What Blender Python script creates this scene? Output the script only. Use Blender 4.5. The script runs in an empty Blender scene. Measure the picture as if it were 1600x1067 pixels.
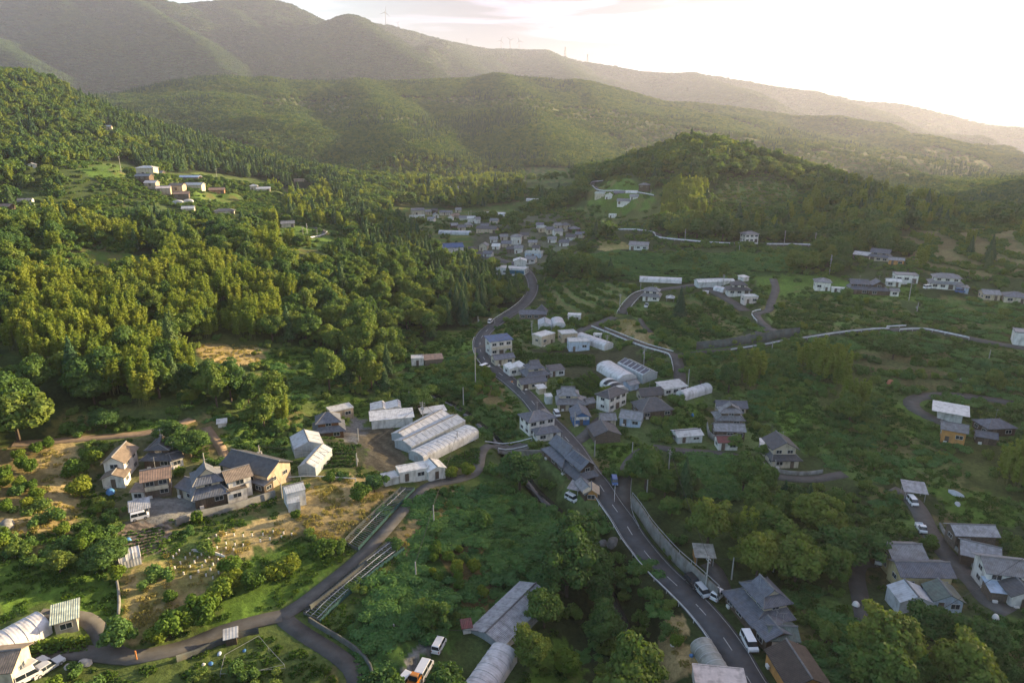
import bpy, math, random
import numpy as np
from mathutils import Vector, Matrix
R = math.radians
sc = bpy.context.scene
COL = sc.collection
rng = np.random.default_rng(7)
rnd = random.Random(11)

# ---------------------------------------------------------------- camera, light, sky
CAMH, PITCH, F = 85.0, 17.3, 1067.0
cam_d = bpy.data.cameras.new('camera')
cam = bpy.data.objects.new('camera', cam_d)
COL.objects.link(cam)
cam.location = (0, 0, CAMH)
cam.rotation_euler = (R(90 - PITCH), 0, 0)
cam_d.sensor_width = 36
cam_d.lens = 24.0
cam_d.clip_end = 60000
cam_d.clip_start = 0.5
sc.camera = cam

SUN_AZ, SUN_EL = 62.0, 10.0           # degrees clockwise from +Y, above the horizon
EXPOSURE = 2.33
HAZE = 0.000063
sd = Vector((math.sin(R(SUN_AZ)) * math.cos(R(SUN_EL)), math.cos(R(SUN_AZ)) * math.cos(R(SUN_EL)), math.sin(R(SUN_EL))))
sun_d = bpy.data.lights.new('sun', 'SUN')
sun_d.energy = 5.0
sun_d.angle = R(0.6)
sun_d.color = (1.0, 0.75, 0.43)
sun = bpy.data.objects.new('sun', sun_d)
sun.rotation_euler = (-sd).to_track_quat('-Z', 'Y').to_euler()
COL.objects.link(sun)

world = bpy.data.worlds.new('World')
sc.world = world
world.use_nodes = True
nt = world.node_tree
N, L = nt.nodes, nt.links
N.clear()
wo = N.new('ShaderNodeOutputWorld')
bg = N.new('ShaderNodeBackground')
sky = N.new('ShaderNodeTexSky')
sky.sky_type = 'NISHITA'
sky.sun_disc = False
sky.sun_elevation = R(SUN_EL)
sky.sun_rotation = R(SUN_AZ)
sky.air_density = 1.0
sky.dust_density = 1.2
sky.ozone_density = 1.0
bg.inputs['Strength'].default_value = 0.112
# thin high cloud: pale veil, brighter towards the sun, with a few wisps
tc = N.new('ShaderNodeTexCoord')
dot = N.new('ShaderNodeVectorMath'); dot.operation = 'DOT_PRODUCT'
dot.inputs[1].default_value = sd
L.new(tc.outputs['Generated'], dot.inputs[0])
mr = N.new('ShaderNodeMapRange'); mr.interpolation_type = 'SMOOTHSTEP'
mr.inputs['From Min'].default_value = 0.5; mr.inputs['From Max'].default_value = 1.0
mr.inputs['To Min'].default_value = 0.0; mr.inputs['To Max'].default_value = 1.0
L.new(dot.outputs['Value'], mr.inputs['Value'])
veil = N.new('ShaderNodeMix'); veil.data_type = 'RGBA'
veil.inputs['A'].default_value = (0.72, 0.60, 0.78, 1)
veil.inputs['B'].default_value = (1.35, 1.22, 1.4, 1)
L.new(mr.outputs[0], veil.inputs['Factor'])
mp = N.new('ShaderNodeMapping')
mp.inputs['Scale'].default_value = (1.3, 1.3, 11.0)
mp.inputs['Rotation'].default_value = (0.0, R(8), 0.0)
L.new(tc.outputs['Generated'], mp.inputs['Vector'])
nz = N.new('ShaderNodeTexNoise')
nz.inputs['Scale'].default_value = 3.0; nz.inputs['Detail'].default_value = 7
nz.inputs['Roughness'].default_value = 0.55; nz.inputs['Distortion'].default_value = 0.6
L.new(mp.outputs[0], nz.inputs['Vector'])
cr = N.new('ShaderNodeMapRange')
cr.inputs['From Min'].default_value = 0.5; cr.inputs['From Max'].default_value = 0.72
cr.inputs['To Min'].default_value = 0.9; cr.inputs['To Max'].default_value = 1.0
L.new(nz.outputs['Fac'], cr.inputs['Value'])
mx = N.new('ShaderNodeMix'); mx.data_type = 'RGBA'
side = N.new('ShaderNodeMapRange'); side.interpolation_type = 'SMOOTHSTEP'
side.inputs['From Min'].default_value = -0.1; side.inputs['From Max'].default_value = 0.5
side.inputs['To Min'].default_value = 0.1; side.inputs['To Max'].default_value = 1.0
L.new(dot.outputs['Value'], side.inputs['Value'])
sm = N.new('ShaderNodeMath'); sm.operation = 'MULTIPLY'
L.new(cr.outputs[0], sm.inputs[0]); L.new(side.outputs[0], sm.inputs[1])
L.new(sm.outputs[0], mx.inputs['Factor'])
L.new(sky.outputs[0], mx.inputs['A'])
wis = N.new('ShaderNodeMapRange'); wis.inputs['From Min'].default_value = 0.47; wis.inputs['From Max'].default_value = 0.7
wis.inputs['To Min'].default_value = 0.7; wis.inputs['To Max'].default_value = 3.2
L.new(nz.outputs['Fac'], wis.inputs['Value'])
wv = N.new('ShaderNodeVectorMath'); wv.operation = 'SCALE'
L.new(veil.outputs['Result'], wv.inputs[0]); L.new(wis.outputs[0], wv.inputs['Scale'])
L.new(wv.outputs[0], mx.inputs['B'])
L.new(mx.outputs['Result'], bg.inputs['Color'])
L.new(bg.outputs[0], wo.inputs['Surface'])

sc.view_settings.view_transform = 'Standard'
sc.view_settings.look = 'None'
sc.view_settings.exposure = EXPOSURE
sc.view_settings.gamma = 1
sc.view_settings.use_curve_mapping = False
sc.render.engine = 'CYCLES'
cy = sc.cycles
cy.use_denoising = True
cy.max_bounces = 6
cy.diffuse_bounces = 3
cy.glossy_bounces = 2
cy.transmission_bounces = 3
cy.transparent_max_bounces = 6
cy.volume_bounces = 1
cy.use_adaptive_sampling = False

# ---------------------------------------------------------------- noise and camera geometry
def _hash(ix, iy, s):
    h = (ix * 374761393 + iy * 668265263 + s * 2147483647) & 0xFFFFFFFF
    h = ((h ^ (h >> 13)) * 1274126177) & 0xFFFFFFFF
    return ((h ^ (h >> 16)) & 0xFFFFFF) / float(0xFFFFFF)

def vnoise(x, y, s=0):
    ix = np.floor(x).astype(np.int64); iy = np.floor(y).astype(np.int64)
    fx = x - ix; fy = y - iy
    fx = fx * fx * fx * (fx * (fx * 6 - 15) + 10); fy = fy * fy * fy * (fy * (fy * 6 - 15) + 10)
    a = _hash(ix, iy, s); b = _hash(ix + 1, iy, s); c = _hash(ix, iy + 1, s); d = _hash(ix + 1, iy + 1, s)
    return (a * (1 - fx) + b * fx) * (1 - fy) + (c * (1 - fx) + d * fx) * fy

def fbm(x, y, s=0, o=4, gain=0.5):
    t = 0; a = 1.0; n = 0
    for i in range(o):
        t = t + a * (vnoise(x * 2 ** i + 17.3 * i, y * 2 ** i - 9.1 * i, s + i) * 2 - 1)
        n += a; a *= gain
    return t / n

def sstep(t):
    t = np.clip(t, 0, 1)
    return t * t * (3 - 2 * t)

CT, ST = math.cos(R(PITCH)), math.sin(R(PITCH))
def ray(u, v):
    """direction with forward ground component 1: x per metre of y, and z per metre of y"""
    xr = (u - 800.0) / F; yu = (533.5 - v) / F
    fy = CT + yu * ST
    return xr / fy, (yu * CT - ST) / fy

def onD(u, v, D):
    a, b = ray(u, v)
    return (a * D, D, CAMH + b * D)

def onZ(u, v, z):
    a, b = ray(u, v)
    D = (z - CAMH) / b
    return (a * D, D, z)

def project(x, y, z):
    dz = z - CAMH
    dep = y * CT - dz * ST
    return 800 + F * x / dep, 533.5 - F * (dz * CT + y * ST) / dep, dep

# ---------------------------------------------------------------- terrain height
ctrl = []
for u, v, z in [(1150,1060,0),(1050,905,.3),(960,790,.8),(900,700,1.2),(840,640,2),(770,560,3),(745,535,3.5),(800,490,4),
                (830,450,5),(800,425,5),(710,395,6),(700,345,8),(775,345,9),(900,362,12),(850,335,10),(645,338,9),(700,800,3.5),
                (600,950,4),(700,950,1.5),(760,1050,.5),(850,1050,-1.5),(950,960,-2.5),(860,800,-1),(320,780,8),(190,765,8.5),(450,800,7),
                (440,963,4),(200,1022,6),(20,1000,8.5),(100,910,9.5),(40,790,12),(60,690,13),(160,682,12),(300,655,12),
                (400,645,9),(560,645,4),(650,660,3),(700,735,3.5),(600,760,5),(570,870,5),(350,900,6.5),(260,950,6.5),(760,700,1.5),
                (700,590,2.5),(640,565,4),(1000,690,2),(1060,640,3),(1000,600,4),(900,560,4),(880,520,4.5),(1000,770,1)]:
    ctrl.append(onZ(u, v, z))
for u, v, D in [(100,560,190),(300,600,190),(100,400,290),(250,420,300),(400,400,330),(480,372,420),(560,420,335),(500,500,260),
                (650,470,315),(620,540,260),(700,500,292),(740,470,335),(0,450,240),(0,330,400),(150,340,420),(200,270,520),
                (280,290,540),(350,325,500),(420,300,600),(100,250,560),(0,220,620),(100,185,740),(200,220,790),(350,262,760),
                (450,300,720),(560,352,500),(600,345,600),(330,545,214),(450,560,218),
                (0,123,900),(60,124,920),(130,161,930),(210,190,930),(300,219,920),(380,242,880),(450,268,820),(510,290,760),(560,312,700),(620,335,620),
                (1030,470,300),(1110,450,315),(1170,530,240),(1060,550,235),(1300,450,290),(1470,450,280),(1550,470,262),
                (1173,374,400),(970,363,450),(1290,387,388),(1100,420,340),(1000,400,372),(1000,441,325),(900,430,360),
                (1590,532,225),(1500,520,235),(1360,520,240),(1230,540,232),(1530,655,180),(1430,620,192),(1320,650,185),(1250,700,170),
                (1140,640,193),(1140,690,174),(1300,745,155),(1420,830,130),(1430,930,107),(1560,920,108),(1590,800,134),(1250,900,116),(1350,950,105),
                (1080,229,640),(1010,256,620),(940,287,590),(960,304,545),(880,352,510),(1250,268,600),(1180,248,630),(1330,297,560),(1400,313,530),
                (1500,340,490),(1600,348,470),(1600,372,640),(1500,362,660),(1400,345,700),(1250,312,820),(1100,270,880),(1330,330,800),(1200,320,500),(1350,350,440),(1050,320,500),(1450,400,330),(1560,400,320),(1380,403,340),(1120,345,455)]:
    ctrl.append(onD(u, v, D))
for u, v, D in [(0,118,900),(130,157,930),(300,215,920),(450,264,820),(560,312,700),(-150,60,900)]:
    x, y, z = onD(u, v, D); k = 1 + 330 / y
    ctrl.append((x * k, y * k, max(z - 75, 12)))
ctrl += [(-300,100,34),(-250,0,25),(-330,300,62),(-550,500,105),(-900,800,150),(0,-150,12),(-250,-250,45),(250,-150,22),(420,0,38),(300,150,28),
         (360,300,42),(480,420,60),(720,520,42),(300,900,5),(500,1000,-8),(0,950,16),(0,1250,24),(-300,1400,40),(400,1400,-10),(0,2000,30),
         (900,500,95),(900,0,80),(700,900,0),(-1500,1500,60),(1200,1800,-40),(-2500,0,200),(2500,500,60),(0,-1500,60),(0,4000,0),(3500,3500,-60),
         (-4000,4000,80),(0,9000,-60),(9000,9000,-80),(-9000,9000,0),(9000,0,0),(-9000,0,100),(0,-9000,0)]
ctrl = np.array(ctrl)
def _tps(r2):
    return np.where(r2 > 0, r2 * np.log(r2 + 1e-12), 0)
S_ = 500.0
cx, cy_ = ctrl[:, 0] / S_, ctrl[:, 1] / S_
n_ = len(ctrl)
K = _tps((cx[:, None] - cx) ** 2 + (cy_[:, None] - cy_) ** 2) + np.eye(n_) * 2e-4
P_ = np.c_[np.ones(n_), cx, cy_]
A_ = np.zeros((n_ + 3, n_ + 3)); A_[:n_, :n_] = K; A_[:n_, n_:] = P_; A_[n_:, :n_] = P_.T
sol = np.linalg.solve(A_, np.r_[ctrl[:, 2], 0, 0, 0])
def base_h(x, y):
    out = np.empty(x.size); X = x.ravel() / S_; Y = y.ravel() / S_
    for i in range(0, X.size, 20000):
        a, b = X[i:i + 20000], Y[i:i + 20000]
        out[i:i + 20000] = _tps((a[:, None] - cx) ** 2 + (b[:, None] - cy_) ** 2) @ sol[:n_] + sol[n_] + sol[n_ + 1] * a + sol[n_ + 2] * b
    return out.reshape(x.shape)

# ridges: (points (u, v, D) or world points, slope)
def rp(*p): return [onD(*q) for q in p]
RIDGES = [
 (rp((-500,20,4700),(-300,-5,4650),(-100,-30,4500),(60,-30,4400),(180,-22,4300),(255,0,4300),(290,10,4400)), .50),
 (rp((290,8,4650),(345,2,4700),(420,0,4800),(445,6,4800),(470,19,4800),(510,37,4800)), .5),
 (rp((510,38,4500),(530,28,4350),(545,24,4300),(560,29,4350),(600,50,4500)), .5),
 (rp((545,34,5300),(600,39,5400),(650,52,5500),(700,66,5600),(760,78,5800),(800,78,6000),(850,79,6000),(880,90,5900),(900,96,5900),(960,105,5800),
     (1000,113,5700),(1050,116,5500),(1080,114,5400),(1150,126,5300),(1200,134,5200),(1270,143,5100),(1340,159,5000),(1400,163,4900),
     (1430,168,4800),(1480,181,4700),(1540,197,4500),(1600,202,4400),(1800,205,4300)), .42),
 (rp((60,-30,4400),(120,20,3800),(165,55,3450),(205,112,3050),(255,150,2800)), .55),
 (rp((190,-14,4300),(250,25,3750),(310,62,3350),(350,108,2950)), .6),
 (rp((-150,10,3700),(-40,50,3200),(40,95,2750),(90,150,2400)), .5),
 (rp((345,2,4700),(410,50,4050),(430,100,3500)), .55),
 (rp((545,24,4300),(600,62,3800),(655,97,3400)), .5),
 (rp((545,24,4300),(490,80,3700),(520,112,3300)), .5),
 (rp((700,66,5600),(720,100,4300)), .4),
 (rp((850,79,6000),(900,118,4300)), .35),
 (rp((1080,114,5400),(1180,150,4000)), .35),
 (rp((1270,143,5100),(1400,190,3600)), .35),
 (rp((235,174,1900),(290,145,2000),(350,123,2100),(420,130,2200),(560,132,2300),(700,127,2400),(780,122,2500)), .18),
 (rp((700,127,2400),(780,122,2500),(850,126,2500),(900,132,2500),(960,148,2500),(1000,160,2500)), .28),
 (rp((1000,160,2500),(1090,164,2600),(1180,175,2700),(1250,185,2600),(1310,185,2500),(1370,201,2400),(1450,226,2300),(1540,252,2200),(1600,271,2100),(1800,310,2000)), .32),
 (rp((420,124,2200),(440,170,1700),(480,215,1350)), .22),
 (rp((560,126,2300),(600,180,1600),(650,235,1200)), .22),
 (rp((780,118,2500),(820,165,1800),(860,225,1300),(880,262,1100)), .24),
 (rp((900,127,2500),(950,180,1900),(985,232,1500)), .24),
 (rp((1000,154,2500),(1060,190,2000)), .3),
 (rp((1090,228,1450),(1150,214,1500),(1200,222,1500),(1270,233,1450),(1350,250,1350),(1430,274,1200),(1520,302,1050),(1600,326,950)), .3),
 (rp((1380,188,12500),(1450,189,12500),(1500,184,12500),(1530,181,12500),(1560,183,12500),(1600,177,12500),(1700,180,12500)), .2),
 (rp((1500,193,9000),(1535,183,9000),(1560,190,9000)), .16),
]
S2 = (math.sin(R(SUN_AZ)), math.cos(R(SUN_AZ))); P2 = (-S2[1], S2[0])  # added unseen ridge towards the sun, its heights shaped to shade the valley
RIDGES.append(([(2200 * S2[0] + p * P2[0], 2200 * S2[1] + p * P2[1], h) for p, h in
               [(-1500,395),(-300,393),(0,392),(75,389),(120,388),(165,386),(205,383),(270,382),(325,376),(345,362),(365,352),(405,351),(425,330)]], 1.0))

def ridge_h(x, y):
    out = np.full(x.shape, -1e9)
    dn = np.hypot(x, y)
    wob = fbm(x / 700, y / 700, 3, 4) * 0.32
    gul = 1 - np.abs(fbm(x / 420 + 5, y / 420, 9, 3)) * 2.2
    for pts, slope in RIDGES:
        p = np.array(pts)
        best = np.full(x.shape, -1e9)
        m = p[:, :2].mean(0); rad = np.hypot(*(p[:, :2] - m).T).max() + (p[:, 2].max() + 150) / slope
        near = np.hypot(x - m[0], y - m[1]) < rad
        if not near.any(): continue
        X = x[near]; Y = y[near]; b = best[near]; W = wob[near]; G = gul[near]
        for i in range(len(p) - 1):
            a, c = p[i], p[i + 1]; d = c - a
            t = np.clip(((X - a[0]) * d[0] + (Y - a[1]) * d[1]) / (d[0] ** 2 + d[1] ** 2 + 1e-9), 0, 1)
            dist = np.hypot(X - a[0] - t * d[0], Y - a[1] - t * d[1])
            rough = np.clip(dist / 500, 0, 1) * (0.5 if slope < .3 else 1.0)
            h = a[2] + t * d[2] - slope * (np.sqrt(dist ** 2 + 900) - 30) * (1 + W) - rough * (42 if slope < .3 else 85) * np.clip(G, -1, 1) + rough * 10
            b = np.maximum(b, h)
        best[near] = b
        out = np.maximum(out, best)
    return out

RAD = np.concatenate([30 * 1.0082 ** np.arange(0, 760)])
RAD = RAD[RAD < 15500]
PHI = np.unique(np.round(np.concatenate([np.arange(-180, -50, 2.0), np.arange(-50, 50.01, 0.22), np.arange(52, 180.1, 2.0)]), 3))
PHI[-1] = 180.0
NR, NP = len(RAD), len(PHI)
GX = RAD[:, None] * np.sin(np.radians(PHI))[None, :]
GY = RAD[:, None] * np.cos(np.radians(PHI))[None, :]
bz = base_h(GX, GY)
gr = np.hypot(GX, GY)
k_ = 14.0 + gr * 0.01
rz = ridge_h(GX, GY)
bl = np.clip(0.5 + 0.5 * (rz - bz) / k_, 0, 1)
GZ = bz * (1 - bl) + rz * bl + k_ * bl * (1 - bl) * 0.5
nearf = sstep((gr - 40) / 200) * (0.5 + 1.6 * sstep((gr - 500) / 1500))
GZ = GZ + fbm(GX / 55, GY / 55, 21, 4) * 1.7 * nearf + fbm(GX / 9, GY / 9, 31, 2) * 0.22 * (gr < 500)
LR0, LRS = math.log(30), math.log(1.0082)

def hz(x, y, grid=None):
    g = GZ if grid is None else grid
    x = np.asarray(x, float); y = np.asarray(y, float)
    r = np.clip(np.hypot(x, y), 30.01, RAD[-1] - 1)
    i = (np.log(r) - LR0) / LRS
    j = np.interp(np.degrees(np.arctan2(x, y)), PHI, np.arange(NP))
    i0 = np.clip(np.floor(i).astype(int), 0, NR - 2); j0 = np.clip(np.floor(j).astype(int), 0, NP - 2)
    fi = (r - RAD[i0]) / (RAD[i0 + 1] - RAD[i0]); fj = j - j0
    return (g[i0, j0] * (1 - fi) + g[i0 + 1, j0] * fi) * (1 - fj) + (g[i0, j0 + 1] * (1 - fi) + g[i0 + 1, j0 + 1] * fi) * fj

GZ0 = GZ.copy()
_Dm = np.exp(np.linspace(math.log(45), math.log(14000), 3500))
def G(u, v):
    """ground point of the place seen along one line of sight"""
    a, b = ray(u, v)
    h = hz(a * _Dm, _Dm, GZ0); z = CAMH + b * _Dm
    hit = np.nonzero(z < h)[0]
    if len(hit) == 0:
        D = 900.0
        return np.array([a * D, D, hz(a * D, D, GZ0)])
    k = max(hit[0], 1)
    e0 = z[k - 1] - h[k - 1]; e1 = z[k] - h[k]
    t = e0 / (e0 - e1 + 1e-9)
    D = _Dm[k - 1] * (1 - t) + _Dm[k] * t
    return np.array([a * D, D, float(hz(a * D, D, GZ0))])

def smooth_line(px, step=2.0):
    p = np.array([G(*q) for q in px])
    if len(p) > 2:
        q = [p[0]]
        pp = np.vstack([2 * p[0] - p[1], p, 2 * p[-1] - p[-2]])
        for i in range(1, len(pp) - 2):
            p0, p1, p2, p3 = pp[i - 1:i + 3]
            n = max(2, int(np.linalg.norm((p2 - p1)[:2]) / step))
            for k in range(1, n + 1):
                t = k / n
                q.append(.5 * (2 * p1 + (p2 - p0) * t + (2 * p0 - 5 * p1 + 4 * p2 - p3) * t * t + (3 * p1 - p0 - 3 * p2 + p3) * t ** 3))
        p = np.array(q)
    else:
        n = max(2, int(np.linalg.norm((p[1] - p[0])[:2]) / step))
        p = np.array([p[0] + (p[1] - p[0]) * k / n for k in range(n + 1)])
    p[:, 2] = hz(p[:, 0], p[:, 1], GZ0)
    for _ in range(30):
        z = p[:, 2].copy()
        if len(z) > 2: p[1:-1, 2] = (z[:-2] + 2 * z[1:-1] + z[2:]) / 4
    return p
# ---------------------------------------------------------------- land cover, drawn as outlines and laid on the terrain
RX0, RX1, RY0, RY1 = -900, 1100, 20, 1420
RW, RH = RX1 - RX0, RY1 - RY0
cover = np.zeros((RH, RW), np.int16)
block_s = np.zeros((RH, RW), bool)      # nothing grows here
block_t = np.zeros((RH, RW), bool)      # no tall trees here
ZONES = [('forest', '')]
def world_poly(px): return np.array([G(*q)[:2] for q in px])
def fill_poly(arr, P, val):
    x0, y0 = np.floor(P.min(0)).astype(int) - 1; x1, y1 = np.ceil(P.max(0)).astype(int) + 1
    x0, x1 = max(x0, RX0), min(x1, RX1); y0, y1 = max(y0, RY0), min(y1, RY1)
    if x1 <= x0 or y1 <= y0: return
    X, Y = np.meshgrid(np.arange(x0, x1) + .5, np.arange(y0, y1) + .5)
    ins = np.zeros(X.shape, bool); n = len(P)
    for i in range(n):
        a, b = P[i], P[(i + 1) % n]
        if a[1] == b[1]: continue
        c = ((a[1] > Y) != (b[1] > Y)) & (X < (b[0] - a[0]) * (Y - a[1]) / (b[1] - a[1]) + a[0])
        ins ^= c
    arr[y0 - RY0:y1 - RY0, x0 - RX0:x1 - RX0][ins] = val
def zone(kind, px, where):
    px = [tuple(map(float, t.split(','))) for t in px.split()]
    ZONES.append((kind, where))
    P = world_poly(px)
    fill_poly(cover, P, len(ZONES) - 1)
    if kind in ('meadow', 'dry', 'terrace', 'dryterrace', 'hamlet', 'field'): OPEN.append(P)
OPEN = []
def look(arr, x, y, out=0):
    i = np.floor(np.asarray(y) - RY0).astype(int); j = np.floor(np.asarray(x) - RX0).astype(int)
    ok = (i >= 0) & (i < RH) & (j >= 0) & (j < RW)
    return np.where(ok, arr[np.clip(i, 0, RH - 1), np.clip(j, 0, RW - 1)], out)
def stamp(arr, x, y, r):
    j0, j1 = int(x - r - RX0), int(x + r - RX0) + 1; i0, i1 = int(y - r - RY0), int(y + r - RY0) + 1
    j0, i0 = max(j0, 0), max(i0, 0); j1, i1 = min(j1, RW), min(i1, RH)
    if j1 <= j0 or i1 <= i0: return
    yy, xx = np.ogrid[i0:i1, j0:j1]
    arr[i0:i1, j0:j1] |= (xx + RX0 + .5 - x) ** 2 + (yy + RY0 + .5 - y) ** 2 <= r * r
def clear_view(x, y, z, r, tall=8.0):
    """open ground on the valley side of a house or road, as the photograph shows it"""
    d = math.hypot(x, y); dep = (CAMH - z) / d
    L_ = min(tall / max(dep, .05), 90) + r
    k = 0.0
    while k < L_:
        s = (d - k) / d
        stamp(block_t, x * s, y * s, r)
        k += max(r * .7, 1)

# fill order: broad first
zone('broad', '-60,640 0,560 0,120 130,157 450,264 640,340 700,400 600,600 560,640 300,650', 'on the sunlit left hillside')
zone('cedar', '60,112 210,178 300,208 450,256 560,306 560,330 450,300 330,262 200,222 120,170', 'along the crest of the left hill')
zone('cedar', '560,335 640,352 700,395 765,440 830,472 760,500 690,520 610,590 575,610 560,560 600,480 540,420', 'on the shaded nose of the left hill')
zone('cedar', '190,240 330,262 420,282 430,300 300,272 200,262', 'behind the hillside hamlet')
zone('cedar', '180,330 260,335 300,420 240,440 190,400', 'below the hillside hamlet')
zone('grove', '560,400 640,420 700,480 640,560 560,620 500,600 520,500', 'on the lower flank of the left hill')
zone('hamlet', '100,258 200,250 230,270 310,268 430,284 460,300 430,312 440,330 345,345 300,335 250,312 190,290 130,270', 'around the hillside hamlet')
zone('meadow', '300,306 372,304 382,318 300,322', 'on the bright hamlet paddy')
zone('meadow', '120,262 190,258 200,276 150,284', 'on the hamlet terraces')
zone('bushy', '430,290 520,300 560,340 520,390 430,400 400,360', 'beside the looping hillside lane')
zone('meadow', '395,360 470,352 530,362 545,385 470,398 430,388', 'below the looping hillside lane')
zone('bushy', '60,330 200,310 220,380 150,440 40,420', 'on the upper left slope')
zone('scrub', '20,412 60,396 110,418 100,440 40,448', 'on a small terrace of the left slope')
zone('meadow', '130,390 240,400 235,415 110,410', 'on the upper left slope')
zone('bamboo', '235,400 300,398 380,440 450,480 450,520 380,545 300,530 240,500 205,455', 'in the golden bamboo grove of the left hill')
zone('bamboo', '0,440 90,450 180,480 230,540 250,600 240,640 170,640 130,590 60,570 0,550', 'in the bright bamboo grove above the left farm road')
zone('bamboo', '395,380 440,372 470,400 440,440 400,430', 'in the small bamboo grove under the lane')
zone('dry', '300,536 395,540 440,548 430,570 360,572 310,560', 'on the dry terrace in the left slope')
zone('meadow', '400,548 470,545 540,575 545,600 470,600 410,580', 'on the grassy slope above the weedy bank')
zone('scrub', '380,590 470,560 560,620 500,640 400,640 370,600', 'on the weedy slope above the greenhouses')
zone('meadow', '95,640 250,655 240,672 150,682 80,690', 'beside the dirt farm road')
# left farmland
zone('farm', '-80,700 70,694 250,668 420,640 500,634 590,655 640,640 770,690 765,740 700,850 560,1010 580,1100 -100,1100', 'in the left farmland')
zone('garden', '150,700 290,672 360,700 460,730 480,780 330,800 250,820 170,800 120,760', 'in the farmhouse gardens')
zone('dry', '62,700 118,690 128,760 112,842 60,850 -20,852 -20,812 30,800 75,760', 'on the golden terraces at the left')
zone('orchard', '-20,712 55,694 70,700 72,760 30,796 -20,812', 'in the terraced orchard at the left edge')
zone('bushy', '-20,835 110,838 190,800 200,880 150,880 60,900 -20,890', 'on the bank left of the vegetable plot')
zone('meadow', '-20,880 170,880 185,960 60,955 -20,955', 'on the grass below the left orchard')
zone('dry', '180,908 262,868 400,812 450,800 560,762 625,756 545,835 520,850 470,836 400,852 372,880 352,905 300,950 262,985 215,1005 195,1000 186,950', 'on the dry planting terrace')
zone('meadow', '372,872 470,838 525,850 500,912 430,958 330,985 300,980 345,930', 'on the grass beside the lower lane')
zone('plot', '180,826 262,812 270,820 248,866 212,892 186,880', '')
zone('yard', '215,790 262,770 330,790 296,806 262,812 200,822', '')
zone('yard', '500,680 560,640 575,650 560,690 540,690', '')
zone('yard', '640,655 700,645 720,665 690,668 640,675', '')
zone('soil', '563,668 640,668 634,690 640,712 625,735 562,737', '')
zone('meadow', '505,640 545,612 585,632 575,655', 'on the bright paddy')
zone('crop', '662,734 750,695 752,732 705,750', '')
zone('scrub', '410,640 500,650 470,680 440,740 360,700 350,660', 'between the farmhouses and the greenhouses')
zone('crop', '500,690 560,690 560,735 500,742', '')
zone('dry', '470,745 600,752 570,790 480,800', 'beside the small barn')
# centre
zone('vine', '650,790 765,745 860,765 905,800 900,900 850,960 770,960 640,1100 570,1100 520,1010 620,900', 'on the vine covered slope')
zone('dry', '620,840 690,790 720,760 690,830 640,900', 'on the strip beside the lane')
zone('orchard', '690,870 770,860 770,950 700,950', 'in the orchard at the foot of the vine slope')
zone('yard', '628,1075 640,1050 672,1018 690,1014 690,1030 660,1085', '')
zone('grove', '850,770 905,790 955,850 960,900 950,960 1000,1040 1060,1100 880,1100 830,960 870,860', 'on the stream bank')
zone('grove', '945,830 985,850 1080,980 1060,1010 1030,1100 1000,1040 965,930', 'between the stream and the main road')
zone('meadow', '810,1000 870,985 905,1100 800,1100', 'on the bright grass by the long greenhouse')
zone('dry', '1035,975 1075,970 1115,1060 1060,1070', 'beside the small tunnel by the main road')
zone('scrub', '640,580 700,548 745,560 830,650 840,695 750,690 690,650 600,640 580,610', 'on the overgrown ground below the main road')
zone('orchard', '745,575 765,575 835,655 820,660 740,620', 'on the orchard strip beside the main road')
zone('meadow', '628,550 700,522 745,515 745,545 640,572', 'on the grass left of the road bend')
zone('vgarden', '750,490 830,478 960,505 1060,560 1115,615 1190,620 1200,700 1110,712 1010,705 960,785 905,800 830,700 775,600 745,545', 'among the valley houses')
zone('meadow', '770,500 830,500 830,528 772,528', 'on the bright paddy by the road')
zone('meadow', '1030,650 1110,610 1108,665 1060,680', 'on the bright paddy beyond the dark roofs')
zone('crop', '870,575 935,560 970,630 900,600', '')
zone('crop', '810,545 1000,540 1010,572 880,575', '')
zone('meadow', '930,690 1005,695 960,740 935,720', 'on the grass beside the junction')
# right side
zone('scrub', '1060,540 1240,540 1400,515 1600,550 1700,560 1700,900 1480,760 1340,750 1250,700 1190,640 1110,600', 'on the overgrown right hillside')
zone('bamboo', '1250,562 1330,556 1370,600 1350,640 1290,640', 'in the bamboo on the right slope')
zone('bamboo', '1120,560 1190,556 1200,600 1150,612 1125,600', 'in the bamboo behind the white tunnel')
zone('bamboo', '1480,700 1600,690 1700,700 1700,800 1600,790 1500,770', 'in the bamboo at the right edge')
zone('dryterrace', '1335,545 1450,560 1500,600 1440,610 1340,580', 'on the dry slope under the upper road')
zone('meadow', '1380,620 1430,640 1480,690 1440,700 1380,670', 'inside the bend of the right lane')
zone('meadow', '1200,590 1260,600 1290,660 1220,690 1195,640', 'behind the gabled house')
zone('dryterrace', '1400,372 1500,352 1700,352 1700,440 1520,430 1420,425', 'on the dry terraces of the right hill')
zone('scrub', '1440,466 1530,462 1600,476 1700,500 1700,545 1600,545 1440,508', 'between the upper row and the high road')
zone('terrace', '1190,470 1400,470 1440,500 1390,512 1240,524 1200,500', 'on the terraces under the upper houses')
zone('terrace', '990,478 1110,460 1175,510 1130,530 1060,545 1000,520', 'on the orchard mound between the lanes')
zone('dry', '940,505 985,500 1050,545 1000,535', 'on the bank above the white rail')
zone('terrace', '842,440 990,446 975,492 900,500 850,470', 'on the terraces beyond the road')
zone('vine', '880,405 1000,395 1140,398 1300,396 1220,432 1000,436 870,434', 'on the green slope under the long rail')
zone('dry', '930,378 990,380 985,392 930,392', 'below the mid hill houses')
zone('meadow', '1170,428 1290,428 1320,440 1440,440 1440,470 1200,470', 'around the upper houses')
zone('bushy', '1130,300 1250,305 1335,318 1380,350 1300,378 1150,368 1040,345 1060,325', 'on the lighter face of the right hill')
zone('terrace', '1120,282 1240,288 1250,310 1130,318', 'on the terraces of the right hill')
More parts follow.
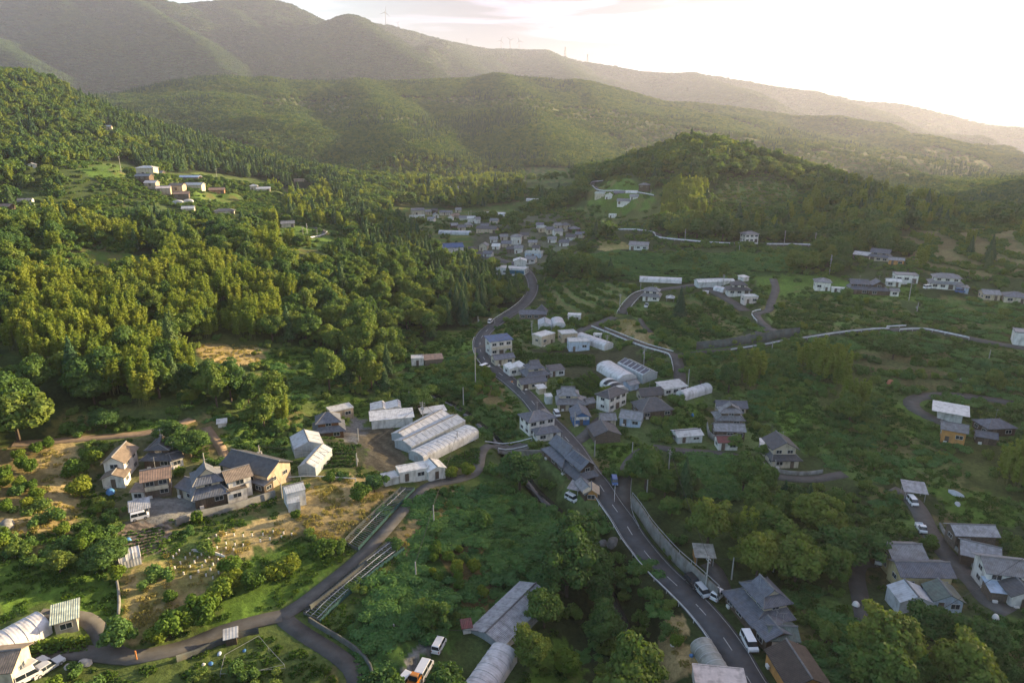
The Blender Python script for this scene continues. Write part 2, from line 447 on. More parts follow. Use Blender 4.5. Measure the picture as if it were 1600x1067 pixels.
zone('terrace', '860,330 940,325 1000,330 950,355 870,358', 'on the terraces below the hill road')
zone('bamboo', '1010,300 1100,290 1100,340 1030,350 960,345', 'in the bamboo on the right hill')
zone('bushy', '1330,290 1500,335 1520,360 1400,360 1330,330', 'on the sunlit shoulder of the right hill')
zone('meadow', '920,296 1030,302 1010,330 920,322', 'around the hill road houses')
zone('vine', '1090,705 1165,716 1195,745 1140,790 1080,760', 'on the green slope under the lane')
zone('broad', '1000,715 1080,712 1090,765 1160,780 1300,760 1345,800 1350,860 1335,960 1340,1010 1260,1000 1210,960 1110,850 1050,800 1000,760', 'in the wood between the road and the right hamlet')
zone('scrub', '1215,900 1345,960 1480,960 1700,960 1700,1100 1280,1100 1250,1020', 'at the bottom right')
zone('rgarden', '1345,860 1400,830 1460,800 1560,800 1700,860 1700,960 1560,968 1480,966 1400,985 1350,960', 'among the right hamlet houses')
zone('meadow', '1440,740 1600,790 1600,830 1480,820', 'above the right hamlet')
zone('scrub', '1345,755 1400,765 1440,830 1400,840 1345,830', 'on the bank left of the hamlet lane')
# far valley
zone('field', '615,322 800,318 840,345 800,380 700,395 640,352', 'in the far valley fields')
zone('village', '735,345 900,345 905,395 845,420 770,412 740,395', 'in the far village')
zone('bushy', '600,255 800,262 870,300 830,322 640,318', 'on the far terraced slope')
zone('field', '820,262 900,268 900,285 820,285', 'in the far hill fields')
zone('terrace', '560,160 600,160 620,185 560,185', 'on the far hillside')

# ---------------------------------------------------------------- pads, roads and stream cut into the terrain
nearmask = gr < 1300
def blend_height(sel_ij, d, z, inner, soft):
    i, j = sel_ij
    w = 1 - sstep((d - inner) / soft)
    GZ[i, j] = GZ[i, j] * (1 - w) + z * w
def line_cut(P, w, soft, dz=0.0, profile=None):
    lo = P[:, :2].min(0) - w - soft; hi = P[:, :2].max(0) + w + soft
    i, j = np.nonzero((GX > lo[0]) & (GX < hi[0]) & (GY > lo[1]) & (GY < hi[1]))
    for c in range(0, len(i), 4000):
        ii, jj = i[c:c + 4000], j[c:c + 4000]
        d2 = (GX[ii, jj][:, None] - P[:, 0]) ** 2 + (GY[ii, jj][:, None] - P[:, 1]) ** 2
        k = d2.argmin(1); d = np.sqrt(d2[np.arange(len(k)), k])
        m = d < w + soft
        blend_height((ii[m], jj[m]), d[m], P[k[m], 2] + dz, w, soft)
ROADS = {}
def road(key, px, w, smooth=True):
    px = [tuple(map(float, t.split(','))) for t in px.split()]
    P = smooth_line(px)
    ROADS[key] = (P, w)
    for q in P:
        stamp(block_s, q[0], q[1], w / 2 + 1.2)
        stamp(block_t, q[0], q[1], w / 2 + 3.0)
        if key not in ('stream',): clear_view(q[0], q[1], q[2], w / 2 + 1.5, 5.5)
    return P
road('main', '1240,1160 1172,1066 1149,1026 1121,986 1092,952 1062,920 1033,892 1009,865 990,840 974,814 955,787 938,762 920,738 905,714 888,690 868,668 845,645 826,622 800,598 778,582 760,566 751,549 751,532 760,518 775,506 790,496 808,484 822,472 830,460 833,448 830,436 822,424 806,414 785,408 762,402 745,395 735,386', 5.8)
road('ramp', '985,828 974,800 973,770 976,745 984,724 1002,706', 3.6)
road('spur', '893,692 905,688 920,676 932,662 945,652 958,646', 3.6)
road('gable_lane', '1002,706 1020,698 1060,703 1100,707 1140,711 1170,721 1190,737 1225,747 1270,750 1320,741', 3.2)
road('carport_lane', '1136,934 1127,912 1118,892 1104,880', 3.2)
road('bridge', '832,692 800,693 765,696 752,708 749,722 742,740 715,750 672,757 648,776 620,808 590,842 555,876 512,912 470,944 440,962', 2.9)
road('lower', '440,962 400,971 345,987 295,1008 250,1021 205,1029 160,1024 110,1018 50,1026 -30,1060', 3.1)
road('fork', '440,962 452,975 480,994 520,1018 548,1042 558,1066 560,1100', 3.0)
road('hut_lane', '200,1027 175,1016 160,998 150,980 132,966 105,964 60,960', 2.8)
road('dirt', '20,694 70,692 110,688 160,684 220,679 262,670 300,655', 3.2)
road('garden_path', '352,716 345,700 333,684 322,668', 2.4)
road('hill', '972,490 984,474 1000,460 1030,453 1062,449 1095,446 1140,470 1165,488', 4.6)
road('junction', '885,526 905,520 935,506 960,496', 4.0)
road('rail_road', '930,511 960,523 1000,539 1035,549 1052,556 1060,574 1063,600 1062,615', 4.0)
road('wall_lane', '1052,556 1090,552 1130,549 1165,544 1225,534 1300,521 1385,513', 3.2)
road('upper_lane', '1085,537 1130,534 1185,522 1208,516 1232,528', 3.0)
road('climb', '1208,516 1190,505 1182,492 1200,486 1206,470 1212,452 1208,436', 3.4)
road('right_high', '1390,516 1440,513 1480,521 1540,534 1620,548', 4.4)
road('long_rail', '963,361 1000,361 1026,365 1032,373 1062,376 1105,380 1140,382 1200,383 1250,384 1305,385', 4.0)
road('crest', '940,284 926,291 934,297 965,299 1000,302 1024,307', 3.6)
road('loop', '440,377 470,374 498,370 507,363 492,356', 3.0)
road('bend', '1640,640 1540,623 1480,617 1440,618 1424,627 1430,640 1452,652 1482,664', 4.4)
road('hamlet', '1392,764 1420,776 1438,800 1450,828 1470,858 1500,888 1528,918 1545,940 1580,958', 4.0)
road('hamlet_side', '1400,880 1352,880 1340,888 1338,905 1345,940 1356,995', 3.2)
road('mound_path', '1000,498 1006,510 1018,520', 2.0)
STREAM = smooth_line([(1040,1110),(1005,1040),(985,985),(960,930),(944,890),(925,850),(900,815),(868,782),(835,750),(806,708),(790,690),(755,655),(705,620),(650,600),(600,600),(572,575)], 3)
for q in STREAM:
    stamp(block_s, q[0], q[1], 2.2); stamp(block_t, q[0], q[1], 3.0)

for P in OPEN:                       # nothing tall stands between the valley and an open field
    for i in range(len(P)):
        a, b = P[i], P[(i + 1) % len(P)]; n_s = max(1, int(np.linalg.norm(b - a) / 5))
        for k in range(n_s):
            q = a + (b - a) * k / n_s
            clear_view(q[0], q[1], float(hz(q[0], q[1], GZ0)), 3.0, 5.0)
# ---------------------------------------------------------------- buildings: the front wall's two ends, depth, height, roof
BL = []
def H(name, label, *vols, cat=None, group=None):
    BL.append((name, label, cat or name.replace('_', ' '), group, vols))
def V(a, b, d, h, roof='gx', rh=1.6, wall='plaster', tile='tile', **k):
    return (a, b, d, h, roof, rh, wall, tile, k)
# left farm
H('house', 'white two storey house with a blue sheet beside it, left end of the farm',
  V((166,749),(198,751),8.5,5.4,'gy',1.6,'white','browntile'), V((161,761),(196,762),4.2,2.7,'gy',1.1,'white','browntile'))
H('house', 'dark roofed farmhouse below the dirt road, behind the white two storey house',
  V((226,730),(268,731),8,2.8,'skirt',1.2,'wood','darktile',up=(.12,.85,.2,.9,2.0,'iri',2.2)),
  V((268,733),(287,727),4,2.6,'gx',1.0,'white','darktile'))
H('house', 'brown roofed two storey house with a lean white annex, front of the farm cluster',
  V((227,779),(268,772),6,5.0,'gx',1.4,'oldwood','rusttile',band=2.5), V((207,781),(226,781),3.4,2.5,'sx',.5,'white','rusttile'))
H('house', 'large farmhouse with a tall blue grey gable roof, centre of the farm cluster',
  V((306,794),(356,785),10,2.9,'skirt',1.4,'wood','bluetile',up=(.1,.86,.25,.9,2.1,'iriy',2.6)),
  V((277,772),(304,783),6,2.7,'gx',1.2,'plaster','bluetile'))
H('storehouse', 'white walled storehouse with a brown tiled roof beside the large farmhouse',
  V((360,781),(395,772),5,5.6,'gx',1.5,'white','browntile'), V((357,786),(387,779),3.4,3.2,'flat',.3,'white','browntile'))
H('barn', 'long barn with weathered blue grey roof and a tan end wall',
  V((350,745),(420,768),8.5,4.6,'gx',2.2,'tan','darktile'), V((396,766),(414,773),3,2.6,'sx',.6,'wood','bluetile'))
H('shed', 'small white metal shed standing alone right of the tan barn',
  V((450,795),(479,789),4.2,4.3,'gx',1.0,'sheet','sheet',nowin=1), V((451,800),(470,797),2,2.4,'sx',.5,'sheet','sheet',nowin=1))
H('carport', 'grey roofed carport over a white van in front of the farm cluster', V((206,812),(235,806),4,2.3,'sx',.5,'open','grey',post=1))
H('shed', 'tiny white garden hut in the bushes above the farm cluster', V((341,670),(354,670),2.4,1.9,'sx',.3,'white','white',nowin=1))
H('greenhouse', 'bare framed little greenhouse at the foot of the vegetable plot', V((188,889),(222,882),4.2,1.7,'ax',1.3,'film','film'), cat='greenhouse')
H('house', 'brown wooden house with a blue hipped roof, left of the white greenhouses',
  V((493,680),(537,680),7,2.8,'skirt',1.3,'redwood','bluetile',up=(.12,.85,.15,.9,2.3,'hip',2.0)),
  V((518,655),(553,652),4.5,3.0,'flat',.3,'tan','white'))
H('greenhouse', 'pale gabled greenhouse pair in two steps, below the brown wooden house',
  V((467,742),(494,746),12,2.6,'gy',1.5,'glassy','sheet',nowin=1), V((461,714),(507,710),9,2.8,'gy',1.8,'glassy','sheet',nowin=1), cat='greenhouse')
H('warehouse', 'white farm warehouse with panelled walls and sawtooth rear roof',
  V((581,667),(645,666),5,3.2,'sx',.9,'panel','white',nowin=1), V((579,654),(628,653),6,3.4,'saw',.8,'white','white'))
H('greenhouse', 'round topped grey greenhouse, nearest of the three long ones beside the crop rows',
  V((662,721),(748,690),6.5,2.3,'ax',1.1,'glassy','film',nowin=1), cat='greenhouse')
H('greenhouse', 'gabled middle greenhouse of the three long ones above the brown field',
  V((643,704),(727,672),7.4,2.3,'gx',1.2,'glassy','sheet',nowin=1), cat='greenhouse')
H('greenhouse', 'white film greenhouse, rearmost of the three long ones above the brown field',
  V((634,690),(702,661),6.0,2.2,'gx',1.1,'glassy','film',nowin=1), cat='greenhouse')
H('carport', 'flat white canopy behind the long greenhouses', V((660,655),(697,652),4,2.4,'sx',.3,'open','white',post=1))
H('office', 'white prefab office with two windows beside the lane bend',
  V((625,752),(669,747),4.2,2.7,'flat',.3,'white','white',band=0), V((602,757),(624,753),3.8,1.9,'flat',.15,'pale','pale',nowin=1))
H('hut', 'small white gabled hut right of the prefab office', V((670,750),(696,746),5,2.9,'gy',1.0,'white','white'))
H('hut', 'white and brown hut with an open lean-to in the grass left of the main road',
  V((643,569),(662,570),4.5,3.0,'flat',.3,'white','white'), V((664,571),(692,570),4.5,2.6,'sx',.8,'oldwood','rusttile',nowin=1))
# along the main road
H('house', 'white house with stepped hip roofs at the end of the little bridge',
  V((827,681),(866,672),7,5.2,'hip',1.7,'white','bluetile'), V((839,691),(876,685),4.2,2.7,'hip',1.3,'white','bluetile'))
H('house', 'tile roofed house on the roadside wall, just below the bridge',
  V((850,712),(880,742),6,2.7,'skirt',1.2,'wood','bluetile',up=(.1,.8,.35,1,2.0,'gx',1.8)))
H('house', 'roadside house with solar panels on its upper roof',
  V((876,738),(902,762),6,2.6,'skirt',1.2,'wood','bluetile',up=(.1,.9,.3,1,2.2,'gx',1.7), solar=1))
H('shed', 'long narrow shed ending in an orange brick front beside the main road',
  V((899,766),(914,785),3.6,2.6,'gx',1.1,'wood','greytile',nowin=1), V((914,784),(933,783),3.4,3.0,'gy',1.1,'orange','sand'))
H('carport', 'pale roofed carport on the stream side of the long narrow shed', V((888,774),(903,776),4,2.2,'sx',.3,'open','grey',post=1))
H('house', 'grey tiled house with a high rear gable, left of the white hip roofed house',
  V((872,642),(915,641),6,2.7,'skirt',1.3,'cream','greytile',up=(.05,.7,.35,1,2.2,'iri',1.8)))
H('house', 'gabled house with a bright blue lower wall', V((896,666),(921,664),7,3.4,'gy',1.6,'bluewall','bluetile'))
H('house', 'white two storey house with a dark hip roof beside the striped greenhouse',
  V((951,645),(978,631),5.6,5.4,'hip',1.5,'white','darktile'))
H('greenhouse', 'round greenhouse with black shade cloth stripes', V((937,606),(958,621),6.5,1.6,'ax',2.2,'film','shade',nowin=1), cat='greenhouse')
H('greenhouse', 'big white round topped greenhouse behind the striped one', V((932,579),(967,602),8.0,1.8,'ax',2.2,'film','whitefilm',nowin=1), cat='greenhouse')
H('greenhouse', 'gabled greenhouse with a row of dark solar roof panels', V((965,577),(1004,597),7.0,2.8,'gx',1.5,'glassy','sheet',nowin=1,solar=1), cat='greenhouse')
H('house', 'pale end walled house in front of the big black roofed farmhouse', V((968,664),(1000,668),6,2.8,'gx',1.6,'paleblue','greytile'))
H('house', 'big black roofed farmhouse beside the bright paddy',
  V((1003,655),(1050,650),9,2.7,'hip',3.2,'wood','darktile'), V((1003,628),(1034,623),5,3.0,'gx',1.6,'plaster','darktile'))
H('barn', 'brown barn with an awning at the road fork', V((929,694),(969,690),8,2.7,'gy',1.8,'oldwood','darktile',nowin=1))
H('shed', 'flat greenish white shed left of the white tunnel', V((1038,620),(1073,613),6,2.8,'sx',.5,'white','pale'))
H('greenhouse', 'white tunnel beside the flat greenish shed', V((1070,629),(1113,611),4.4,1.5,'ax',1.7,'film','whitefilm',nowin=1), cat='greenhouse')
H('shed', 'low pale roofed shed half hidden in bushes left of the red roofed hut', V((1059,692),(1097,690),5,2.3,'gx',.9,'pale','pale'))
# upstream side
H('apartment_house', 'white three storey house with balconies and a dark blue roof at the road bend',
  V((767,557),(800,552),6.5,6.6,'sx',.8,'white','blueroof',band=3.2,floors=2), cat='house')
H('house', 'small dark roofed house below the blue roofed three storey house', V((774,572),(804,568),5,2.8,'gx',1.2,'cream','bluetile'))
H('workshop', 'white workshop with four sawtooth roof lights beside the road', V((796,588),(824,583),6,2.9,'saw',.8,'white','white'))
H('house', 'large tiled house with a stacked central roof, right of the sawtooth workshop',
  V((824,597),(858,592),7,2.8,'skirt',1.3,'wood','bluetile',up=(.15,.75,.2,.8,2.2,'iri',2.0)),
  V((815,611),(854,604),4.8,2.6,'gx',1.3,'cream','bluetile'))
H('shed', 'low dark and white shed right of the large tiled house', V((860,590),(882,586),4.5,2.6,'sx',.8,'pale','darktile'))
H('temple_hall', 'old hall with a tall pointed dark roof beside the road', V((812,500),(853,497),7,2.5,'gx',1.4,'oldwood','bluetile'), V((838,496),(853,495),5,3.4,'hip',3.2,'oldwood','darktile'), cat='hall')
H('greenhouse', 'white gabled greenhouse beside the round one near the old hall', V((841,516),(862,516),10,2.4,'gy',1.5,'film','sheet',nowin=1), cat='greenhouse')
H('greenhouse', 'pinkish white round greenhouse with a dark door', V((864,517),(884,515),11,2.2,'ay',1.8,'film','whitefilm',nowin=1), cat='greenhouse')
H('shed', 'boxy white shed above the round greenhouse', V((887,503),(907,502),4,3.2,'flat',.3,'white','white'))
H('house', 'beige flat roofed house with a white roof slab', V((846,543),(867,536),6,4.8,'flat',.3,'cream','white'))
H('workshop', 'pale blue box building in front of the long white greenhouse',
  V((889,550),(921,547),6,4.4,'flat',.3,'paleblue','pale'), V((878,538),(902,534),6,4.4,'flat',.3,'sand','pale'))
H('greenhouse', 'long white greenhouse running behind the pale blue building', V((899,533),(944,547),5.6,1.9,'ax',1.5,'film','whitefilm',nowin=1), cat='greenhouse')
H('caravan', 'small white caravan by the end of the long white greenhouse', V((927,530),(939,530),2.2,2.2,'flat',.2,'white','white'))
# far village
H('workshop', 'long white workshop with a blue window band beside the far road',
  V((775,432),(822,434),9,4.6,'flat',.4,'blueband','pale'), V((803,422),(822,420),7,6.5,'gy',1.5,'white','white',nowin=1))
H('warehouse', 'white warehouse with a bright blue roof across the valley', V((695,397),(725,395),11,5,'gx',2.4,'white','blueroof'))
for a, b, d, h, rf, w, t, lab in [
    ((749,392),(761,392),7,4,'gy','cream','greytile','tan gabled house right of the blue roofed warehouse'),
    ((769,391),(780,391),6,3,'gx','white','white','low white roofed house behind the blue roofed warehouse'),
    ((798,381),(814,380),7,5,'hip','white','greytile','white two storey house on the bank above the white workshop'),
    ((814,374),(826,373),6,3,'gx','cream','darktile','dark roofed house behind the white two storey bank house'),
    ((784,387),(798,386),6,3,'gx','cream','bluetile','blue grey roofed house below the bank houses'),
    ((804,397),(816,396),6,4,'gx','white','greytile','narrow white house just above the white workshop'),
    ((792,396),(803,395),6,3,'gx','oldwood','darktile','dark wooden house left of the narrow white house'),
    ((842,364),(854,363),7,3,'flat','sand','pale','beige flat roofed house at the left of the upper row'),
    ((855,366),(867,365),6,3,'gx','cream','bluetile','second house from the left in the upper row'),
    ((867,369),(880,368),6,4,'gx','white','greytile','white walled house in the middle of the upper row'),
    ((868,358),(878,357),6,3,'gx','cream','greytile','house behind the white walled one in the upper row'),
    ((880,357),(892,356),6,3,'hip','cream','bluetile','hip roofed house at the back of the upper row'),
    ((892,363),(908,362),7,3,'hip','wood','bluetile','dark hip roofed house at the right of the upper row'),
    ((884,377),(897,376),6,3,'gx','white','darktile','house on the lower step of the upper row'),
    ((874,386),(888,384),6,3,'gx','white','bluetile','lowest house of the upper row beside the round trees'),
    ((820,403),(846,401),6,2.6,'flat','paleblue','pale','long low pale building right of the white workshop'),
    ((821,412),(836,411),6,3,'gx','white','greytile','gabled building at the road beside the white workshop'),
    ((644,335),(663,334),9,5,'gx','cream','bluetile','broad roofed house at the left of the distant village'),
    ((640,341),(664,340),3,2,'flat','white','white','long low white wall building in front of the distant village'),
    ((665,335),(674,334),7,3,'gx','cream','greytile','grey roofed house beside the broad roofed distant one'),
    ((676,333),(684,332),6,3,'gx','wood','darktile','small dark house in the middle of the distant village'),
    ((678,340),(686,339),6,3,'gy','white','greytile','small bright gable in the front of the distant village'),
    ((688,336),(697,335),6,3,'gx','cream','bluetile','blue grey house in the distant village row'),
    ((700,344),(708,343),7,4,'gy','white','rusttile','white gable house left of the tan one in the distant village'),
    ((709,342),(718,341),7,4,'gx','tan','rusttile','tan house in the distant village'),
    ((718,345),(730,344),7,4,'gx','white','greytile','long white house in the distant village'),
    ((731,350),(743,349),7,5,'gx','white','pale','bright white block house in the distant village'),
    ((744,350),(751,349),6,4,'gx','white','greytile','last small white house right in the distant village'),
    ((713,332),(721,331),6,3,'gx','cream','greytile','small house behind the tan one in the distant village'),
    ((706,358),(716,357),7,3,'gx','wood','greytile','grey house below the white distant row'),
    ((717,361),(728,360),7,3,'gx','cream','bluetile','pair end house below the white distant row'),
    ((729,357),(739,356),7,3,'hip','cream','greytile','hip roofed house below the white distant row'),
    ((744,364),(776,364),8,3.4,'gx','sand','darktile','long tan hall with a dark roof below the pink greenhouse'),
    ((765,350),(778,349),6,2.6,'gx','cream','greytile','low house right of the pink greenhouse field')]:
    H('village_house', lab, V(a, b, d, h, rf, 1.7, w, t), cat='house')
H('greenhouse', 'long pinkish greenhouse at the back of the distant village', V((745,338),(789,338),9,2.2,'ax',2,'film','whitefilm',nowin=1), cat='greenhouse')
H('greenhouse', 'long low grey greenhouse in the distant fields', V((685,366),(735,368),7,1.8,'ax',1.4,'film','sheet',nowin=1), cat='greenhouse')
H('greenhouse', 'white strip greenhouse on the far dark bank', V((822,316),(846,316),6,1.8,'ax',1.5,'film','whitefilm',nowin=1), cat='greenhouse')
for a, b, d, h, rf, w, t, lab in [
    ((815,251),(832,251),10,6,'gx','pink','rusttile','pinkish building alone on the far sunlit hill'),
    ((922,261),(936,261),8,3,'gx','white','white','white roofed building in the far side valley'),
    ((733,206),(741,206),8,4,'gx','white','pale','small white house high on the far hill'),
    ((470,207),(484,207),12,4,'gx','white','greytile','pale house in the woods of the far left hill'),
    ((486,207),(497,207),12,4,'gx','cream','greytile','second pale house in the woods of the far left hill'),
    ((626,236),(634,236),9,4,'gx','white','pale','white house on the terraced far hill'),
    ((693,296),(718,296),8,3,'flat','white','pale','long pale building on the terraces above the village'),
    ((858,307),(864,307),5,3,'gx','white','pale','small white hut right of the far dark bank'),
    ((1203,217),(1213,217),12,4,'gx','cream','greytile','house on the hazy ridge behind the right hill'),
    ((1225,224),(1240,224),12,4,'gx','white','pale','white roofed house on the hazy ridge behind the right hill')]:
    H('distant_house', lab, V(a, b, d, h, rf, 2.0, w, t), cat='house')
for a, b, wk, tk, lab in [((838,357),(848,357),'white','bluetile','small house just above the beige one of the upper row'),((826,386),(838,385),'cream','greytile','grey roofed house between the bank houses and the upper row'),
    ((856,380),(868,379),'white','greytile','white house below the left of the upper row'),((899,373),(911,372),'cream','bluetile','house under the dark hip roofed one of the upper row'),((766,381),(777,380),'white','greytile','house behind the low white roofed one'),
    ((755,402),(768,403),'pale','bluetile','low house on the far road left of the white workshop'),((782,376),(793,375),'cream','greytile','house in the trees behind the blue grey roofed house'),((668,347),(678,347),'white','greytile','small house below the middle of the distant village'),
    ((752,359),(763,358),'white','bluetile','small house right of the hip roofed distant one'),((698,336),(707,335),'white','greytile','last house of the distant village row'),((832,394),(842,393),'white','darktile','white walled house above the long low pale building')]:
    H('village_house', lab, V(a, b, 6, 3, 'gx', 1.5, wk, tk), cat='house')
H('hut', 'small pale hut left of the grey tiled house with the rear gable', V((853,631),(863,630),3,2.6,'flat',.2,'pale','white',nowin=1))
H('shed', 'small white roofed shed under the sawtooth workshop', V((842,616),(853,614),3,2.2,'sx',.3,'cream','white',nowin=1))
H('shed', 'low grey shed between the round greenhouse and the yard', V((984,612),(998,607),4,2.4,'gx',.9,'paleblue','greytile',nowin=1))
H('shed', 'dark little shed right of the grey tiled house with the rear gable', V((919,640),(930,637),4,2.3,'gx',.9,'oldwood','greytile',nowin=1))
H('house', 'low grey roofed house behind the brown barn at the fork', V((940,668),(962,666),5,2.6,'gx',1.3,'cream','greytile'))
# hill road
for a, b, d, h, rf, w, t, lab in [
    ((929,315),(944,315),7,5,'flat','cream','pale','cream two storey house below the hill road'),
    ((945,316),(956,315),6,4,'gy','white','white','white gabled shed right of the cream hill house'),
    ((959,311),(974,310),7,3,'gx','wood','bluetile','dark tiled house under the hill road'),
    ((964,324),(984,322),6,3,'gx','white','greytile','lowest house of the hill road group'),
    ((984,317),(996,315),5,3,'gx','white','greytile','small house right of the hill road greenhouse'),
    ((998,295),(1014,294),7,3,'hip','wood','greytile','grey hip roofed house above the hill road'),
    ((951,341),(962,341),5,2,'flat','white','white','small white hut on the terraces below the hill road')]:
    H('hill_house', lab, V(a, b, d, h, rf, 1.5, w, t), cat='house')
H('greenhouse', 'white greenhouse among the hill road houses', V((977,308),(995,308),6,2,'ax',1.6,'film','whitefilm',nowin=1), cat='greenhouse')
H('house', 'white two storey house standing alone on the long railed road', V((1164,379),(1186,379),7,5.6,'hip',1.6,'white','greytile'))
H('barn', 'grey roofed farm building with white walls under the long rail', V((983,392),(1011,393),9,3.4,'gx',1.6,'pale','greytile'))
# upper right
H('greenhouse', 'very long white greenhouse on the middle hillside', V((999,441),(1065,443),5,1.6,'ax',1.3,'film','whitefilm',nowin=1), cat='greenhouse')
H('warehouse', 'pale gabled shed left of the small tunnels', V((1091,451),(1128,446),6,2.8,'gx',1.2,'pale','white',nowin=1))
H('greenhouse', 'short white tunnel below the pale gabled shed', V((1114,455),(1130,457),4,1.2,'ax',1.4,'film','whitefilm',nowin=1), cat='greenhouse')
H('greenhouse', 'tiny blue ended tunnel left of the short white one', V((1097,461),(1107,461),3,1,'ax',1.2,'paleblue','whitefilm',nowin=1), cat='greenhouse')
H('shed', 'low white roof right of the pale gabled shed', V((1129,446),(1147,444),4,2.2,'sx',.4,'white','white',nowin=1))
H('shed', 'small white roofed shed at the wood edge above the tile house', V((1161,441),(1170,438),4,2.2,'sx',.4,'white','white',nowin=1))
H('house', 'grey roofed house beside the hill lane bend', V((1004,470),(1029,471),7,2.6,'skirt',1.2,'white','greytile',up=(.05,.9,.25,1,2.0,'hip',1.4)))
H('pavilion', 'little open pavilion with a pale pyramid roof on the mound', V((1041,472),(1053,472),4,2.2,'hip',1.2,'open','pale',post=1))
H('house', 'dark tiled house with a raised roof beside the climbing lane', V((1138,463),(1172,459),7,2.7,'skirt',1.2,'white','darktile',up=(.2,.8,.2,.8,2.0,'hip',1.4)))
H('house', 'pinkish white flat block beside the climbing lane', V((1163,476),(1184,473),5,3.4,'flat',.3,'pinkwhite','pale'))
H('house', 'white two storey house with a grey hip roof, left end of the upper row', V((1273,456),(1297,455),6.5,4.8,'hip',1.5,'white','greytile'))
H('shed', 'long low white shed between the white house and the tiled houses', V((1299,458),(1324,458),3,2.2,'flat',.2,'white','white'))
H('house', 'tiled house in the middle of the upper row', V((1329,460),(1357,460),7,2.6,'skirt',1.2,'wood','bluetile',up=(.05,.95,.3,1,1.8,'gx',1.4)))
H('house', 'gable fronted tiled house right of the middle one in the upper row', V((1358,462),(1390,462),7,2.6,'skirt',1.3,'wood','bluetile',up=(.2,.75,.2,1,1.9,'gy',1.6)))
H('hut', 'small white hut at the right of the tiled upper row', V((1391,463),(1404,463),4,2.6,'gx',.8,'white','greytile'))
H('house', 'wide white flat roofed house behind the upper row', V((1398,442),(1434,442),7,3.8,'flat',.3,'white','greytile'))
H('shed', 'white shed in front of the wide flat roofed house', V((1385,448),(1407,448),5,2.6,'gx',.9,'white','white'))
H('house', 'big white two storey house with a stacked hip roof on the right hill',
  V((1454,451),(1504,453),8,2.7,'skirt',1.0,'white','greytile',up=(.1,.9,.1,.9,2.4,'hip',1.5)))
H('shed', 'pale blue shed right of the big white hill house', V((1494,456),(1513,457),4,2.2,'sx',.4,'paleblue','greytile'))
H('house', 'brown walled low house near the right edge above the road', V((1536,469),(1562,470),7,2.8,'gx',1.4,'sand','greytile'))
H('house', 'grey roofed house at the far right edge above the road', V((1568,473),(1606,475),8,2.8,'hip',1.8,'cream','bluetile'))
H('barn', 'white roofed barn above the upper row', V((1332,405),(1359,406),7,2.6,'gx',1.5,'oldwood','white'))
H('house', 'long tiled farmhouse right of the white roofed barn', V((1357,409),(1387,409),7,2.8,'skirt',1.3,'cream','bluetile',up=(.05,.95,.3,1,1.6,'gx',1.5)))
H('shed', 'low shed with an orange wall right of the long tiled farmhouse', V((1388,414),(1412,414),5,2.6,'gx',1.0,'orange','greytile'))
H('shed', 'white windowless block at the right edge beside the high road', V((1583,537),(1625,540),7,4.4,'flat',.3,'white','greytile',nowin=1))
# right slope
H('house', 'long stacked grey roofed house above the red roofed hut',
  V((1117,684),(1163,687),5,2.8,'gx',1.5,'wood','greytile'),
  V((1122,664),(1160,664),6,2.8,'skirt',1.2,'oldwood','greytile',up=(.15,.9,.1,.8,2.2,'iriy',1.8)), V((1121,640),(1166,640),4,3,'gx',1.4,'sand','bluetile'))
H('hut', 'white hut with a dark red roof beside the lane', V((1122,703),(1152,703),4,2.8,'gx',1.2,'white','redroof'))
H('house', 'cream gabled house with pale slate roof above the lane curve',
  V((1207,731),(1247,731),8.5,2.8,'skirt',1.0,'cream','darktile',up=(.05,.92,.18,1,2.6,'gy',2.0)),
  V((1187,706),(1206,708),5,2.6,'flat',.2,'sand','white'))
H('barn', 'pale walled barn under a wide flat overhanging roof', V((1464,653),(1502,662),5.5,3.2,'sx',.5,'panel','white',nowin=1,wide=1.6))
H('house', 'orange walled two storey house with a grey roof', V((1469,690),(1506,697),5.5,4.6,'gx',1.3,'orange','greytile'))
H('house', 'dark hip roofed house right of the orange walled one', V((1543,680),(1586,676),7,2.8,'hip',1.8,'wood','bluetile'), V((1524,692),(1556,697),4,2.4,'gx',1.0,'wood','bluetile'))
H('carport', 'open sided lane shed with a tilted grey roof', V((1412,782),(1446,783),4.4,2.6,'sx',1.0,'open','grey',post=1))
# lower right hamlet
H('house', 'dark tiled outbuilding left of the yellow walled house', V((1363,883),(1400,882),5.5,3.0,'gx',1.4,'wood','bluetile'))
H('house', 'yellow walled two storey house with blue grey roofs',
  V((1405,925),(1484,923),5.5,4.6,'gx',1.4,'yellow','bluetile'), V((1391,902),(1440,900),6,5.0,'gx',1.5,'yellow','greytile'))
H('shed', 'plain metal roofed shed below the yellow walled house', V((1403,960),(1456,957),5.5,2.6,'gy',1.6,'sheet','sheet',nowin=1))
H('shed', 'dark green roofed shed beside the plain metal one', V((1457,956),(1502,957),5,2.8,'gy',1.5,'paleblue','greenroof'))
H('barn', 'grey metal roofed barn with a raised rear roof, top of the right hamlet',
  V((1500,880),(1560,892),7,2.8,'gx',1.7,'wood','grey',nowin=1), V((1490,858),(1553,857),4.4,4.0,'gx',1.2,'oldwood','grey'))
H('house', 'long white two storey house at the right edge of the hamlet',
  V((1537,925),(1625,932),6.5,5.0,'gx',1.5,'white','greytile'), V((1546,940),(1572,942),4,2.5,'sx',.6,'oldwood','paleblue',nowin=1),
  V((1578,948),(1620,950),5,3.2,'gy',1.4,'white','darktile'))
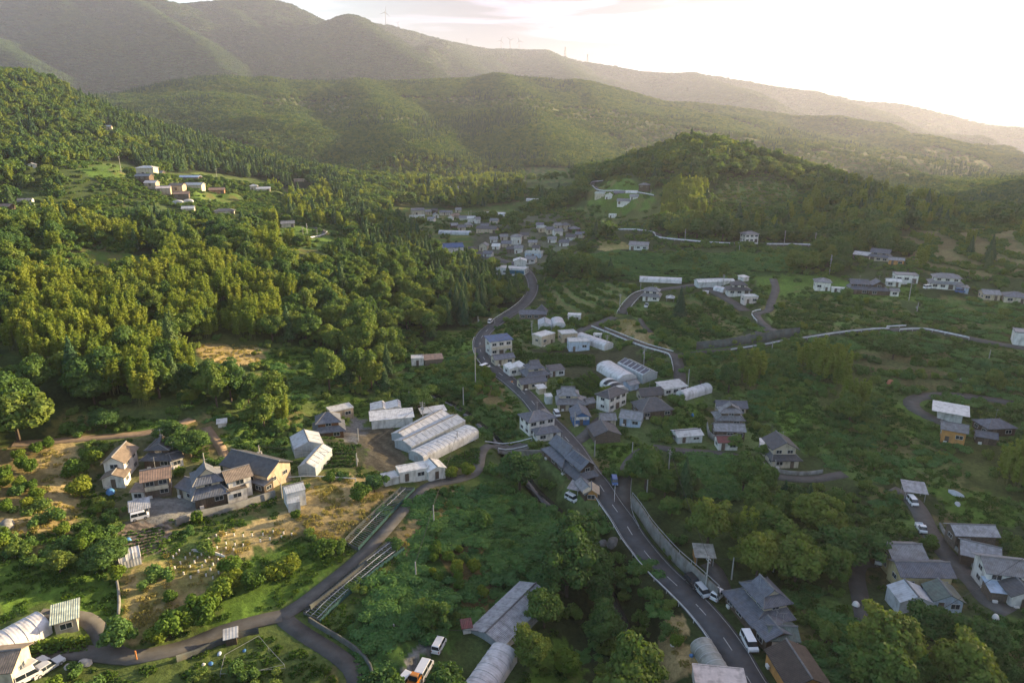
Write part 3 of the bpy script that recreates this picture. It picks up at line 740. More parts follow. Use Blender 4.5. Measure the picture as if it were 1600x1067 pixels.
# bottom
H('house', 'large blue black tiled house beside the main road and the white van',
  V((1133,941),(1176,993),8.5,2.7,'skirt',1.4,'wood','bluetile',up=(.15,.85,.38,1,2.3,'iri',2.0)),
  V((1176,995),(1196,1018),6.5,2.8,'gx',1.4,'wood','bluetile'),
  V((1204,1016),(1246,1016),5.0,2.8,'gx',1.2,'white','greenroof'))
H('house', 'dark shingled brown roofed building at the bottom edge beside the main road', V((1196,1034),(1232,1092),7.5,2.6,'gx',2.0,'orange','shingle',nowin=1))
H('carport', 'pale tin canopy with an ochre side wall above the retaining wall', V((1087,884),(1115,886),4.4,2.6,'sx',.4,'open','tin',post=1,sidewall='orange'))
H('greenhouse', 'weathered small tunnel greenhouse under the main road', V((1078,1020),(1106,1065),4.6,1.4,'ax',1.9,'teal','oldfilm',nowin=1), cat='greenhouse')
H('shed', 'flat pale roof at the bottom edge left of the main road', V((1085,1088),(1166,1090),4.5,2.6,'flat',.2,'white','pinkwhite',nowin=1))
H('greenhouse', 'long grey gabled greenhouse half hidden by dark trees at the bottom', V((786,1022),(862,952),8.5,2.6,'gx',1.4,'glassy','grey',nowin=1), cat='greenhouse')
H('greenhouse', 'white ribbed tunnel at the bottom edge below the grey gabled greenhouse', V((755,1110),(808,1040),5.6,1.5,'ax',2.0,'film','whitefilm',nowin=1), cat='greenhouse')
H('greenhouse', 'white corrugated tunnel at the lower left edge', V((-30,1052),(83,990),6.5,1.2,'ax',1.9,'film','whitefilm',nowin=1), cat='greenhouse')
H('hut', 'grey block hut with a pale green roof beside the corrugated tunnel', V((88,993),(123,985),4.2,3.0,'sx',.7,'block','greenpale'))
H('house', 'brown roofed house corner at the lower left edge of the photo', V((-30,1082),(24,1080),6,4.2,'gx',1.4,'cream','browntile'))
H('toolshed', 'small dark tool shed with a pale roof below the lower lane', V((354,1013),(371,1010),2,2.3,'sx',.3,'wood','pale',nowin=1), cat='shed')
H('hut', 'tiny hut with a rusty red roof in the vine slope', V((724,990),(736,990),1.7,1.6,'sx',.4,'white','redroof',nowin=1))
# hillside hamlet, left
H('hut', 'two storey white hut with grey roof on the far left slope', V((28,324),(48,324),5,5,'gx',1,'sheet','greytile'))
H('house', 'brown roofed house cut by the left edge on the slope', V((-14,330),(15,328),6,3.4,'gx',1.4,'wood','rusttile'))
H('hut', 'tiny white hut alone in the trees above the left slope', V((44,263),(54,263),4,3,'gy',1,'white','white'))
for a, b, d, h, rf, w, t, lab in [
    ((211,280),(233,280),8,3,'gx','wood','greytile','grey roofed house at the left end of the hillside hamlet'),
    ((213,271),(240,271),9,6,'hip','white','white','pale roofed tall house at the back of the hillside hamlet'),
    ((235,274),(253,273),6,3,'gx','wood','greytile','low grey roof left of the long blue white roof'),
    ((265,298),(285,297),8,4,'gx','tan','browntile','tan gabled house in the middle of the hillside hamlet'),
    ((289,295),(315,294),8,4,'gx','white','white','white barn with a dark door in the hillside hamlet'),
    ((327,302),(349,302),7,3.5,'gx','rust','rusttile','rusty roofed barn right of the white hamlet barn'),
    ((225,290),(243,290),7,2.6,'gx','tan','pinkwhite','pinkish roofed shed at the left of the hamlet'),
    ((244,299),(264,299),7,2.8,'gx','tan','pinkwhite','second pinkish roof, beside the tan gabled house'),
    ((272,308),(293,308),7,3,'gx','oldwood','rusttile','old thatch coloured barn in front of the hamlet wall'),
    ((284,331),(302,331),6,2.8,'gx','white','pale','white roofed shed partly behind a round tree, foot of the hamlet'),
    ((335,335),(364,335),8,3,'hip','cream','darktile','dark tiled house at the foot of the bright paddy'),
    ((391,297),(402,297),6,4,'hip','white','pale','white topped house right of the hamlet'),
    ((401,299),(421,299),7,3,'gx','cream','pale','pale roofed house at the right of the hamlet'),
    ((440,355),(459,355),7,3,'gx','cream','greytile','grey roofed house above the looping lane'),
    ((459,284),(478,284),7,2.4,'flat','tan','sand','tan flat roofed shed near the crest of the left hill'),
    ((163,203),(172,203),8,4,'gx','cream','white','small pale house in the woods of the left hill crest')]:
    H('hamlet_house', lab, V(a, b, d, h, rf, 1.6, w, t), cat='house')
H('warehouse', 'long low building with a blue white roof in the hillside hamlet', V((253,275),(309,275),8,3,'gx',1.4,'oldwood','bluewhite',nowin=1))
H('greenhouse', 'pair of small white tunnels at the foot of the hillside hamlet', V((268,318),(284,320),6,1.6,'ay',1.6,'film','whitefilm',nowin=1), V((285,318),(300,318),6,1.6,'ay',1.6,'film','whitefilm',nowin=1), cat='greenhouse')

# level ground under every building
def frame_of(v, z=None):
    a = G(*v[0]); b = G(*v[1]); d = b - a
    w = math.hypot(d[0], d[1]); ang = math.atan2(d[1], d[0])
    if not (w > 1): w = 3
    if a[1] > 380:
        dep = a[1] * CT + (CAMH - a[2]) * ST; w = (v[1][0] - v[0][0]) * dep / F; ang = max(-.3, min(.3, ang if abs(ang) < 1.2 else 0.0))
    return a, w, ang
BUILT = []
DS, HS = .86, .86
for name, label, cat, group, vols in BL:
    fr = [frame_of(v) for v in vols]
    zs = []
    for (a, w, ang), v in zip(fr, vols):
        c = a[:2] + np.array([math.cos(ang), math.sin(ang)]) * w / 2
        zs.append(float(a[2] + G(*v[1])[2]) / 2)
    z0 = min(zs) if len(zs) > 1 and max(zs) - min(zs) < 2.5 else zs[0]
    if name in ('village_house', 'distant_house', 'hamlet_house', 'hill_house'): z0 = zs[0]
    out = []
    for (a, w, ang), v, zv in zip(fr, vols, zs):
        z = z0 if abs(zv - z0) < 2.5 else zv
        d = v[2] * DS; ca, sa = math.cos(ang), math.sin(ang)
        # rectangular pad
        lo = a[:2] - 40; hi = a[:2] + 40
        R_ = max(w, d) + 12
        if name == 'distant_house':
            z = z - .5; out.append((a[0], a[1], z, w, ang)); continue
        sel = np.nonzero((np.abs(GX - a[0]) < R_) & (np.abs(GY - a[1]) < R_))
        X = GX[sel] - a[0]; Y = GY[sel] - a[1]
        lx = X * ca + Y * sa; ly = -X * sa + Y * ca
        dd = np.hypot(np.maximum(np.maximum(-lx, lx - w), 0), np.maximum(np.maximum(-ly, ly - d), 0))
        blend_height(sel, dd, z, 1.4 + .004 * a[1], 4.0 + .012 * a[1])
        q = np.array([[-2, -2.5], [w + 2, -2.5], [w + 2, d + 2], [-2, d + 2]])
        P = np.c_[a[0] + q[:, 0] * ca - q[:, 1] * sa, a[1] + q[:, 0] * sa + q[:, 1] * ca]
        fill_poly(block_s, P, True); fill_poly(block_t, P, True)
        cxy = (a[0] + w / 2 * ca - d / 2 * sa, a[1] + w / 2 * sa + d / 2 * ca)
        stamp(block_t, cxy[0], cxy[1], max(w, d) / 2 + 3)
        n = max(1, int(w / 4))
        for i in range(n + 1):
            x = a[0] + ca * w * i / n; y = a[1] + sa * w * i / n
            clear_view(x, y, z, 3.0, 7.5 if v[3] < 4 else 6.0)
        out.append((a[0], a[1], z, w, ang))
    BUILT.append(out)
for k, (P, w) in ROADS.items():
    # keep road height where it meets levelled yards
    line_cut(P, w / 2 + .7 + (.004 * P[:, 1].mean()), 3.5 + .01 * P[:, 1].mean())
line_cut(STREAM, 1.6, 4.5, dz=-3.2)
for k_b, places in enumerate(BUILT):
    for q_b, (x, y, z, w, a) in enumerate(places):
        if y > 380:
            d = BL[k_b][4][q_b][2] * DS; ca, sa = math.cos(a), math.sin(a)
            zz_ = [float(hz(x + fx * w * ca - fy * d * sa, y + fx * w * sa + fy * d * ca)) for fx in (0, .5, 1) for fy in (0, .5, 1)]
            places[q_b] = (x, y, max(z, min(max(zz_) - .8, z + 1.6)), w, a)
# roads rest on the finished ground
for k, (P, w) in ROADS.items():
    T_ = np.gradient(P[:, :2], axis=0); T_ /= np.linalg.norm(T_, axis=1)[:, None] + 1e-9
    ez = [hz(P[:, 0] - T_[:, 1] * f * w / 2, P[:, 1] + T_[:, 0] * f * w / 2) for f in (-1, -.5, 0, .5, 1)]
    z = np.max(ez, 0)
    for _ in range(3): z[1:-1] = np.maximum(z[1:-1], (z[:-2] + z[2:]) / 2)
    P[:, 2] = z
# banks between terraces
if True:
    tm = np.isin(look(cover, GX, GY), [i for i, z_ in enumerate(ZONES) if z_[0] in ('terrace', 'dryterrace')]) & nearmask
    ok = tm & ~look(block_s, GX, GY).astype(bool)
    zz = GZ[ok]; st = 1.3; f = zz / st; fr_ = f - np.floor(f)
    GZ[ok] = (np.floor(f) + sstep((fr_ - .55) / .45)) * st * .75 + zz * .25
    # kudzu and wild growth lumps
    vm = np.isin(look(cover, GX, GY), [i for i, z_ in enumerate(ZONES) if z_[0] == 'vine']) & nearmask & ~look(block_t, GX, GY).astype(bool)
    lump = np.abs(fbm(GX / 6.5, GY / 6.5, 77, 3)) * 2.2 + np.abs(fbm(GX / 2.2, GY / 2.2, 71, 2)) * 0.7
    GZ[vm] += lump[vm]
# ---------------------------------------------------------------- materials
MATS = {}
def lk(m): return m.node_tree.nodes, m.node_tree.links
def mat(name, col, rough=.8, var=.18, scale=1.5, bump=0.0, bscale=8.0, stripe=None, metal=0.0, dirt=0.0, spec=.3, coord='Object'):
    if name in MATS: return MATS[name]
    m = bpy.data.materials.new(name); m.use_nodes = True
    n, l = lk(m); b = n['Principled BSDF']
    b.inputs['Roughness'].default_value = rough; b.inputs['Metallic'].default_value = metal
    b.inputs['Specular IOR Level'].default_value = spec
    t = n.new('ShaderNodeTexCoord')
    z = n.new('ShaderNodeTexNoise'); z.inputs['Scale'].default_value = scale; z.inputs['Detail'].default_value = 6; z.inputs['Roughness'].default_value = .65
    l.new(t.outputs[coord], z.inputs['Vector'])
    mr = n.new('ShaderNodeMapRange'); mr.inputs['From Min'].default_value = .3; mr.inputs['From Max'].default_value = .7
    mr.inputs['To Min'].default_value = 1 - var * 1.6; mr.inputs['To Max'].default_value = 1 + var
    l.new(z.outputs['Fac'], mr.inputs['Value'])
    oi = n.new('ShaderNodeObjectInfo')
    mo = n.new('ShaderNodeMapRange'); mo.inputs['To Min'].default_value = 1 - var * .6; mo.inputs['To Max'].default_value = 1 + var * .6
    l.new(oi.outputs['Random'], mo.inputs['Value'])
    mu = n.new('ShaderNodeMath'); mu.operation = 'MULTIPLY'
    l.new(mr.outputs[0], mu.inputs[0]); l.new(mo.outputs[0], mu.inputs[1])
    hs = n.new('ShaderNodeVectorMath'); hs.operation = 'SCALE'
    hs.inputs[0].default_value = col
    l.new(mu.outputs[0], hs.inputs['Scale'])
    last = hs.outputs[0]
    if dirt:
        z2 = n.new('ShaderNodeTexNoise'); z2.inputs['Scale'].default_value = .9; z2.inputs['Detail'].default_value = 8
        mp2 = n.new('ShaderNodeMapping'); mp2.inputs['Scale'].default_value = (1, 1, .35)
        l.new(t.outputs[coord], mp2.inputs['Vector']); l.new(mp2.outputs[0], z2.inputs['Vector'])
        r2 = n.new('ShaderNodeMapRange'); r2.inputs['From Min'].default_value = .48; r2.inputs['From Max'].default_value = .68; r2.inputs['To Max'].default_value = dirt
        l.new(z2.outputs['Fac'], r2.inputs['Value'])
        mm = n.new('ShaderNodeMix'); mm.data_type = 'RGBA'; mm.inputs['B'].default_value = (.09, .075, .055, 1)
        l.new(r2.outputs[0], mm.inputs['Factor']); l.new(last, mm.inputs['A']); last = mm.outputs['Result']
    l.new(last, b.inputs['Base Color'])
    if stripe:                       # relief lines: (axis, spacing in metres, depth)
        ax, sp, dep = stripe
        w = n.new('ShaderNodeTexWave'); w.wave_type = 'BANDS'; w.bands_direction = ax
        w.inputs['Scale'].default_value = .314 / sp; w.inputs['Distortion'].default_value = .15
        l.new(t.outputs[coord], w.inputs['Vector'])
        bp = n.new('ShaderNodeBump'); bp.inputs['Strength'].default_value = .8; bp.inputs['Distance'].default_value = dep
        l.new(w.outputs['Fac'], bp.inputs['Height']); l.new(bp.outputs[0], b.inputs['Normal'])
    elif bump:
        z3 = n.new('ShaderNodeTexNoise'); z3.inputs['Scale'].default_value = bscale; z3.inputs['Detail'].default_value = 5
        l.new(t.outputs[coord], z3.inputs['Vector'])
        bp = n.new('ShaderNodeBump'); bp.inputs['Strength'].default_value = .7; bp.inputs['Distance'].default_value = bump
        l.new(z3.outputs['Fac'], bp.inputs['Height']); l.new(bp.outputs[0], b.inputs['Normal'])
    MATS[name] = m
    return m
WALLS = dict(plaster=(.42,.38,.31), white=(.66,.64,.60), wood=(.085,.062,.045), oldwood=(.15,.12,.095), redwood=(.16,.075,.035), tan=(.40,.32,.23),
             cream=(.52,.46,.35), sheet=(.48,.50,.52), panel=(.60,.60,.57), film=(.56,.56,.56), glassy=(.33,.37,.39), pale=(.50,.53,.53),
             orange=(.48,.24,.075), sand=(.45,.37,.26), bluewall=(.05,.14,.32), paleblue=(.38,.46,.56), blueband=(.60,.62,.62), pinkwhite=(.62,.54,.50),
             pink=(.62,.42,.34), rust=(.33,.17,.08), yellow=(.50,.42,.23), teal=(.10,.22,.24), block=(.34,.31,.26))
TILES = dict(tile=(.13,.14,.16), bluetile=(.105,.12,.15), darktile=(.065,.07,.08), greytile=(.20,.21,.225), browntile=(.19,.15,.115), rusttile=(.25,.17,.125),
             redroof=(.15,.04,.04), blueroof=(.03,.085,.21), greenroof=(.085,.12,.105), greenpale=(.40,.45,.36), shingle=(.055,.038,.03), grey=(.30,.31,.33),
             tin=(.36,.35,.32), bluewhite=(.42,.50,.62))
SHEETS = ('white','pale','sheet','film','whitefilm','pinkwhite','sand','paleblue','oldfilm','shade')
def wallm(k):
    if k in ('wood','oldwood','redwood'): return mat('wall_' + k, WALLS[k], .8, .25, 2, stripe=('X', .35, .02), dirt=.3)
    return mat('wall_' + k, WALLS.get(k, (.5,.5,.5)), .75, .09, 1.2, bump=.01, dirt=.45 if k not in ('film','glassy') else .25)
def roofm(k, y=False):
    sfx = '_y' if y else ''
    ax = 'Y' if y else 'X'
    if k in TILES: return mat('roof_' + k + sfx, TILES[k], .55, .28, 1.1, stripe=(ax, .32, .05), dirt=.35, spec=.45)
    c = dict(white=(.62,.62,.60), pale=(.50,.51,.50), sheet=(.42,.45,.48), film=(.60,.60,.59), whitefilm=(.58,.57,.58), pinkwhite=(.60,.52,.48), sand=(.42,.34,.24),
             paleblue=(.34,.42,.52), oldfilm=(.30,.31,.28), shade=(.62,.62,.6))[k]
    return mat('roof_' + k + sfx, c, .5, .1, .8, stripe=(ax, .5, .02), dirt=.4, spec=.35)
M_glass = mat('window_glass', (.025,.035,.045), .12, .3, .5, spec=.7)
M_frame = mat('window_frame', (.45,.45,.44), .5, .1)
M_conc = mat('concrete', (.20,.20,.185), .9, .22, .6, bump=.03, dirt=.6)
M_rail = mat('white_rail', (.62,.64,.66), .5, .12, .5, dirt=.25)
M_asph = mat('asphalt', (.065,.070,.076), .88, .22, .35, bump=.01, bscale=20, dirt=.25)
M_lane = mat('lane_asphalt', (.095,.093,.088), .9, .25, .3, bump=.01, bscale=20, dirt=.3)
M_paint = mat('road_paint', (.40,.41,.40), .7, .2, 1.5)
M_dirt = mat('dirt_road', (.26,.19,.125), .95, .25, .5, bump=.03)
M_pole = mat('pole_concrete', (.36,.35,.33), .8, .1)
M_metal = mat('grey_metal', (.28,.29,.30), .5, .15)
M_bark = mat('bark', (.075,.055,.04), .9, .3, 3, bump=.03)
M_solar = mat('solar_panel', (.05,.06,.085), .25, .15, .5, spec=.6)
M_water = mat('stream_water', (.05,.055,.05), .12, .2, .3, bump=.02, bscale=2.0, spec=.6)
M_net = mat('teal_net', (.07,.17,.17), .8, .2, 2)
M_dark = mat('tyre_rubber', (.02,.02,.02), .8, .1)
M_black = mat('dark_opening', (.02,.022,.025), .7, .1)
M_wplast = mat('white_plastic', (.70,.66,.62), .5, .06)

def leafmat(name, dark, light, warm, trans=.28):
    m = bpy.data.materials.new(name); m.use_nodes = True
    n, l = lk(m); b = n['Principled BSDF']
    b.inputs['Roughness'].default_value = .7; b.inputs['Specular IOR Level'].default_value = .12
    oi = n.new('ShaderNodeObjectInfo')
    cr = n.new('ShaderNodeValToRGB')
    cr.color_ramp.elements[0].color = (*dark, 1); cr.color_ramp.elements[1].color = (*warm, 1)
    e = cr.color_ramp.elements.new(.55); e.color = (*light, 1)
    g = n.new('ShaderNodeNewGeometry')
    z = n.new('ShaderNodeTexNoise'); z.inputs['Scale'].default_value = .45; z.inputs['Detail'].default_value = 3
    l.new(g.outputs['Position'], z.inputs['Vector'])
    ma = n.new('ShaderNodeMath'); ma.operation = 'MULTIPLY_ADD'; ma.inputs[1].default_value = .9; ma.inputs[2].default_value = -.42
    l.new(z.outputs['Fac'], ma.inputs[0])
    z2 = n.new('ShaderNodeTexNoise'); z2.inputs['Scale'].default_value = .03; z2.inputs['Detail'].default_value = 2
    l.new(g.outputs['Position'], z2.inputs['Vector'])
    ma2 = n.new('ShaderNodeMath'); ma2.operation = 'MULTIPLY_ADD'; ma2.inputs[1].default_value = 1.0
    l.new(z2.outputs['Fac'], ma2.inputs[0]); l.new(ma.outputs[0], ma2.inputs[2])
    ad = n.new('ShaderNodeMath'); ad.operation = 'MULTIPLY_ADD'; ad.inputs[1].default_value = .75; 
    l.new(oi.outputs['Random'], ad.inputs[0]); l.new(ma2.outputs[0], ad.inputs[2])
    sb = n.new('ShaderNodeMath'); sb.operation = 'SUBTRACT'; sb.inputs[1].default_value = .38; sb.use_clamp = True
    l.new(ad.outputs[0], sb.inputs[0]); l.new(sb.outputs[0], cr.inputs['Fac'])
    l.new(cr.outputs['Color'], b.inputs['Base Color'])
    tr = n.new('ShaderNodeBsdfTranslucent')
    vm = n.new('ShaderNodeVectorMath'); vm.operation = 'MULTIPLY'; vm.inputs[1].default_value = (1.6, 1.55, .45)
    l.new(cr.outputs['Color'], vm.inputs[0]); l.new(vm.outputs[0], tr.inputs['Color'])
    mx = n.new('ShaderNodeMixShader'); mx.inputs[0].default_value = trans
    l.new(b.outputs[0], mx.inputs[1]); l.new(tr.outputs[0], mx.inputs[2])
    l.new(mx.outputs[0], n['Material Output'].inputs['Surface'])
    return m
LF = dict(
 broad=leafmat('leaf_broad', (.038,.092,.032), (.078,.138,.034), (.140,.178,.034)),
 cedar=leafmat('leaf_cedar', (.028,.068,.036), (.045,.094,.038), (.080,.122,.038), .15),
 bamboo=leafmat('leaf_bamboo', (.110,.165,.030), (.165,.215,.036), (.200,.230,.040), .35),
 citrus=leafmat('leaf_citrus', (.045,.095,.018), (.085,.150,.020), (.150,.185,.022), .25),
 shrub=leafmat('leaf_shrub', (.050,.114,.036), (.090,.164,.040), (.140,.184,.042), .28),
 vine=leafmat('leaf_vine', (.055,.135,.048), (.085,.185,.056), (.110,.205,.056), .3),
 dry=leafmat('leaf_dry', (.17,.17,.06), (.26,.23,.09), (.33,.27,.12), .3),
 crop=leafmat('leaf_crop', (.030,.075,.016), (.045,.10,.02), (.07,.12,.02), .3),
)

# ---------------------------------------------------------------- mesh helpers
def mesh(name, Vv, Ff, m=None, smooth=False):
    me = bpy.data.meshes.new(name)
    Vv = np.asarray(Vv, np.float32)
    if isinstance(Ff, np.ndarray):
        me.vertices.add(len(Vv)); me.vertices.foreach_set('co', Vv.ravel())
        k = Ff.shape[1]
        me.loops.add(Ff.size); me.loops.foreach_set('vertex_index', Ff.astype(np.int32).ravel())
        me.polygons.add(len(Ff)); me.polygons.foreach_set('loop_start', np.arange(0, Ff.size, k, dtype=np.int32))
        me.update(calc_edges=True)
    else:
        me.from_pydata(Vv.tolist(), [], Ff)
    if m: me.materials.append(m)
    if smooth: me.polygons.foreach_set('use_smooth', np.ones(len(me.polygons), bool))
    return me
def obj(name, me, parent=None, loc=None, rot=None, scale=None):
    o = bpy.data.objects.new(name, me); COL.objects.link(o)
    if parent is not None: o.parent = parent
    if loc is not None: o.location = loc
    if rot is not None: o.rotation_euler = rot
    if scale is not None: o.scale = scale
    return o
def thing(name, label, cat, loc=(0, 0, 0), rot=0, group=None):
    o = bpy.data.objects.new(name, None); COL.objects.link(o)
    o.empty_display_size = .5
    o.location = loc; o.rotation_euler = (0, 0, rot); o['label'] = label; o['category'] = cat
    if group: o['group'] = group
    return o
def tag(o, label=None, cat=None, group=None, kind=None):
    if label: o['label'] = label
    if cat: o['category'] = cat
    if group: o['group'] = group
    if kind: o['kind'] = kind
    return o
class MB:
    def __init__(s): s.v = []; s.f = []; s.p = []
    def box(s, x0, x1, y0, y1, z0, z1):
        n = len(s.v)
        s.v += [(x0,y0,z0),(x1,y0,z0),(x1,y1,z0),(x0,y1,z0),(x0,y0,z1),(x1,y0,z1),(x1,y1,z1),(x0,y1,z1)]
        s.f += [tuple(n + i for i in q) for q in ((3,2,1,0),(4,5,6,7),(0,1,5,4),(1,2,6,5),(2,3,7,6),(3,0,4,7))]
        return s
    def slab(s, quad, t=.14):
        s.p.append((len(s.v), len(s.f)))
        n = len(s.v); k = len(quad)
        s.v += [tuple(q) for q in quad] + [(q[0], q[1], q[2] - t) for q in quad]
        s.f += [tuple(range(n, n + k)), tuple(range(n + 2 * k - 1, n + k - 1, -1))]
        s.f += [(n + i, n + k + i, n + k + (i + 1) % k, n + (i + 1) % k) for i in range(k)]
        return s
    def beam(s, a, b, r, k=4, r2=None):
        a, b = Vector(a), Vector(b); d = (b - a)
        if d.length < 1e-6: return s
        q = d.to_track_quat('Z', 'Y'); n = len(s.v); s.p.append((n, len(s.f))); r2 = r if r2 is None else r2
        for p, rr in ((a, r), (b, r2)):
            for i in range(k):
                t = 2 * math.pi * (i + .5) / k
                s.v.append(tuple(p + q @ Vector((rr * math.cos(t), rr * math.sin(t), 0))))
        s.f += [(n + i, n + (i + 1) % k, n + k + (i + 1) % k, n + k + i) for i in range(k)]
        s.f += [tuple(n + k - 1 - i for i in range(k)), tuple(n + k + i for i in range(k))]
        return s
    def split(s):
        for k, (v0, f0) in enumerate(s.p):
            v1, f1 = s.p[k + 1] if k + 1 < len(s.p) else (len(s.v), len(s.f))
            yield s.v[v0:v1], [tuple(i - v0 for i in f) for f in s.f[f0:f1]]
    def me(s, name, m=None, smooth=False): return mesh(name, s.v, s.f, m, smooth)

# ---------------------------------------------------------------- the ground sheet
KCOL = dict(hamlet=(.085,.12,.035), forest=(.040,.060,.020), broad=(.050,.075,.022), cedar=(.024,.034,.014), grove=(.028,.040,.015), meadow=(.068,.120,.020), bushy=(.060,.085,.022),
            bamboo=(.070,.085,.025), dry=(.30,.235,.11), dryterrace=(.105,.115,.045), scrub=(.075,.120,.030), farm=(.075,.105,.028), garden=(.085,.090,.040), orchard=(.15,.12,.05),
            plot=(.075,.062,.052), yard=(.14,.14,.13), soil=(.085,.074,.05), crop=(.050,.055,.028), vine=(.040,.080,.020), vgarden=(.075,.110,.036),
            terrace=(.085,.135,.036), rgarden=(.050,.070,.028), field=(.062,.105,.025), village=(.085,.095,.06))
NZ = len(ZONES)
ztab = np.array([KCOL[z_[0]] for z_ in ZONES])
def pcg(seed):
    return np.random.default_rng(seed)
cv = look(cover, GX, GY)
# soften the outlines with a little wander
wx = fbm(GX / 7, GY / 7, 51, 3) * 4; wy = fbm(GX / 7, GY / 7, 57, 3) * 4
cv = look(cover, GX + wx, GY + wy)
colr = ztab[cv]
far = (gr > 1000)[..., None]
hh = GZ
bnd = (GZ / 6.0 - np.floor(GZ / 6.0) > .6)[..., None]
fcol = np.where((fbm(GX / 260, GY / 260, 61, 3) > .04)[..., None] & (gr < 2400)[..., None] & (hh < 170)[..., None], np.where(bnd, np.array([.13,.12,.05]), np.array([.065,.105,.028])), np.array([.030,.048,.018]))
colr = np.where(far & (cv == 0)[..., None], fcol, colr)
zk = np.array([z_[0] for z_ in ZONES])[cv]
# patchiness of grass, soil and straw
n1 = fbm(GX / 16, GY / 16, 81, 4)[..., None]; n2 = fbm(GX / 3.1, GY / 3.1, 83, 3)[..., None]
isdry = (zk == 'dry')[..., None]
colr = colr * (1 + .35 * n1 + .35 * n2)
mixg = sstep((n1 + n2 * .6 - .02) / .35)
colr = np.where(isdry, colr * (1 - mixg * .75) + np.array([.12,.13,.035]) * mixg * .75, colr)
mixb = sstep((-n1 - n2 * .5 - .1) / .3)
colr = np.where(np.isin(zk, ('meadow','farm','scrub','terrace','garden','vgarden','rgarden','bushy'))[..., None], colr * (1 - mixb * .55) + np.array([.155,.12,.055]) * mixb * .55, colr)
tb = (zk == 'terrace') | (zk == 'dryterrace') | (zk == 'field')
f_ = GZ0 / 1.3; frb = f_ - np.floor(f_)
colr = np.where((tb & (frb > .62))[..., None], colr * .5 + np.array([.085,.065,.03]), colr)
# worn tracks between vegetable rows and orchard rows
rowc = (np.sin((GX * .35 + GY * .94) * 2 * math.pi / 1.5) > .2)
colr = np.where(((zk == 'plot') & rowc)[..., None], np.array([.20,.16,.12]), colr)
colr = np.where(((zk == 'soil') & (np.sin((GX * .1 + GY) * 2 * math.pi / 1.1) > .1))[..., None], colr * 1.25, colr)
colr = np.clip(colr, 0, 1)
nv = NR * NP
Vg = np.c_[GX.ravel(), GY.ravel(), GZ.ravel()]
idx = np.arange(nv).reshape(NR, NP)
Fq = np.stack([idx[:-1, :-1], idx[:-1, 1:], idx[1:, 1:], idx[1:, :-1]], -1).reshape(-1, 4)[:, ::-1]
cap = np.stack([np.full(NP - 1, nv), np.full(NP - 1, nv), idx[0, 1:], idx[0, :-1]], -1)
Vg = np.vstack([Vg, [0, 0, GZ[0].mean()]])
gm = bpy.data.meshes.new('ground')
gm.vertices.add(len(Vg)); gm.vertices.foreach_set('co', Vg.astype(np.float32).ravel())
tri = cap[:, 1:]
ls = np.concatenate([np.arange(len(Fq)) * 4, len(Fq) * 4 + np.arange(len(tri)) * 3])
gm.loops.add(Fq.size + tri.size); gm.loops.foreach_set('vertex_index', np.concatenate([Fq.ravel(), tri[:, ::-1].ravel()]).astype(np.int32))
gm.polygons.add(len(ls)); gm.polygons.foreach_set('loop_start', ls.astype(np.int32))
gm.update(calc_edges=True)
gm.polygons.foreach_set('use_smooth', np.ones(len(ls), bool))
ca_ = gm.color_attributes.new('cover', 'FLOAT_COLOR', 'POINT')
cc = np.ones((len(Vg), 4), np.float32); cc[:nv, :3] = colr.reshape(-1, 3)
ca_.data.foreach_set('color', cc.ravel())
gmat = bpy.data.materials.new('ground_cover'); gmat.use_nodes = True
n, l = lk(gmat); b = n['Principled BSDF']; b.inputs['Roughness'].default_value = .95; b.inputs['Specular IOR Level'].default_value = .1
at = n.new('ShaderNodeAttribute'); at.attribute_name = 'cover'
g = n.new('ShaderNodeNewGeometry')
za = n.new('ShaderNodeTexNoise'); za.inputs['Scale'].default_value = 1.1; za.inputs['Detail'].default_value = 6; za.inputs['Roughness'].default_value = .7
l.new(g.outputs['Position'], za.inputs['Vector'])
zb = n.new('ShaderNodeTexNoise'); zb.inputs['Scale'].default_value = .018; zb.inputs['Detail'].default_value = 8; zb.inputs['Roughness'].default_value = .65
l.new(g.outputs['Position'], zb.inputs['Vector'])
m1 = n.new('ShaderNodeMapRange'); m1.inputs['From Min'].default_value = .3; m1.inputs['From Max'].default_value = .7; m1.inputs['To Min'].default_value = .6; m1.inputs['To Max'].default_value = 1.45
l.new(za.outputs['Fac'], m1.inputs['Value'])
m2 = n.new('ShaderNodeMapRange'); m2.inputs['From Min'].default_value = .3; m2.inputs['From Max'].default_value = .7; m2.inputs['To Min'].default_value = .65; m2.inputs['To Max'].default_value = 1.4
l.new(zb.outputs['Fac'], m2.inputs['Value'])
mm = n.new('ShaderNodeMath'); mm.operation = 'MULTIPLY'; l.new(m1.outputs[0], mm.inputs[0]); l.new(m2.outputs[0], mm.inputs[1])
vs = n.new('ShaderNodeVectorMath'); vs.operation = 'SCALE'; l.new(at.outputs['Color'], vs.inputs[0]); l.new(mm.outputs[0], vs.inputs['Scale'])
l.new(vs.outputs[0], b.inputs['Base Color'])
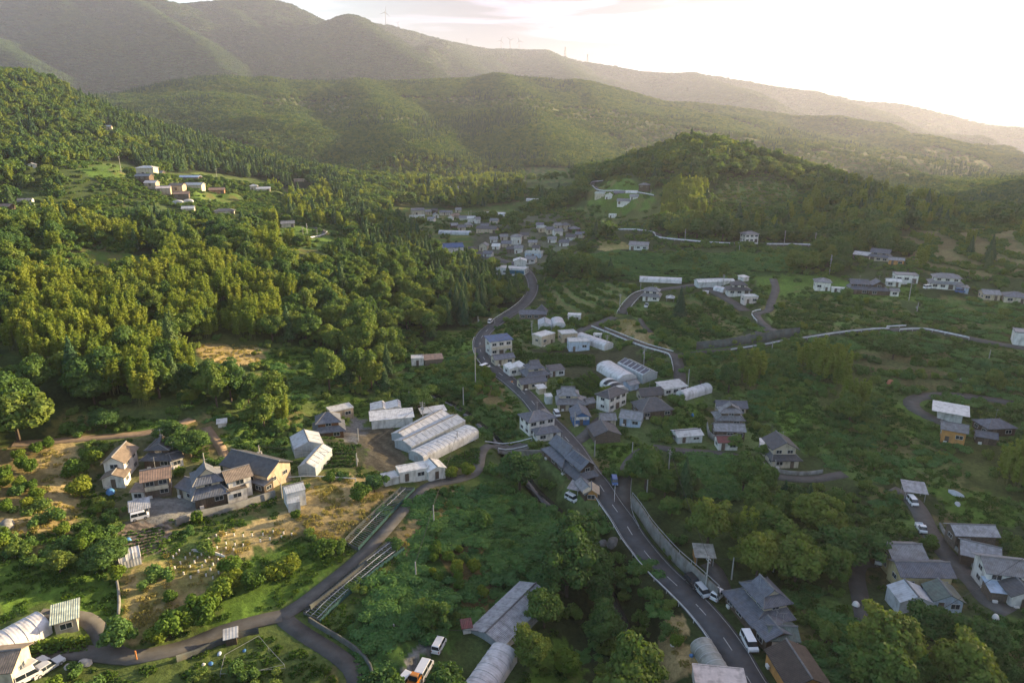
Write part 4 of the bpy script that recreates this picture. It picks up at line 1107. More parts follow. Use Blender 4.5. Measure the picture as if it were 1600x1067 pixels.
# canopy sized relief for the far wooded slopes, grass relief near
vo = n.new('ShaderNodeTexVoronoi'); vo.inputs['Scale'].default_value = .075
l.new(g.outputs['Position'], vo.inputs['Vector'])
bp1 = n.new('ShaderNodeBump'); bp1.inputs['Strength'].default_value = .5; bp1.inputs['Distance'].default_value = 5.0; bp1.invert = True
l.new(vo.outputs['Distance'], bp1.inputs['Height'])
bp2 = n.new('ShaderNodeBump'); bp2.inputs['Strength'].default_value = .8; bp2.inputs['Distance'].default_value = .25
l.new(za.outputs['Fac'], bp2.inputs['Height'])
cd = n.new('ShaderNodeVectorMath'); cd.operation = 'LENGTH'; l.new(g.outputs['Position'], cd.inputs[0])
mf = n.new('ShaderNodeMapRange'); mf.inputs['From Min'].default_value = 1100; mf.inputs['From Max'].default_value = 1500
l.new(cd.outputs['Value'], mf.inputs['Value'])
mv = n.new('ShaderNodeMix'); mv.data_type = 'VECTOR'
l.new(mf.outputs[0], mv.inputs['Factor']); l.new(bp2.outputs[0], mv.inputs[4]); l.new(bp1.outputs[0], mv.inputs[5])
l.new(mv.outputs[1], b.inputs['Normal'])
gm.materials.append(gmat)
ground = obj('ground', gm); ground['kind'] = 'structure'

# air
bm_ = MB(); X0 = 15900
bm_.box(-X0, X0, -X0, X0, float(GZ.min()) - 1, float(GZ.max()) + 40)
hz_o = obj('haze', bm_.me('haze')); hz_o['kind'] = 'stuff'
hm = bpy.data.materials.new('haze'); hm.use_nodes = True; n, l = lk(hm); n.clear()
pv = n.new('ShaderNodeVolumePrincipled'); oo = n.new('ShaderNodeOutputMaterial'); l.new(pv.outputs[0], oo.inputs['Volume'])
pv.inputs['Density'].default_value = HAZE; pv.inputs['Color'].default_value = (.73, .78, 1.0, 1); pv.inputs['Anisotropy'].default_value = .38
hz_o.data.materials.append(hm)

# ---------------------------------------------------------------- roads, water, walls and rails
def ribbon(P, w, lift, off=0.0, skew=0.0):
    T = np.gradient(P[:, :2], axis=0); T /= np.linalg.norm(T, axis=1)[:, None] + 1e-9
    Nn = np.c_[-T[:, 1], T[:, 0]]
    Lf = P[:, :2] + Nn * (off + w / 2); Rt = P[:, :2] + Nn * (off - w / 2)
    z = P[:, 2] + lift
    return Lf, Rt, z
def strip_mesh(name, P, w, lift, m, off=0.0, t=.25):
    Lf, Rt, z = ribbon(P, w, lift, off)
    k = len(P)
    Vv = np.vstack([np.c_[Lf, z], np.c_[Rt, z], np.c_[Lf, z - t], np.c_[Rt, z - t]])
    i = np.arange(k - 1)
    Fv = np.vstack([np.c_[i, k + i, k + i + 1, i + 1], np.c_[i, i + 1, 2 * k + i + 1, 2 * k + i], np.c_[k + i + 1, k + i, 3 * k + i, 3 * k + i + 1]])
    return mesh(name, Vv, Fv, m)
RN = dict(main='main_road', dirt='dirt_road', garden_path='garden_path', mound_path='concrete_path')
for k, (P, w) in ROADS.items():
    lift = .05 + .0005 * P[:, 1]
    m = M_asph if k == 'main' else (M_dirt if k in ('dirt', 'garden_path') else M_lane)
    order = 0.004 * (list(ROADS).index(k) % 7)
    if k == 'main': order = .03
    o = obj(RN.get(k, 'lane'), strip_mesh('road', P, w, lift + order, m)); o['kind'] = 'structure'
    if k == 'main':
        s = np.r_[0, np.cumsum(np.hypot(*np.diff(P[:, :2], axis=0).T))]
        def at(q): return np.array([np.interp(q, s, P[:, c]) for c in range(3)])
        q = 1.0
        dash = None
        while q < 210:
            pts = np.array([at(q + e) for e in (0, 1.5, 3.2)])
            dme = strip_mesh('lane_marking', pts, .17, .05 + .0005 * pts[:, 1] + .042, M_paint, t=.003)
            obj('lane_marking', dme, o)
            q += 9.0
        for sgn in (1, -1):
            e = P[:int(len(P) * .93)]
            obj('edge_line', strip_mesh('edge_line', e, .10, .05 + .0005 * e[:, 1] + .042, M_paint, off=sgn * (w / 2 - .45), t=.003), o)
ws = STREAM.copy(); ws[:, 2] = np.minimum.accumulate(ws[::-1, 2] * 0 + 1)[::-1] * 0 + ws[:, 2] - 2.75
o = obj('stream_water', strip_mesh('stream_water', ws, 2.8, 0, M_water)); o['kind'] = 'structure'

def offset_line(key, off, f0=0.0, f1=1.0):
    P, w = ROADS[key]
    k0, k1 = int(len(P) * f0), max(int(len(P) * f1), int(len(P) * f0) + 2)
    Lf, Rt, z = ribbon(P, 0, 0, off)
    return np.c_[Lf, P[:, 2]][k0:k1]
def between(key, off, p0, p1):
    P, w = ROADS[key]
    a, b_ = (int(np.argmin(np.hypot(P[:, 0] - q[0], P[:, 1] - q[1]))) for q in (G(*p0), G(*p1)))
    a, b_ = min(a, b_), max(a, b_)
    Lf, Rt, z = ribbon(P, 0, 0, off)
    return np.c_[Lf, P[:, 2]][a:max(b_ + 1, a + 3)]
def guard_rail(P, label, h=.75, m=None, th=.28, group=None, post=True):
    m = m or M_rail
    c = P[len(P) // 2]
    t = thing('guard_rail', label, 'guard rail', tuple(c), 0, group)
    Q = P - c; dd = P[:, 1].mean()
    lift = .0005 * dd
    T = np.gradient(Q[:, :2], axis=0); T /= np.linalg.norm(T, axis=1)[:, None] + 1e-9
    Nn = np.c_[-T[:, 1], T[:, 0]] * .05
    k = len(Q); z0 = Q[:, 2] + h - th + lift; z1 = Q[:, 2] + h + lift
    Vv = np.vstack([np.c_[Q[:, :2] + Nn, z0], np.c_[Q[:, :2] - Nn, z0], np.c_[Q[:, :2] - Nn, z1], np.c_[Q[:, :2] + Nn, z1]])
    i = np.arange(k - 1)
    Fv = np.vstack([np.c_[a * k + i, b_ * k + i, b_ * k + i + 1, a * k + i + 1] for a, b_ in ((0, 1), (1, 2), (2, 3), (3, 0))])
    obj('rail', mesh('rail', Vv, Fv, m), t)
    if post:
        pb = MB()
        for q in Q[::2]: pb.box(q[0] - .05, q[0] + .05, q[1] - .05, q[1] + .05, q[2] - .6, q[2] + h - th + lift)
        po = obj('posts', pb.me('posts', m), t); po['kind'] = 'stuff'
    return t
def wall_line(P, label, h, th=.35, down=1.5, m=None, cat='wall', name='retaining_wall'):
    c = P[len(P) // 2]; Q = P - c
    T = np.gradient(Q[:, :2], axis=0); T /= np.linalg.norm(T, axis=1)[:, None] + 1e-9
    Nn = np.c_[-T[:, 1], T[:, 0]] * th / 2
    k = len(Q); z0 = Q[:, 2] - down; z1 = Q[:, 2] + h
    Vv = np.vstack([np.c_[Q[:, :2] + Nn, z0], np.c_[Q[:, :2] - Nn, z0], np.c_[Q[:, :2] - Nn * .8, z1], np.c_[Q[:, :2] + Nn * .8, z1]])
    i = np.arange(k - 1)
    Fv = np.vstack([np.c_[a * k + i, b_ * k + i, b_ * k + i + 1, a * k + i + 1] for a, b_ in ((0, 1), (1, 2), (2, 3), (3, 0))]
                   + [np.array([[0, k, 2 * k, 3 * k], [k - 1, 4 * k - 1, 3 * k - 1, 2 * k - 1]])])
    o = obj(name, mesh(name, Vv, Fv, m or M_conc), loc=tuple(c)); tag(o, label, cat)
    return o
# ---------------------------------------------------------------- building builder
def frame_me():
    b = MB()
    b.box(-.5, .5, -.06, .0, -.5, -.43); b.box(-.5, .5, -.06, .0, .43, .5)
    b.box(-.5, -.45, -.06, .0, -.43, .43); b.box(.45, .5, -.06, .0, -.43, .43); b.box(-.02, .02, -.06, .0, -.43, .43)
    return b.me('window', M_frame)
def pane_me():
    return MB().box(-.45, .45, -.035, -.005, -.43, .43).me('pane', M_glass)
FR_ME, PN_ME = frame_me(), pane_me()
DOOR_ME = MB().box(-.5, .5, -.08, 0, 0, 1).me('door', mat('door', (.12,.09,.07), .6, .3))
def window(root, x, y, z, w, h, rot, pane=True):
    f = obj('window', FR_ME, root, (x, y, z), (0, 0, rot), (w, 1.3, h))
    if pane: obj('pane', PN_ME, f)
    return f
def cap_bar(b, p, q, r=.17): b.beam(p, q, r, 5)
def roof_parts(w, d, h, kind, rh, ov, wall, z=0):
    """gable ends go into the wall MB; returns list of (slab MB, along y?), ridge MB"""
    rx, ry, cap = MB(), MB(), MB()
    x0, x1, y0, y1 = -ov, w + ov, -ov, d + ov
    if kind in ('gx', 'gxl'):
        s = rh / (d / 2); e = h - s * ov; zt = h + rh; ym = d / 2
        rx.slab([(x0,y0,e+.16),(x1,y0,e+.16),(x1,ym,zt+.16),(x0,ym,zt+.16)]); rx.slab([(x1,y1,e+.16),(x0,y1,e+.16),(x0,ym,zt+.16),(x1,ym,zt+.16)])
        cap_bar(cap, (x0-.05,ym,zt+.2), (x1+.05,ym,zt+.2))
        for x in (0, w):
            n = len(wall.v); t = .12 if x == 0 else -.12
            wall.v += [(x,0.01,h-.02),(x,d-.01,h-.02),(x,ym,zt-.02),(x+t,0.01,h-.02),(x+t,d-.01,h-.02),(x+t,ym,zt-.02)]
            wall.f += [(n,n+1,n+2),(n+5,n+4,n+3),(n,n+3,n+4,n+1),(n+1,n+4,n+5,n+2),(n+2,n+5,n+3,n)]
    elif kind == 'gy':
        s = rh / (w / 2); e = h - s * ov; zt = h + rh; xm = w / 2
        ry.slab([(x0,y1,e+.16),(x0,y0,e+.16),(xm,y0,zt+.16),(xm,y1,zt+.16)]); ry.slab([(x1,y0,e+.16),(x1,y1,e+.16),(xm,y1,zt+.16),(xm,y0,zt+.16)])
        cap_bar(cap, (xm,y0-.05,zt+.2), (xm,y1+.05,zt+.2))
        for y in (0, d):
            n = len(wall.v); t = .12 if y == 0 else -.12
            wall.v += [(0.01,y,h-.02),(w-.01,y,h-.02),(xm,y,zt-.02),(0.01,y+t,h-.02),(w-.01,y+t,h-.02),(xm,y+t,zt-.02)]
            wall.f += [(n,n+1,n+2),(n+5,n+4,n+3),(n,n+3,n+4,n+1),(n+1,n+4,n+5,n+2),(n+2,n+5,n+3,n)]
    elif kind in ('hip', 'iri', 'iriy'):
        s = rh / (min(w, d) / 2); e = h - s * ov * .8 + .14; zt = h + rh + .14
        if w >= d: a, c = (d / 2 - .01, d / 2), (w - d / 2 + .01, d / 2)
        else: a, c = (w / 2, w / 2 - .01), (w / 2, d - w / 2 + .01)
        if kind != 'hip':                                   # gablets on a hipped skirt
            if w >= d and kind == 'iri': a, c = (d * .26, d / 2), (w - d * .26, d / 2)
            else: a, c = (w / 2, min(w, d) * .26), (w / 2, d - min(w, d) * .26)
        A = (a[0], a[1], zt); Cc = (c[0], c[1], zt)
        al = a[1] == c[1] or w >= d and kind != 'iriy'
        if kind == 'hip':
            if w >= d:
                rx.slab([(x0,y0,e),(x1,y0,e),Cc,A]); rx.slab([(x1,y1,e),(x0,y1,e),A,Cc]); ry.slab([(x0,y1,e),(x0,y0,e),A]); ry.slab([(x1,y0,e),(x1,y1,e),Cc])
            else:
                rx.slab([(x0,y0,e),(x1,y0,e),A]); rx.slab([(x1,y1,e),(x0,y1,e),Cc]); ry.slab([(x0,y1,e),(x0,y0,e),A,Cc]); ry.slab([(x1,y0,e),(x1,y1,e),Cc,A])
            for p, q in (((x0,y0,e),A),((x0,y1,e),A if w>=d else Cc),((x1,y0,e),Cc if w>=d else A),((x1,y1,e),Cc)): cap_bar(cap, p, q, .12)
        else:
            f = .45; zm = e + (zt - e) * f
            if kind == 'iri':
                ym = d / 2; yl = y0 + (ym - y0) * f; yu = y1 - (y1 - ym) * f; gx0 = a[0]; gx1 = c[0]
                rx.slab([(x0,y0,e),(x1,y0,e),(gx1,yl,zm),(gx0,yl,zm)]); rx.slab([(x1,y1,e),(x0,y1,e),(gx0,yu,zm),(gx1,yu,zm)])
                ry.slab([(x0,y1,e),(x0,y0,e),(gx0,yl,zm),(gx0,yu,zm)]); ry.slab([(x1,y0,e),(x1,y1,e),(gx1,yu,zm),(gx1,yl,zm)])
                g0, g1 = gx0 - .35, gx1 + .35
                rx.slab([(g0,yl,zm+.05),(g1,yl,zm+.05),(g1,ym,zt+.1),(g0,ym,zt+.1)]); rx.slab([(g1,yu,zm+.05),(g0,yu,zm+.05),(g0,ym,zt+.1),(g1,ym,zt+.1)])
                for x, t in ((gx0, .1), (gx1, -.1)):
                    n = len(wall.v); wall.v += [(x,yl,zm-.05),(x,yu,zm-.05),(x,ym,zt-.05),(x+t,yl,zm-.05),(x+t,yu,zm-.05),(x+t,ym,zt-.05)]
                    wall.f += [(n,n+1,n+2),(n+5,n+4,n+3),(n,n+3,n+4,n+1)]
                cap_bar(cap, (g0,ym,zt+.16), (g1,ym,zt+.16), .2)
            else:
                xm = w / 2; xl = x0 + (xm - x0) * f; xu = x1 - (x1 - xm) * f; gy0 = a[1]; gy1 = c[1]
                rx.slab([(x0,y0,e),(x1,y0,e),(xu,gy0,zm),(xl,gy0,zm)]); rx.slab([(x1,y1,e),(x0,y1,e),(xl,gy1,zm),(xu,gy1,zm)])
                ry.slab([(x0,y1,e),(x0,y0,e),(xl,gy0,zm),(xl,gy1,zm)]); ry.slab([(x1,y0,e),(x1,y1,e),(xu,gy1,zm),(xu,gy0,zm)])
                g0, g1 = gy0 - .35, gy1 + .35
                ry.slab([(xl,g1,zm+.05),(xl,g0,zm+.05),(xm,g0,zt+.1),(xm,g1,zt+.1)]); ry.slab([(xu,g0,zm+.05),(xu,g1,zm+.05),(xm,g1,zt+.1),(xm,g0,zt+.1)])
                for y, t in ((gy0, .1), (gy1, -.1)):
                    n = len(wall.v); wall.v += [(xl,y,zm-.05),(xu,y,zm-.05),(xm,y,zt-.05),(xl,y+t,zm-.05),(xu,y+t,zm-.05),(xm,y+t,zt-.05)]
                    wall.f += [(n,n+1,n+2),(n+5,n+4,n+3),(n,n+3,n+4,n+1)]
                cap_bar(cap, (xm,g0,zt+.16), (xm,g1,zt+.16), .2)
            for p, q in (((x0,y0,e),(0,0)),((x0,y1,e),(0,1)),((x1,y0,e),(1,0)),((x1,y1,e),(1,1))):
                if kind == 'iri': r = ((gx0, gx1)[q[0]], (yl, yu)[q[1]], zm)
                else: r = ((xl, xu)[q[0]], (gy0, gy1)[q[1]], zm)
                cap_bar(cap, p, r, .12)
    elif kind == 'sx':
        rx.slab([(x0,y0,h-.05+.12),(x1,y0,h-.05+.12),(x1,y1,h+rh+.12),(x0,y1,h+rh+.12)], .1)
        n = len(wall.v); wall.v += [(0.01,0.01,h-.02),(w-.01,0.01,h-.02),(w-.01,d-.01,h-.02),(0.01,d-.01,h-.02),(0.01,d-.01,h+rh-.03),(w-.01,d-.01,h+rh-.03)]
        wall.f += [(n,n+3,n+4),(n+1,n+5,n+2),(n+3,n+2,n+5,n+4),(n,n+4,n+5,n+1)]
    elif kind == 'flat':
        rx.box(-.12, w + .12, -.12, d + .12, h, h + .16)
        for q in ((-.12,w+.12,-.12,.06),(-.12,w+.12,d-.06,d+.12),(-.12,.06,.06,d-.06),(w-.06,w+.12,.06,d-.06)): cap.box(q[0],q[1],q[2],q[3],h+.16,h+.16+rh*.7)
    elif kind == 'saw':
        k = max(2, round(w / 4.2)); s = w / k
        for i in range(k):
            a = i * s
            ry.slab([(a,d+.2,h+.1),(a,-.2,h+.1),(a+s*.8,-.2,h+.1+rh),(a+s*.8,d+.2,h+.1+rh)], .1)
            ry.slab([(a+s,-.2,h+.1),(a+s,d+.2,h+.1),(a+s*.82,d+.2,h+.1+rh),(a+s*.82,-.2,h+.1+rh)], .1)
            for y in (0.02, d - .1):
                n = len(wall.v); wall.v += [(a,y,h-.01),(a+s,y,h-.01),(a+s*.8,y,h+rh-.02),(a,y+.08,h-.01),(a+s,y+.08,h-.01),(a+s*.8,y+.08,h+rh-.02)]
                wall.f += [(n,n+1,n+2),(n+5,n+4,n+3),(n,n+3,n+4,n+1),(n+1,n+4,n+5,n+2),(n+2,n+5,n+3,n)]
    return rx, ry, cap
def arch(w, d, h, rh, along):
    """round topped cover: cross-section of 13 points extruded; ribs proud of it; two end walls"""
    cover_, ribs, ends = MB(), MB(), MB()
    Wc, Lc = (d, w) if along == 'x' else (w, d)
    K_ = 12; prof = [(0, 0)] + [(Wc / 2 - Wc / 2 * math.cos(math.pi * i / K_), h + rh * math.sin(math.pi * i / K_)) for i in range(K_ + 1)] + [(Wc, 0)]
    m = len(prof)
    P3 = (lambda s, c, z: (s, c, z)) if along == 'x' else (lambda s, c, z: (c, s, z))
    for s in (0, Lc): cover_.v += [P3(s, c, z) for c, z in prof]
    cover_.f += [(i, i + 1, m + i + 1, m + i) for i in range(m - 1)]
    n = max(3, int(Lc / 1.5))
    for k in range(n + 1):
        s = Lc * k / n
        for i in range(1, m - 2):
            a, b_ = prof[i], prof[i + 1]
            c0 = (a[0] - Wc / 2) * 1.012 + Wc / 2; c1 = (b_[0] - Wc / 2) * 1.012 + Wc / 2
            ribs.beam(P3(s, c0, a[1] + .03), P3(s, c1, b_[1] + .03), .045, 3)
    for s in (0.03, Lc - .03):
        n0 = len(ends.v); ends.v += [P3(s, c, z) for c, z in prof]; ends.f.append(tuple(range(n0, n0 + m)))
    return cover_, ribs, ends
def put_windows(root, w, d, z0, hs, dist, floors=1, skip=()):
    ww, wh = (1.7, 1.15) if hs > 2.3 else (1.4, .8)
    zc = z0 + hs * .56
    pane = dist < 330
    nf = max(1, int(w / 3.1)); nd = max(1, int(d / 3.6))
    for i in range(nf):
        x = w * (i + .5) / nf
        if rnd.random() < .9: window(root, x, -.012, zc, min(ww, w / nf * .7) * rnd.choice((.8, 1, 1.15)), wh * rnd.choice((.85, 1, 1.25)), 0, pane)
    if dist < 420:
        for i in range(nd):
            y = d * (i + .5) / nd
            if rnd.random() < .75: window(root, -.012, y, zc, min(ww, d / nd * .7), wh, -math.pi / 2, pane)
            if rnd.random() < .75: window(root, w + .012, y, zc, min(ww, d / nd * .7), wh, math.pi / 2, pane)
for (name, label, cat, group, vols), places in zip(BL, BUILT):
    x0, y0, z0, w0, a0 = places[0]
    root = thing(name, label, cat, (x0, y0, z0), a0, group)
    c0, s0 = math.cos(-a0), math.sin(-a0)
    dist = math.hypot(x0, y0)
    for vi, ((x, y, z, w, a), v) in enumerate(zip(places, vols)):
        _, _, d, h, kind, rh, wk, tk, opt = v
        d *= DS; h *= HS; rh *= .82
        if opt.get('up'): opt = dict(opt, up=opt['up'][:4] + (opt['up'][4] * HS, opt['up'][5], opt['up'][6] * .82))
        if name == 'hamlet_house': wk, tk = {'white': 'cream'}.get(wk, wk), {'white': 'pale'}.get(tk, tk)
        dx, dy = x - x0, y - y0
        lo = Vector((dx * c0 - dy * s0, dx * s0 + dy * c0, z - z0 + vi * .003)); ro = a - a0
        Mx = Matrix.Translation(lo) @ Matrix.Rotation(ro, 4, 'Z')
        def place(nm, me, m=Mx, par=root):
            o = bpy.data.objects.new(nm, me); COL.objects.link(o); o.parent = par
            o.matrix_local = m
            return o
        def pieces(nm, mb, m_, mat_=Mx):
            if dist > 330 or len(mb.p) < 2 or mb.p[0] != (0, 0): return place(nm, mb.me(nm, m_), mat_)
            for vv, ff in mb.split(): q_ = place(nm, mesh(nm, vv, ff, m_), mat_)
            return q_
        down = (1.6 if kind[0] != 'a' else .5) + (.6 if y0 > 380 else 0)
        wm = wallm(wk) if wk != 'open' else M_metal
        if kind in ('ax', 'ay'):
            cv_, rb, en = arch(w, d, h, rh, kind[1])
            for q in (0, 1):
                pass
            place('cover', cv_.me('cover', roofm(tk, kind == 'ay'), True))
            r_ = place('ribs', rb.me('ribs', mat('tunnel_rib', (.5,.5,.5), .5, .1))); r_['kind'] = 'stuff'
            place('end_wall', en.me('end_wall', wm))
            L_ = MB()
            if kind == 'ax': L_.box(-.06, .02, d * .38, d * .62, 0, 1.9)
            else: L_.box(w * .38, w * .62, -.06, .02, 0, 1.9)
            place('door', L_.me('door', M_metal))
            if tk == 'shade':
                sh = MB()
                for f0, f1 in ((.18, .42), (.55, .82)):
                    for i in range(8):
                        t0, t1 = math.pi * (.15 + .7 * i / 8), math.pi * (.15 + .7 * (i + 1) / 8)
                        q = [(w * f, d / 2 - (d / 2 + .06) * math.cos(t), h + (rh + .06) * math.sin(t)) for f, t in ((f0, t0), (f1, t0), (f1, t1), (f0, t1))]
                        sh.slab(q, .03)
                place('shade_cloth', sh.me('shade_cloth', mat('shade_cloth', (.03,.035,.04), .8, .2)))
            continue
        wall = MB()
        ov = opt.get('wide', .55 if h > 2.5 else .35)
        if wk in ('glassy', 'film', 'sheet'): ov = .12
        if opt.get('post'):
            for px in (.15, w - .15):
                for py in (.15, d - .15): place('post', MB().box(px-.07, px+.07, py-.07, py+.07, -.4, h).me('post', M_metal))
            rx, ry, cap = roof_parts(w, d, h, kind, rh, .35, MB())
            if opt.get('sidewall'): place('side_wall', MB().box(-.1, .0, 0, d, -1.0, h - .1).me('side_wall', wallm(opt['sidewall'])))
        elif opt.get('up') or kind == 'skirt':
            ux0, ux1, uy0, uy1, uh, uk, urh = opt['up']
            wall.box(0, w, 0, d, -down, h)
            X0_, X1_, Y0_, Y1_ = w * ux0, w * ux1, d * uy0, d * uy1
            rx, ry, cap = MB(), MB(), MB()
            e = h - .1; zt = h + rh; o_ = .7
            rx.slab([(-o_,-o_,e),(w+o_,-o_,e),(X1_,Y0_,zt),(X0_,Y0_,zt)]); rx.slab([(w+o_,d+o_,e),(-o_,d+o_,e),(X0_,Y1_,zt),(X1_,Y1_,zt)])
            ry.slab([(-o_,d+o_,e),(-o_,-o_,e),(X0_,Y0_,zt),(X0_,Y1_,zt)]); ry.slab([(w+o_,-o_,e),(w+o_,d+o_,e),(X1_,Y1_,zt),(X1_,Y0_,zt)])
            for p, q in (((-o_,-o_,e),(X0_,Y0_,zt)),((w+o_,-o_,e),(X1_,Y0_,zt)),((-o_,d+o_,e),(X0_,Y1_,zt)),((w+o_,d+o_,e),(X1_,Y1_,zt))): cap_bar(cap, p, q, .12)
            M2 = Mx @ Matrix.Translation((X0_, Y0_, 0)); uw = MB(); hh_ = h + rh * .55 + uh
            uw.box(0, X1_ - X0_, 0, Y1_ - Y0_, h - .2, hh_)
            r2x, r2y, c2 = roof_parts(X1_ - X0_, Y1_ - Y0_, hh_, uk, urh, .75, uw)
            place('upper_wall', uw.me('upper_wall', wallm('cream' if wk in ('wood',) and rnd.random() < .4 else wk)), M2)
            ur = None
            if r2x.f: ur = pieces('upper_roof', r2x, roofm(tk), M2)
            if r2y.f:
                q = pieces('upper_roof', r2y, roofm(tk, True), M2)
            if c2.f: pieces('ridge_cap', c2, mat('ridge_cap', (.16,.16,.165), .6, .2), M2)
            em = bpy.data.objects.new('tmp', None)
            # upper windows
            zz = h + rh * .75
            for i in range(max(1, int((X1_ - X0_) / 2.8))):
                n_w = max(1, int((X1_ - X0_) / 2.8)); xx = (X1_ - X0_) * (i + .5) / n_w
                f = window(root, 0, 0, 0, 1, 1, 0, dist < 420); f.matrix_local = M2 @ Matrix.Translation((xx, -.012, hh_ - uh * .5)) @ Matrix.Diagonal((1.5, 1.3, 1.0, 1))
            for s_ in (0, 1):
                f = window(root, 0, 0, 0, 1, 1, 0, dist < 420)
                f.matrix_local = M2 @ Matrix.Translation(((X1_ - X0_ + .012) if s_ else -.012, (Y1_ - Y0_) / 2, hh_ - uh * .5)) @ Matrix.Rotation(math.pi / 2 if s_ else -math.pi / 2, 4, 'Z') @ Matrix.Diagonal((1.4, 1.3, 1.0, 1))
            if opt.get('solar'):
                sp = MB(); W2, D2 = X1_ - X0_, Y1_ - Y0_
                for i in range(4):
                    for j in range(2):
                        fx0, fx1 = W2 * (.08 + .21 * i), W2 * (.27 + .21 * i); t0, t1 = .12 + .4 * j, .48 + .4 * j
                        s = urh / (D2 / 2)
                        sp.slab([(fx0, t0 * D2 / 2, hh_ + t0 * urh + .3), (fx1, t0 * D2 / 2, hh_ + t0 * urh + .3), (fx1, t1 * D2 / 2, hh_ + t1 * urh + .3), (fx0, t1 * D2 / 2, hh_ + t1 * urh + .3)], .05)
                place('solar_panels', sp.me('solar_panels', M_solar), M2)
        else:
            wall.box(0, w, 0, d, -down, h)
            rx, ry, cap = roof_parts(w, d, h, kind, rh, ov, wall)
            if opt.get('solar'):
                nn = 6
                for i in range(nn):
                    sp = MB(); t0, t1 = .12, .9
                    fx0, fx1 = w * (i + .12) / nn, w * (i + .88) / nn
                    sp.slab([(fx0, t0 * d / 2, h + t0 * rh + .26), (fx1, t0 * d / 2, h + t0 * rh + .26), (fx1, t1 * d / 2, h + t1 * rh + .26), (fx0, t1 * d / 2, h + t1 * rh + .26)], .05)
                    place('solar_panel', sp.me('solar_panel', M_solar))
        if wall.f: place('wall', wall.me('wall', wm))
        if rx.f: pieces('roof', rx, roofm(tk))
        if ry.f: pieces('roof', ry, roofm(tk, True))
        if cap.f: pieces('ridge_cap' if kind != 'flat' else 'parapet', cap, (mat('ridge_cap', (.16,.16,.165), .6, .2) if kind != 'flat' else roofm(tk)))
        if wk in ('film', 'glassy', 'panel'):      # frame lines of glass and film sheds
            fr = MB(); st = 1.6
            for i in range(int(w / st) + 1): fr.box(i * w / int(w / st) - .04, i * w / int(w / st) + .04, -.05, -.012, 0, h)
            fr.box(0, w, -.055, -.012, h * .48, h * .48 + .08)
            q = place('frame', fr.me('frame', mat('shed_frame', (.45,.46,.46), .5, .1)))
            if kind in ('gx', 'gy'):
                rf = MB(); nn = max(2, int((w if kind == 'gx' else d) / 2.0))
                for i in range(nn + 1):
                    if kind == 'gx':
                        xx = w * i / nn; rf.beam((xx, -.1, h + .18), (xx, d / 2, h + rh + .2), .04, 3); rf.beam((xx, d + .1, h + .18), (xx, d / 2, h + rh + .2), .04, 3)
                    else:
                        yy = d * i / nn; rf.beam((-.1, yy, h + .18), (w / 2, yy, h + rh + .2), .04, 3); rf.beam((w + .1, yy, h + .18), (w / 2, yy, h + rh + .2), .04, 3)
                q = place('roof_bars', rf.me('roof_bars', mat('shed_frame', (.45,.46,.46), .5, .1))); q['kind'] = 'stuff'
        if not opt.get('nowin') and wk != 'open':
            def wadd(xx, yy, zz, ww, wh, rr):
                f = window(root, 0, 0, 0, 1, 1, 0, dist < 420)
                f.matrix_local = Mx @ Matrix.Translation((xx, yy, zz)) @ Matrix.Rotation(rr, 4, 'Z') @ Matrix.Diagonal((ww, 1.3, wh, 1))
            fl = opt.get('floors', 2 if h > 4.2 else 1)
            for k in range(fl):
                hs = h / fl; zc = hs * k + hs * .55
                nf = max(1, round(w / 3.2)); nd = max(1, round(d / 3.8))
                doori = rnd.randrange(nf) if k == 0 and w > 4 else -1
                for i in range(nf):
                    xx = w * (i + .5) / nf
                    if i == doori:
                        dm = place('door', DOOR_ME, Mx @ Matrix.Translation((xx, -.0, 0)) @ Matrix.Diagonal((.95 if w < 8 else 1.7, 1, 2.0, 1)))
                    else: wadd(xx, -.012, zc, min(1.75, w / nf * .66), 1.1 if hs > 2 else .7, 0)
                if dist < 450:
                    for i in range(nd):
                        yy = d * (i + .5) / nd
                        wadd(-.012, yy, zc, min(1.5, d / nd * .6), 1.0, -math.pi / 2)
                        wadd(w + .012, yy, zc, min(1.5, d / nd * .6), 1.0, math.pi / 2)
            if opt.get('band') and fl > 1 or opt.get('floors'):
                for k in range(fl):
                    zz = h / fl * (k + .28) if k else 0
                    if k: place('balcony', MB().box(.3, w - .3, -.9, -.02, h / fl * k - .1, h / fl * k + .05).box(.3, w - .3, -.95, -.9, h / fl * k - .1, h / fl * k + .9).me('balcony', wallm('cream')))
        if wk == 'blueband': place('sign_band', MB().box(w * .38, w * .97, -.1, -.075, h * .3, h * .85).me('sign_band', mat('blue_band', (.02,.10,.16), .5, .1)))
        if wk == 'bluewall': place('gable_panel', MB().box(.2, w - .2, -.06, -.02, h * .62, h * .95).me('gable_panel', wallm('white')))
        # rooftop bits that houses carry
        if kind in ('skirt', 'hip', 'gx') and cat == 'house' and dist < 320 and rnd.random() < .55 and not opt.get('nowin'):
            zt = h + (rh if kind != 'skirt' else rh + opt['up'][4])
            ant = MB(); px, py = w * .5, d * .5; zb = h + rh * .4
            ztop = h + rh + (2.9 if kind != 'skirt' else opt['up'][4] + opt['up'][6] + 1.6)
            ant.beam((px, py, zb), (px, py, ztop), .035, 3); ant.beam((px - .6, py, ztop - .2), (px + .6, py, ztop - .2), .03, 3)
            place('antenna', ant.me('antenna', M_metal))
        if cat == 'house' and dist < 260:
            ac = MB().box(w * .12, w * .12 + .8, -.5, -.15, 0, .6).me('air_conditioner', M_wplast); place('air_conditioner', ac)
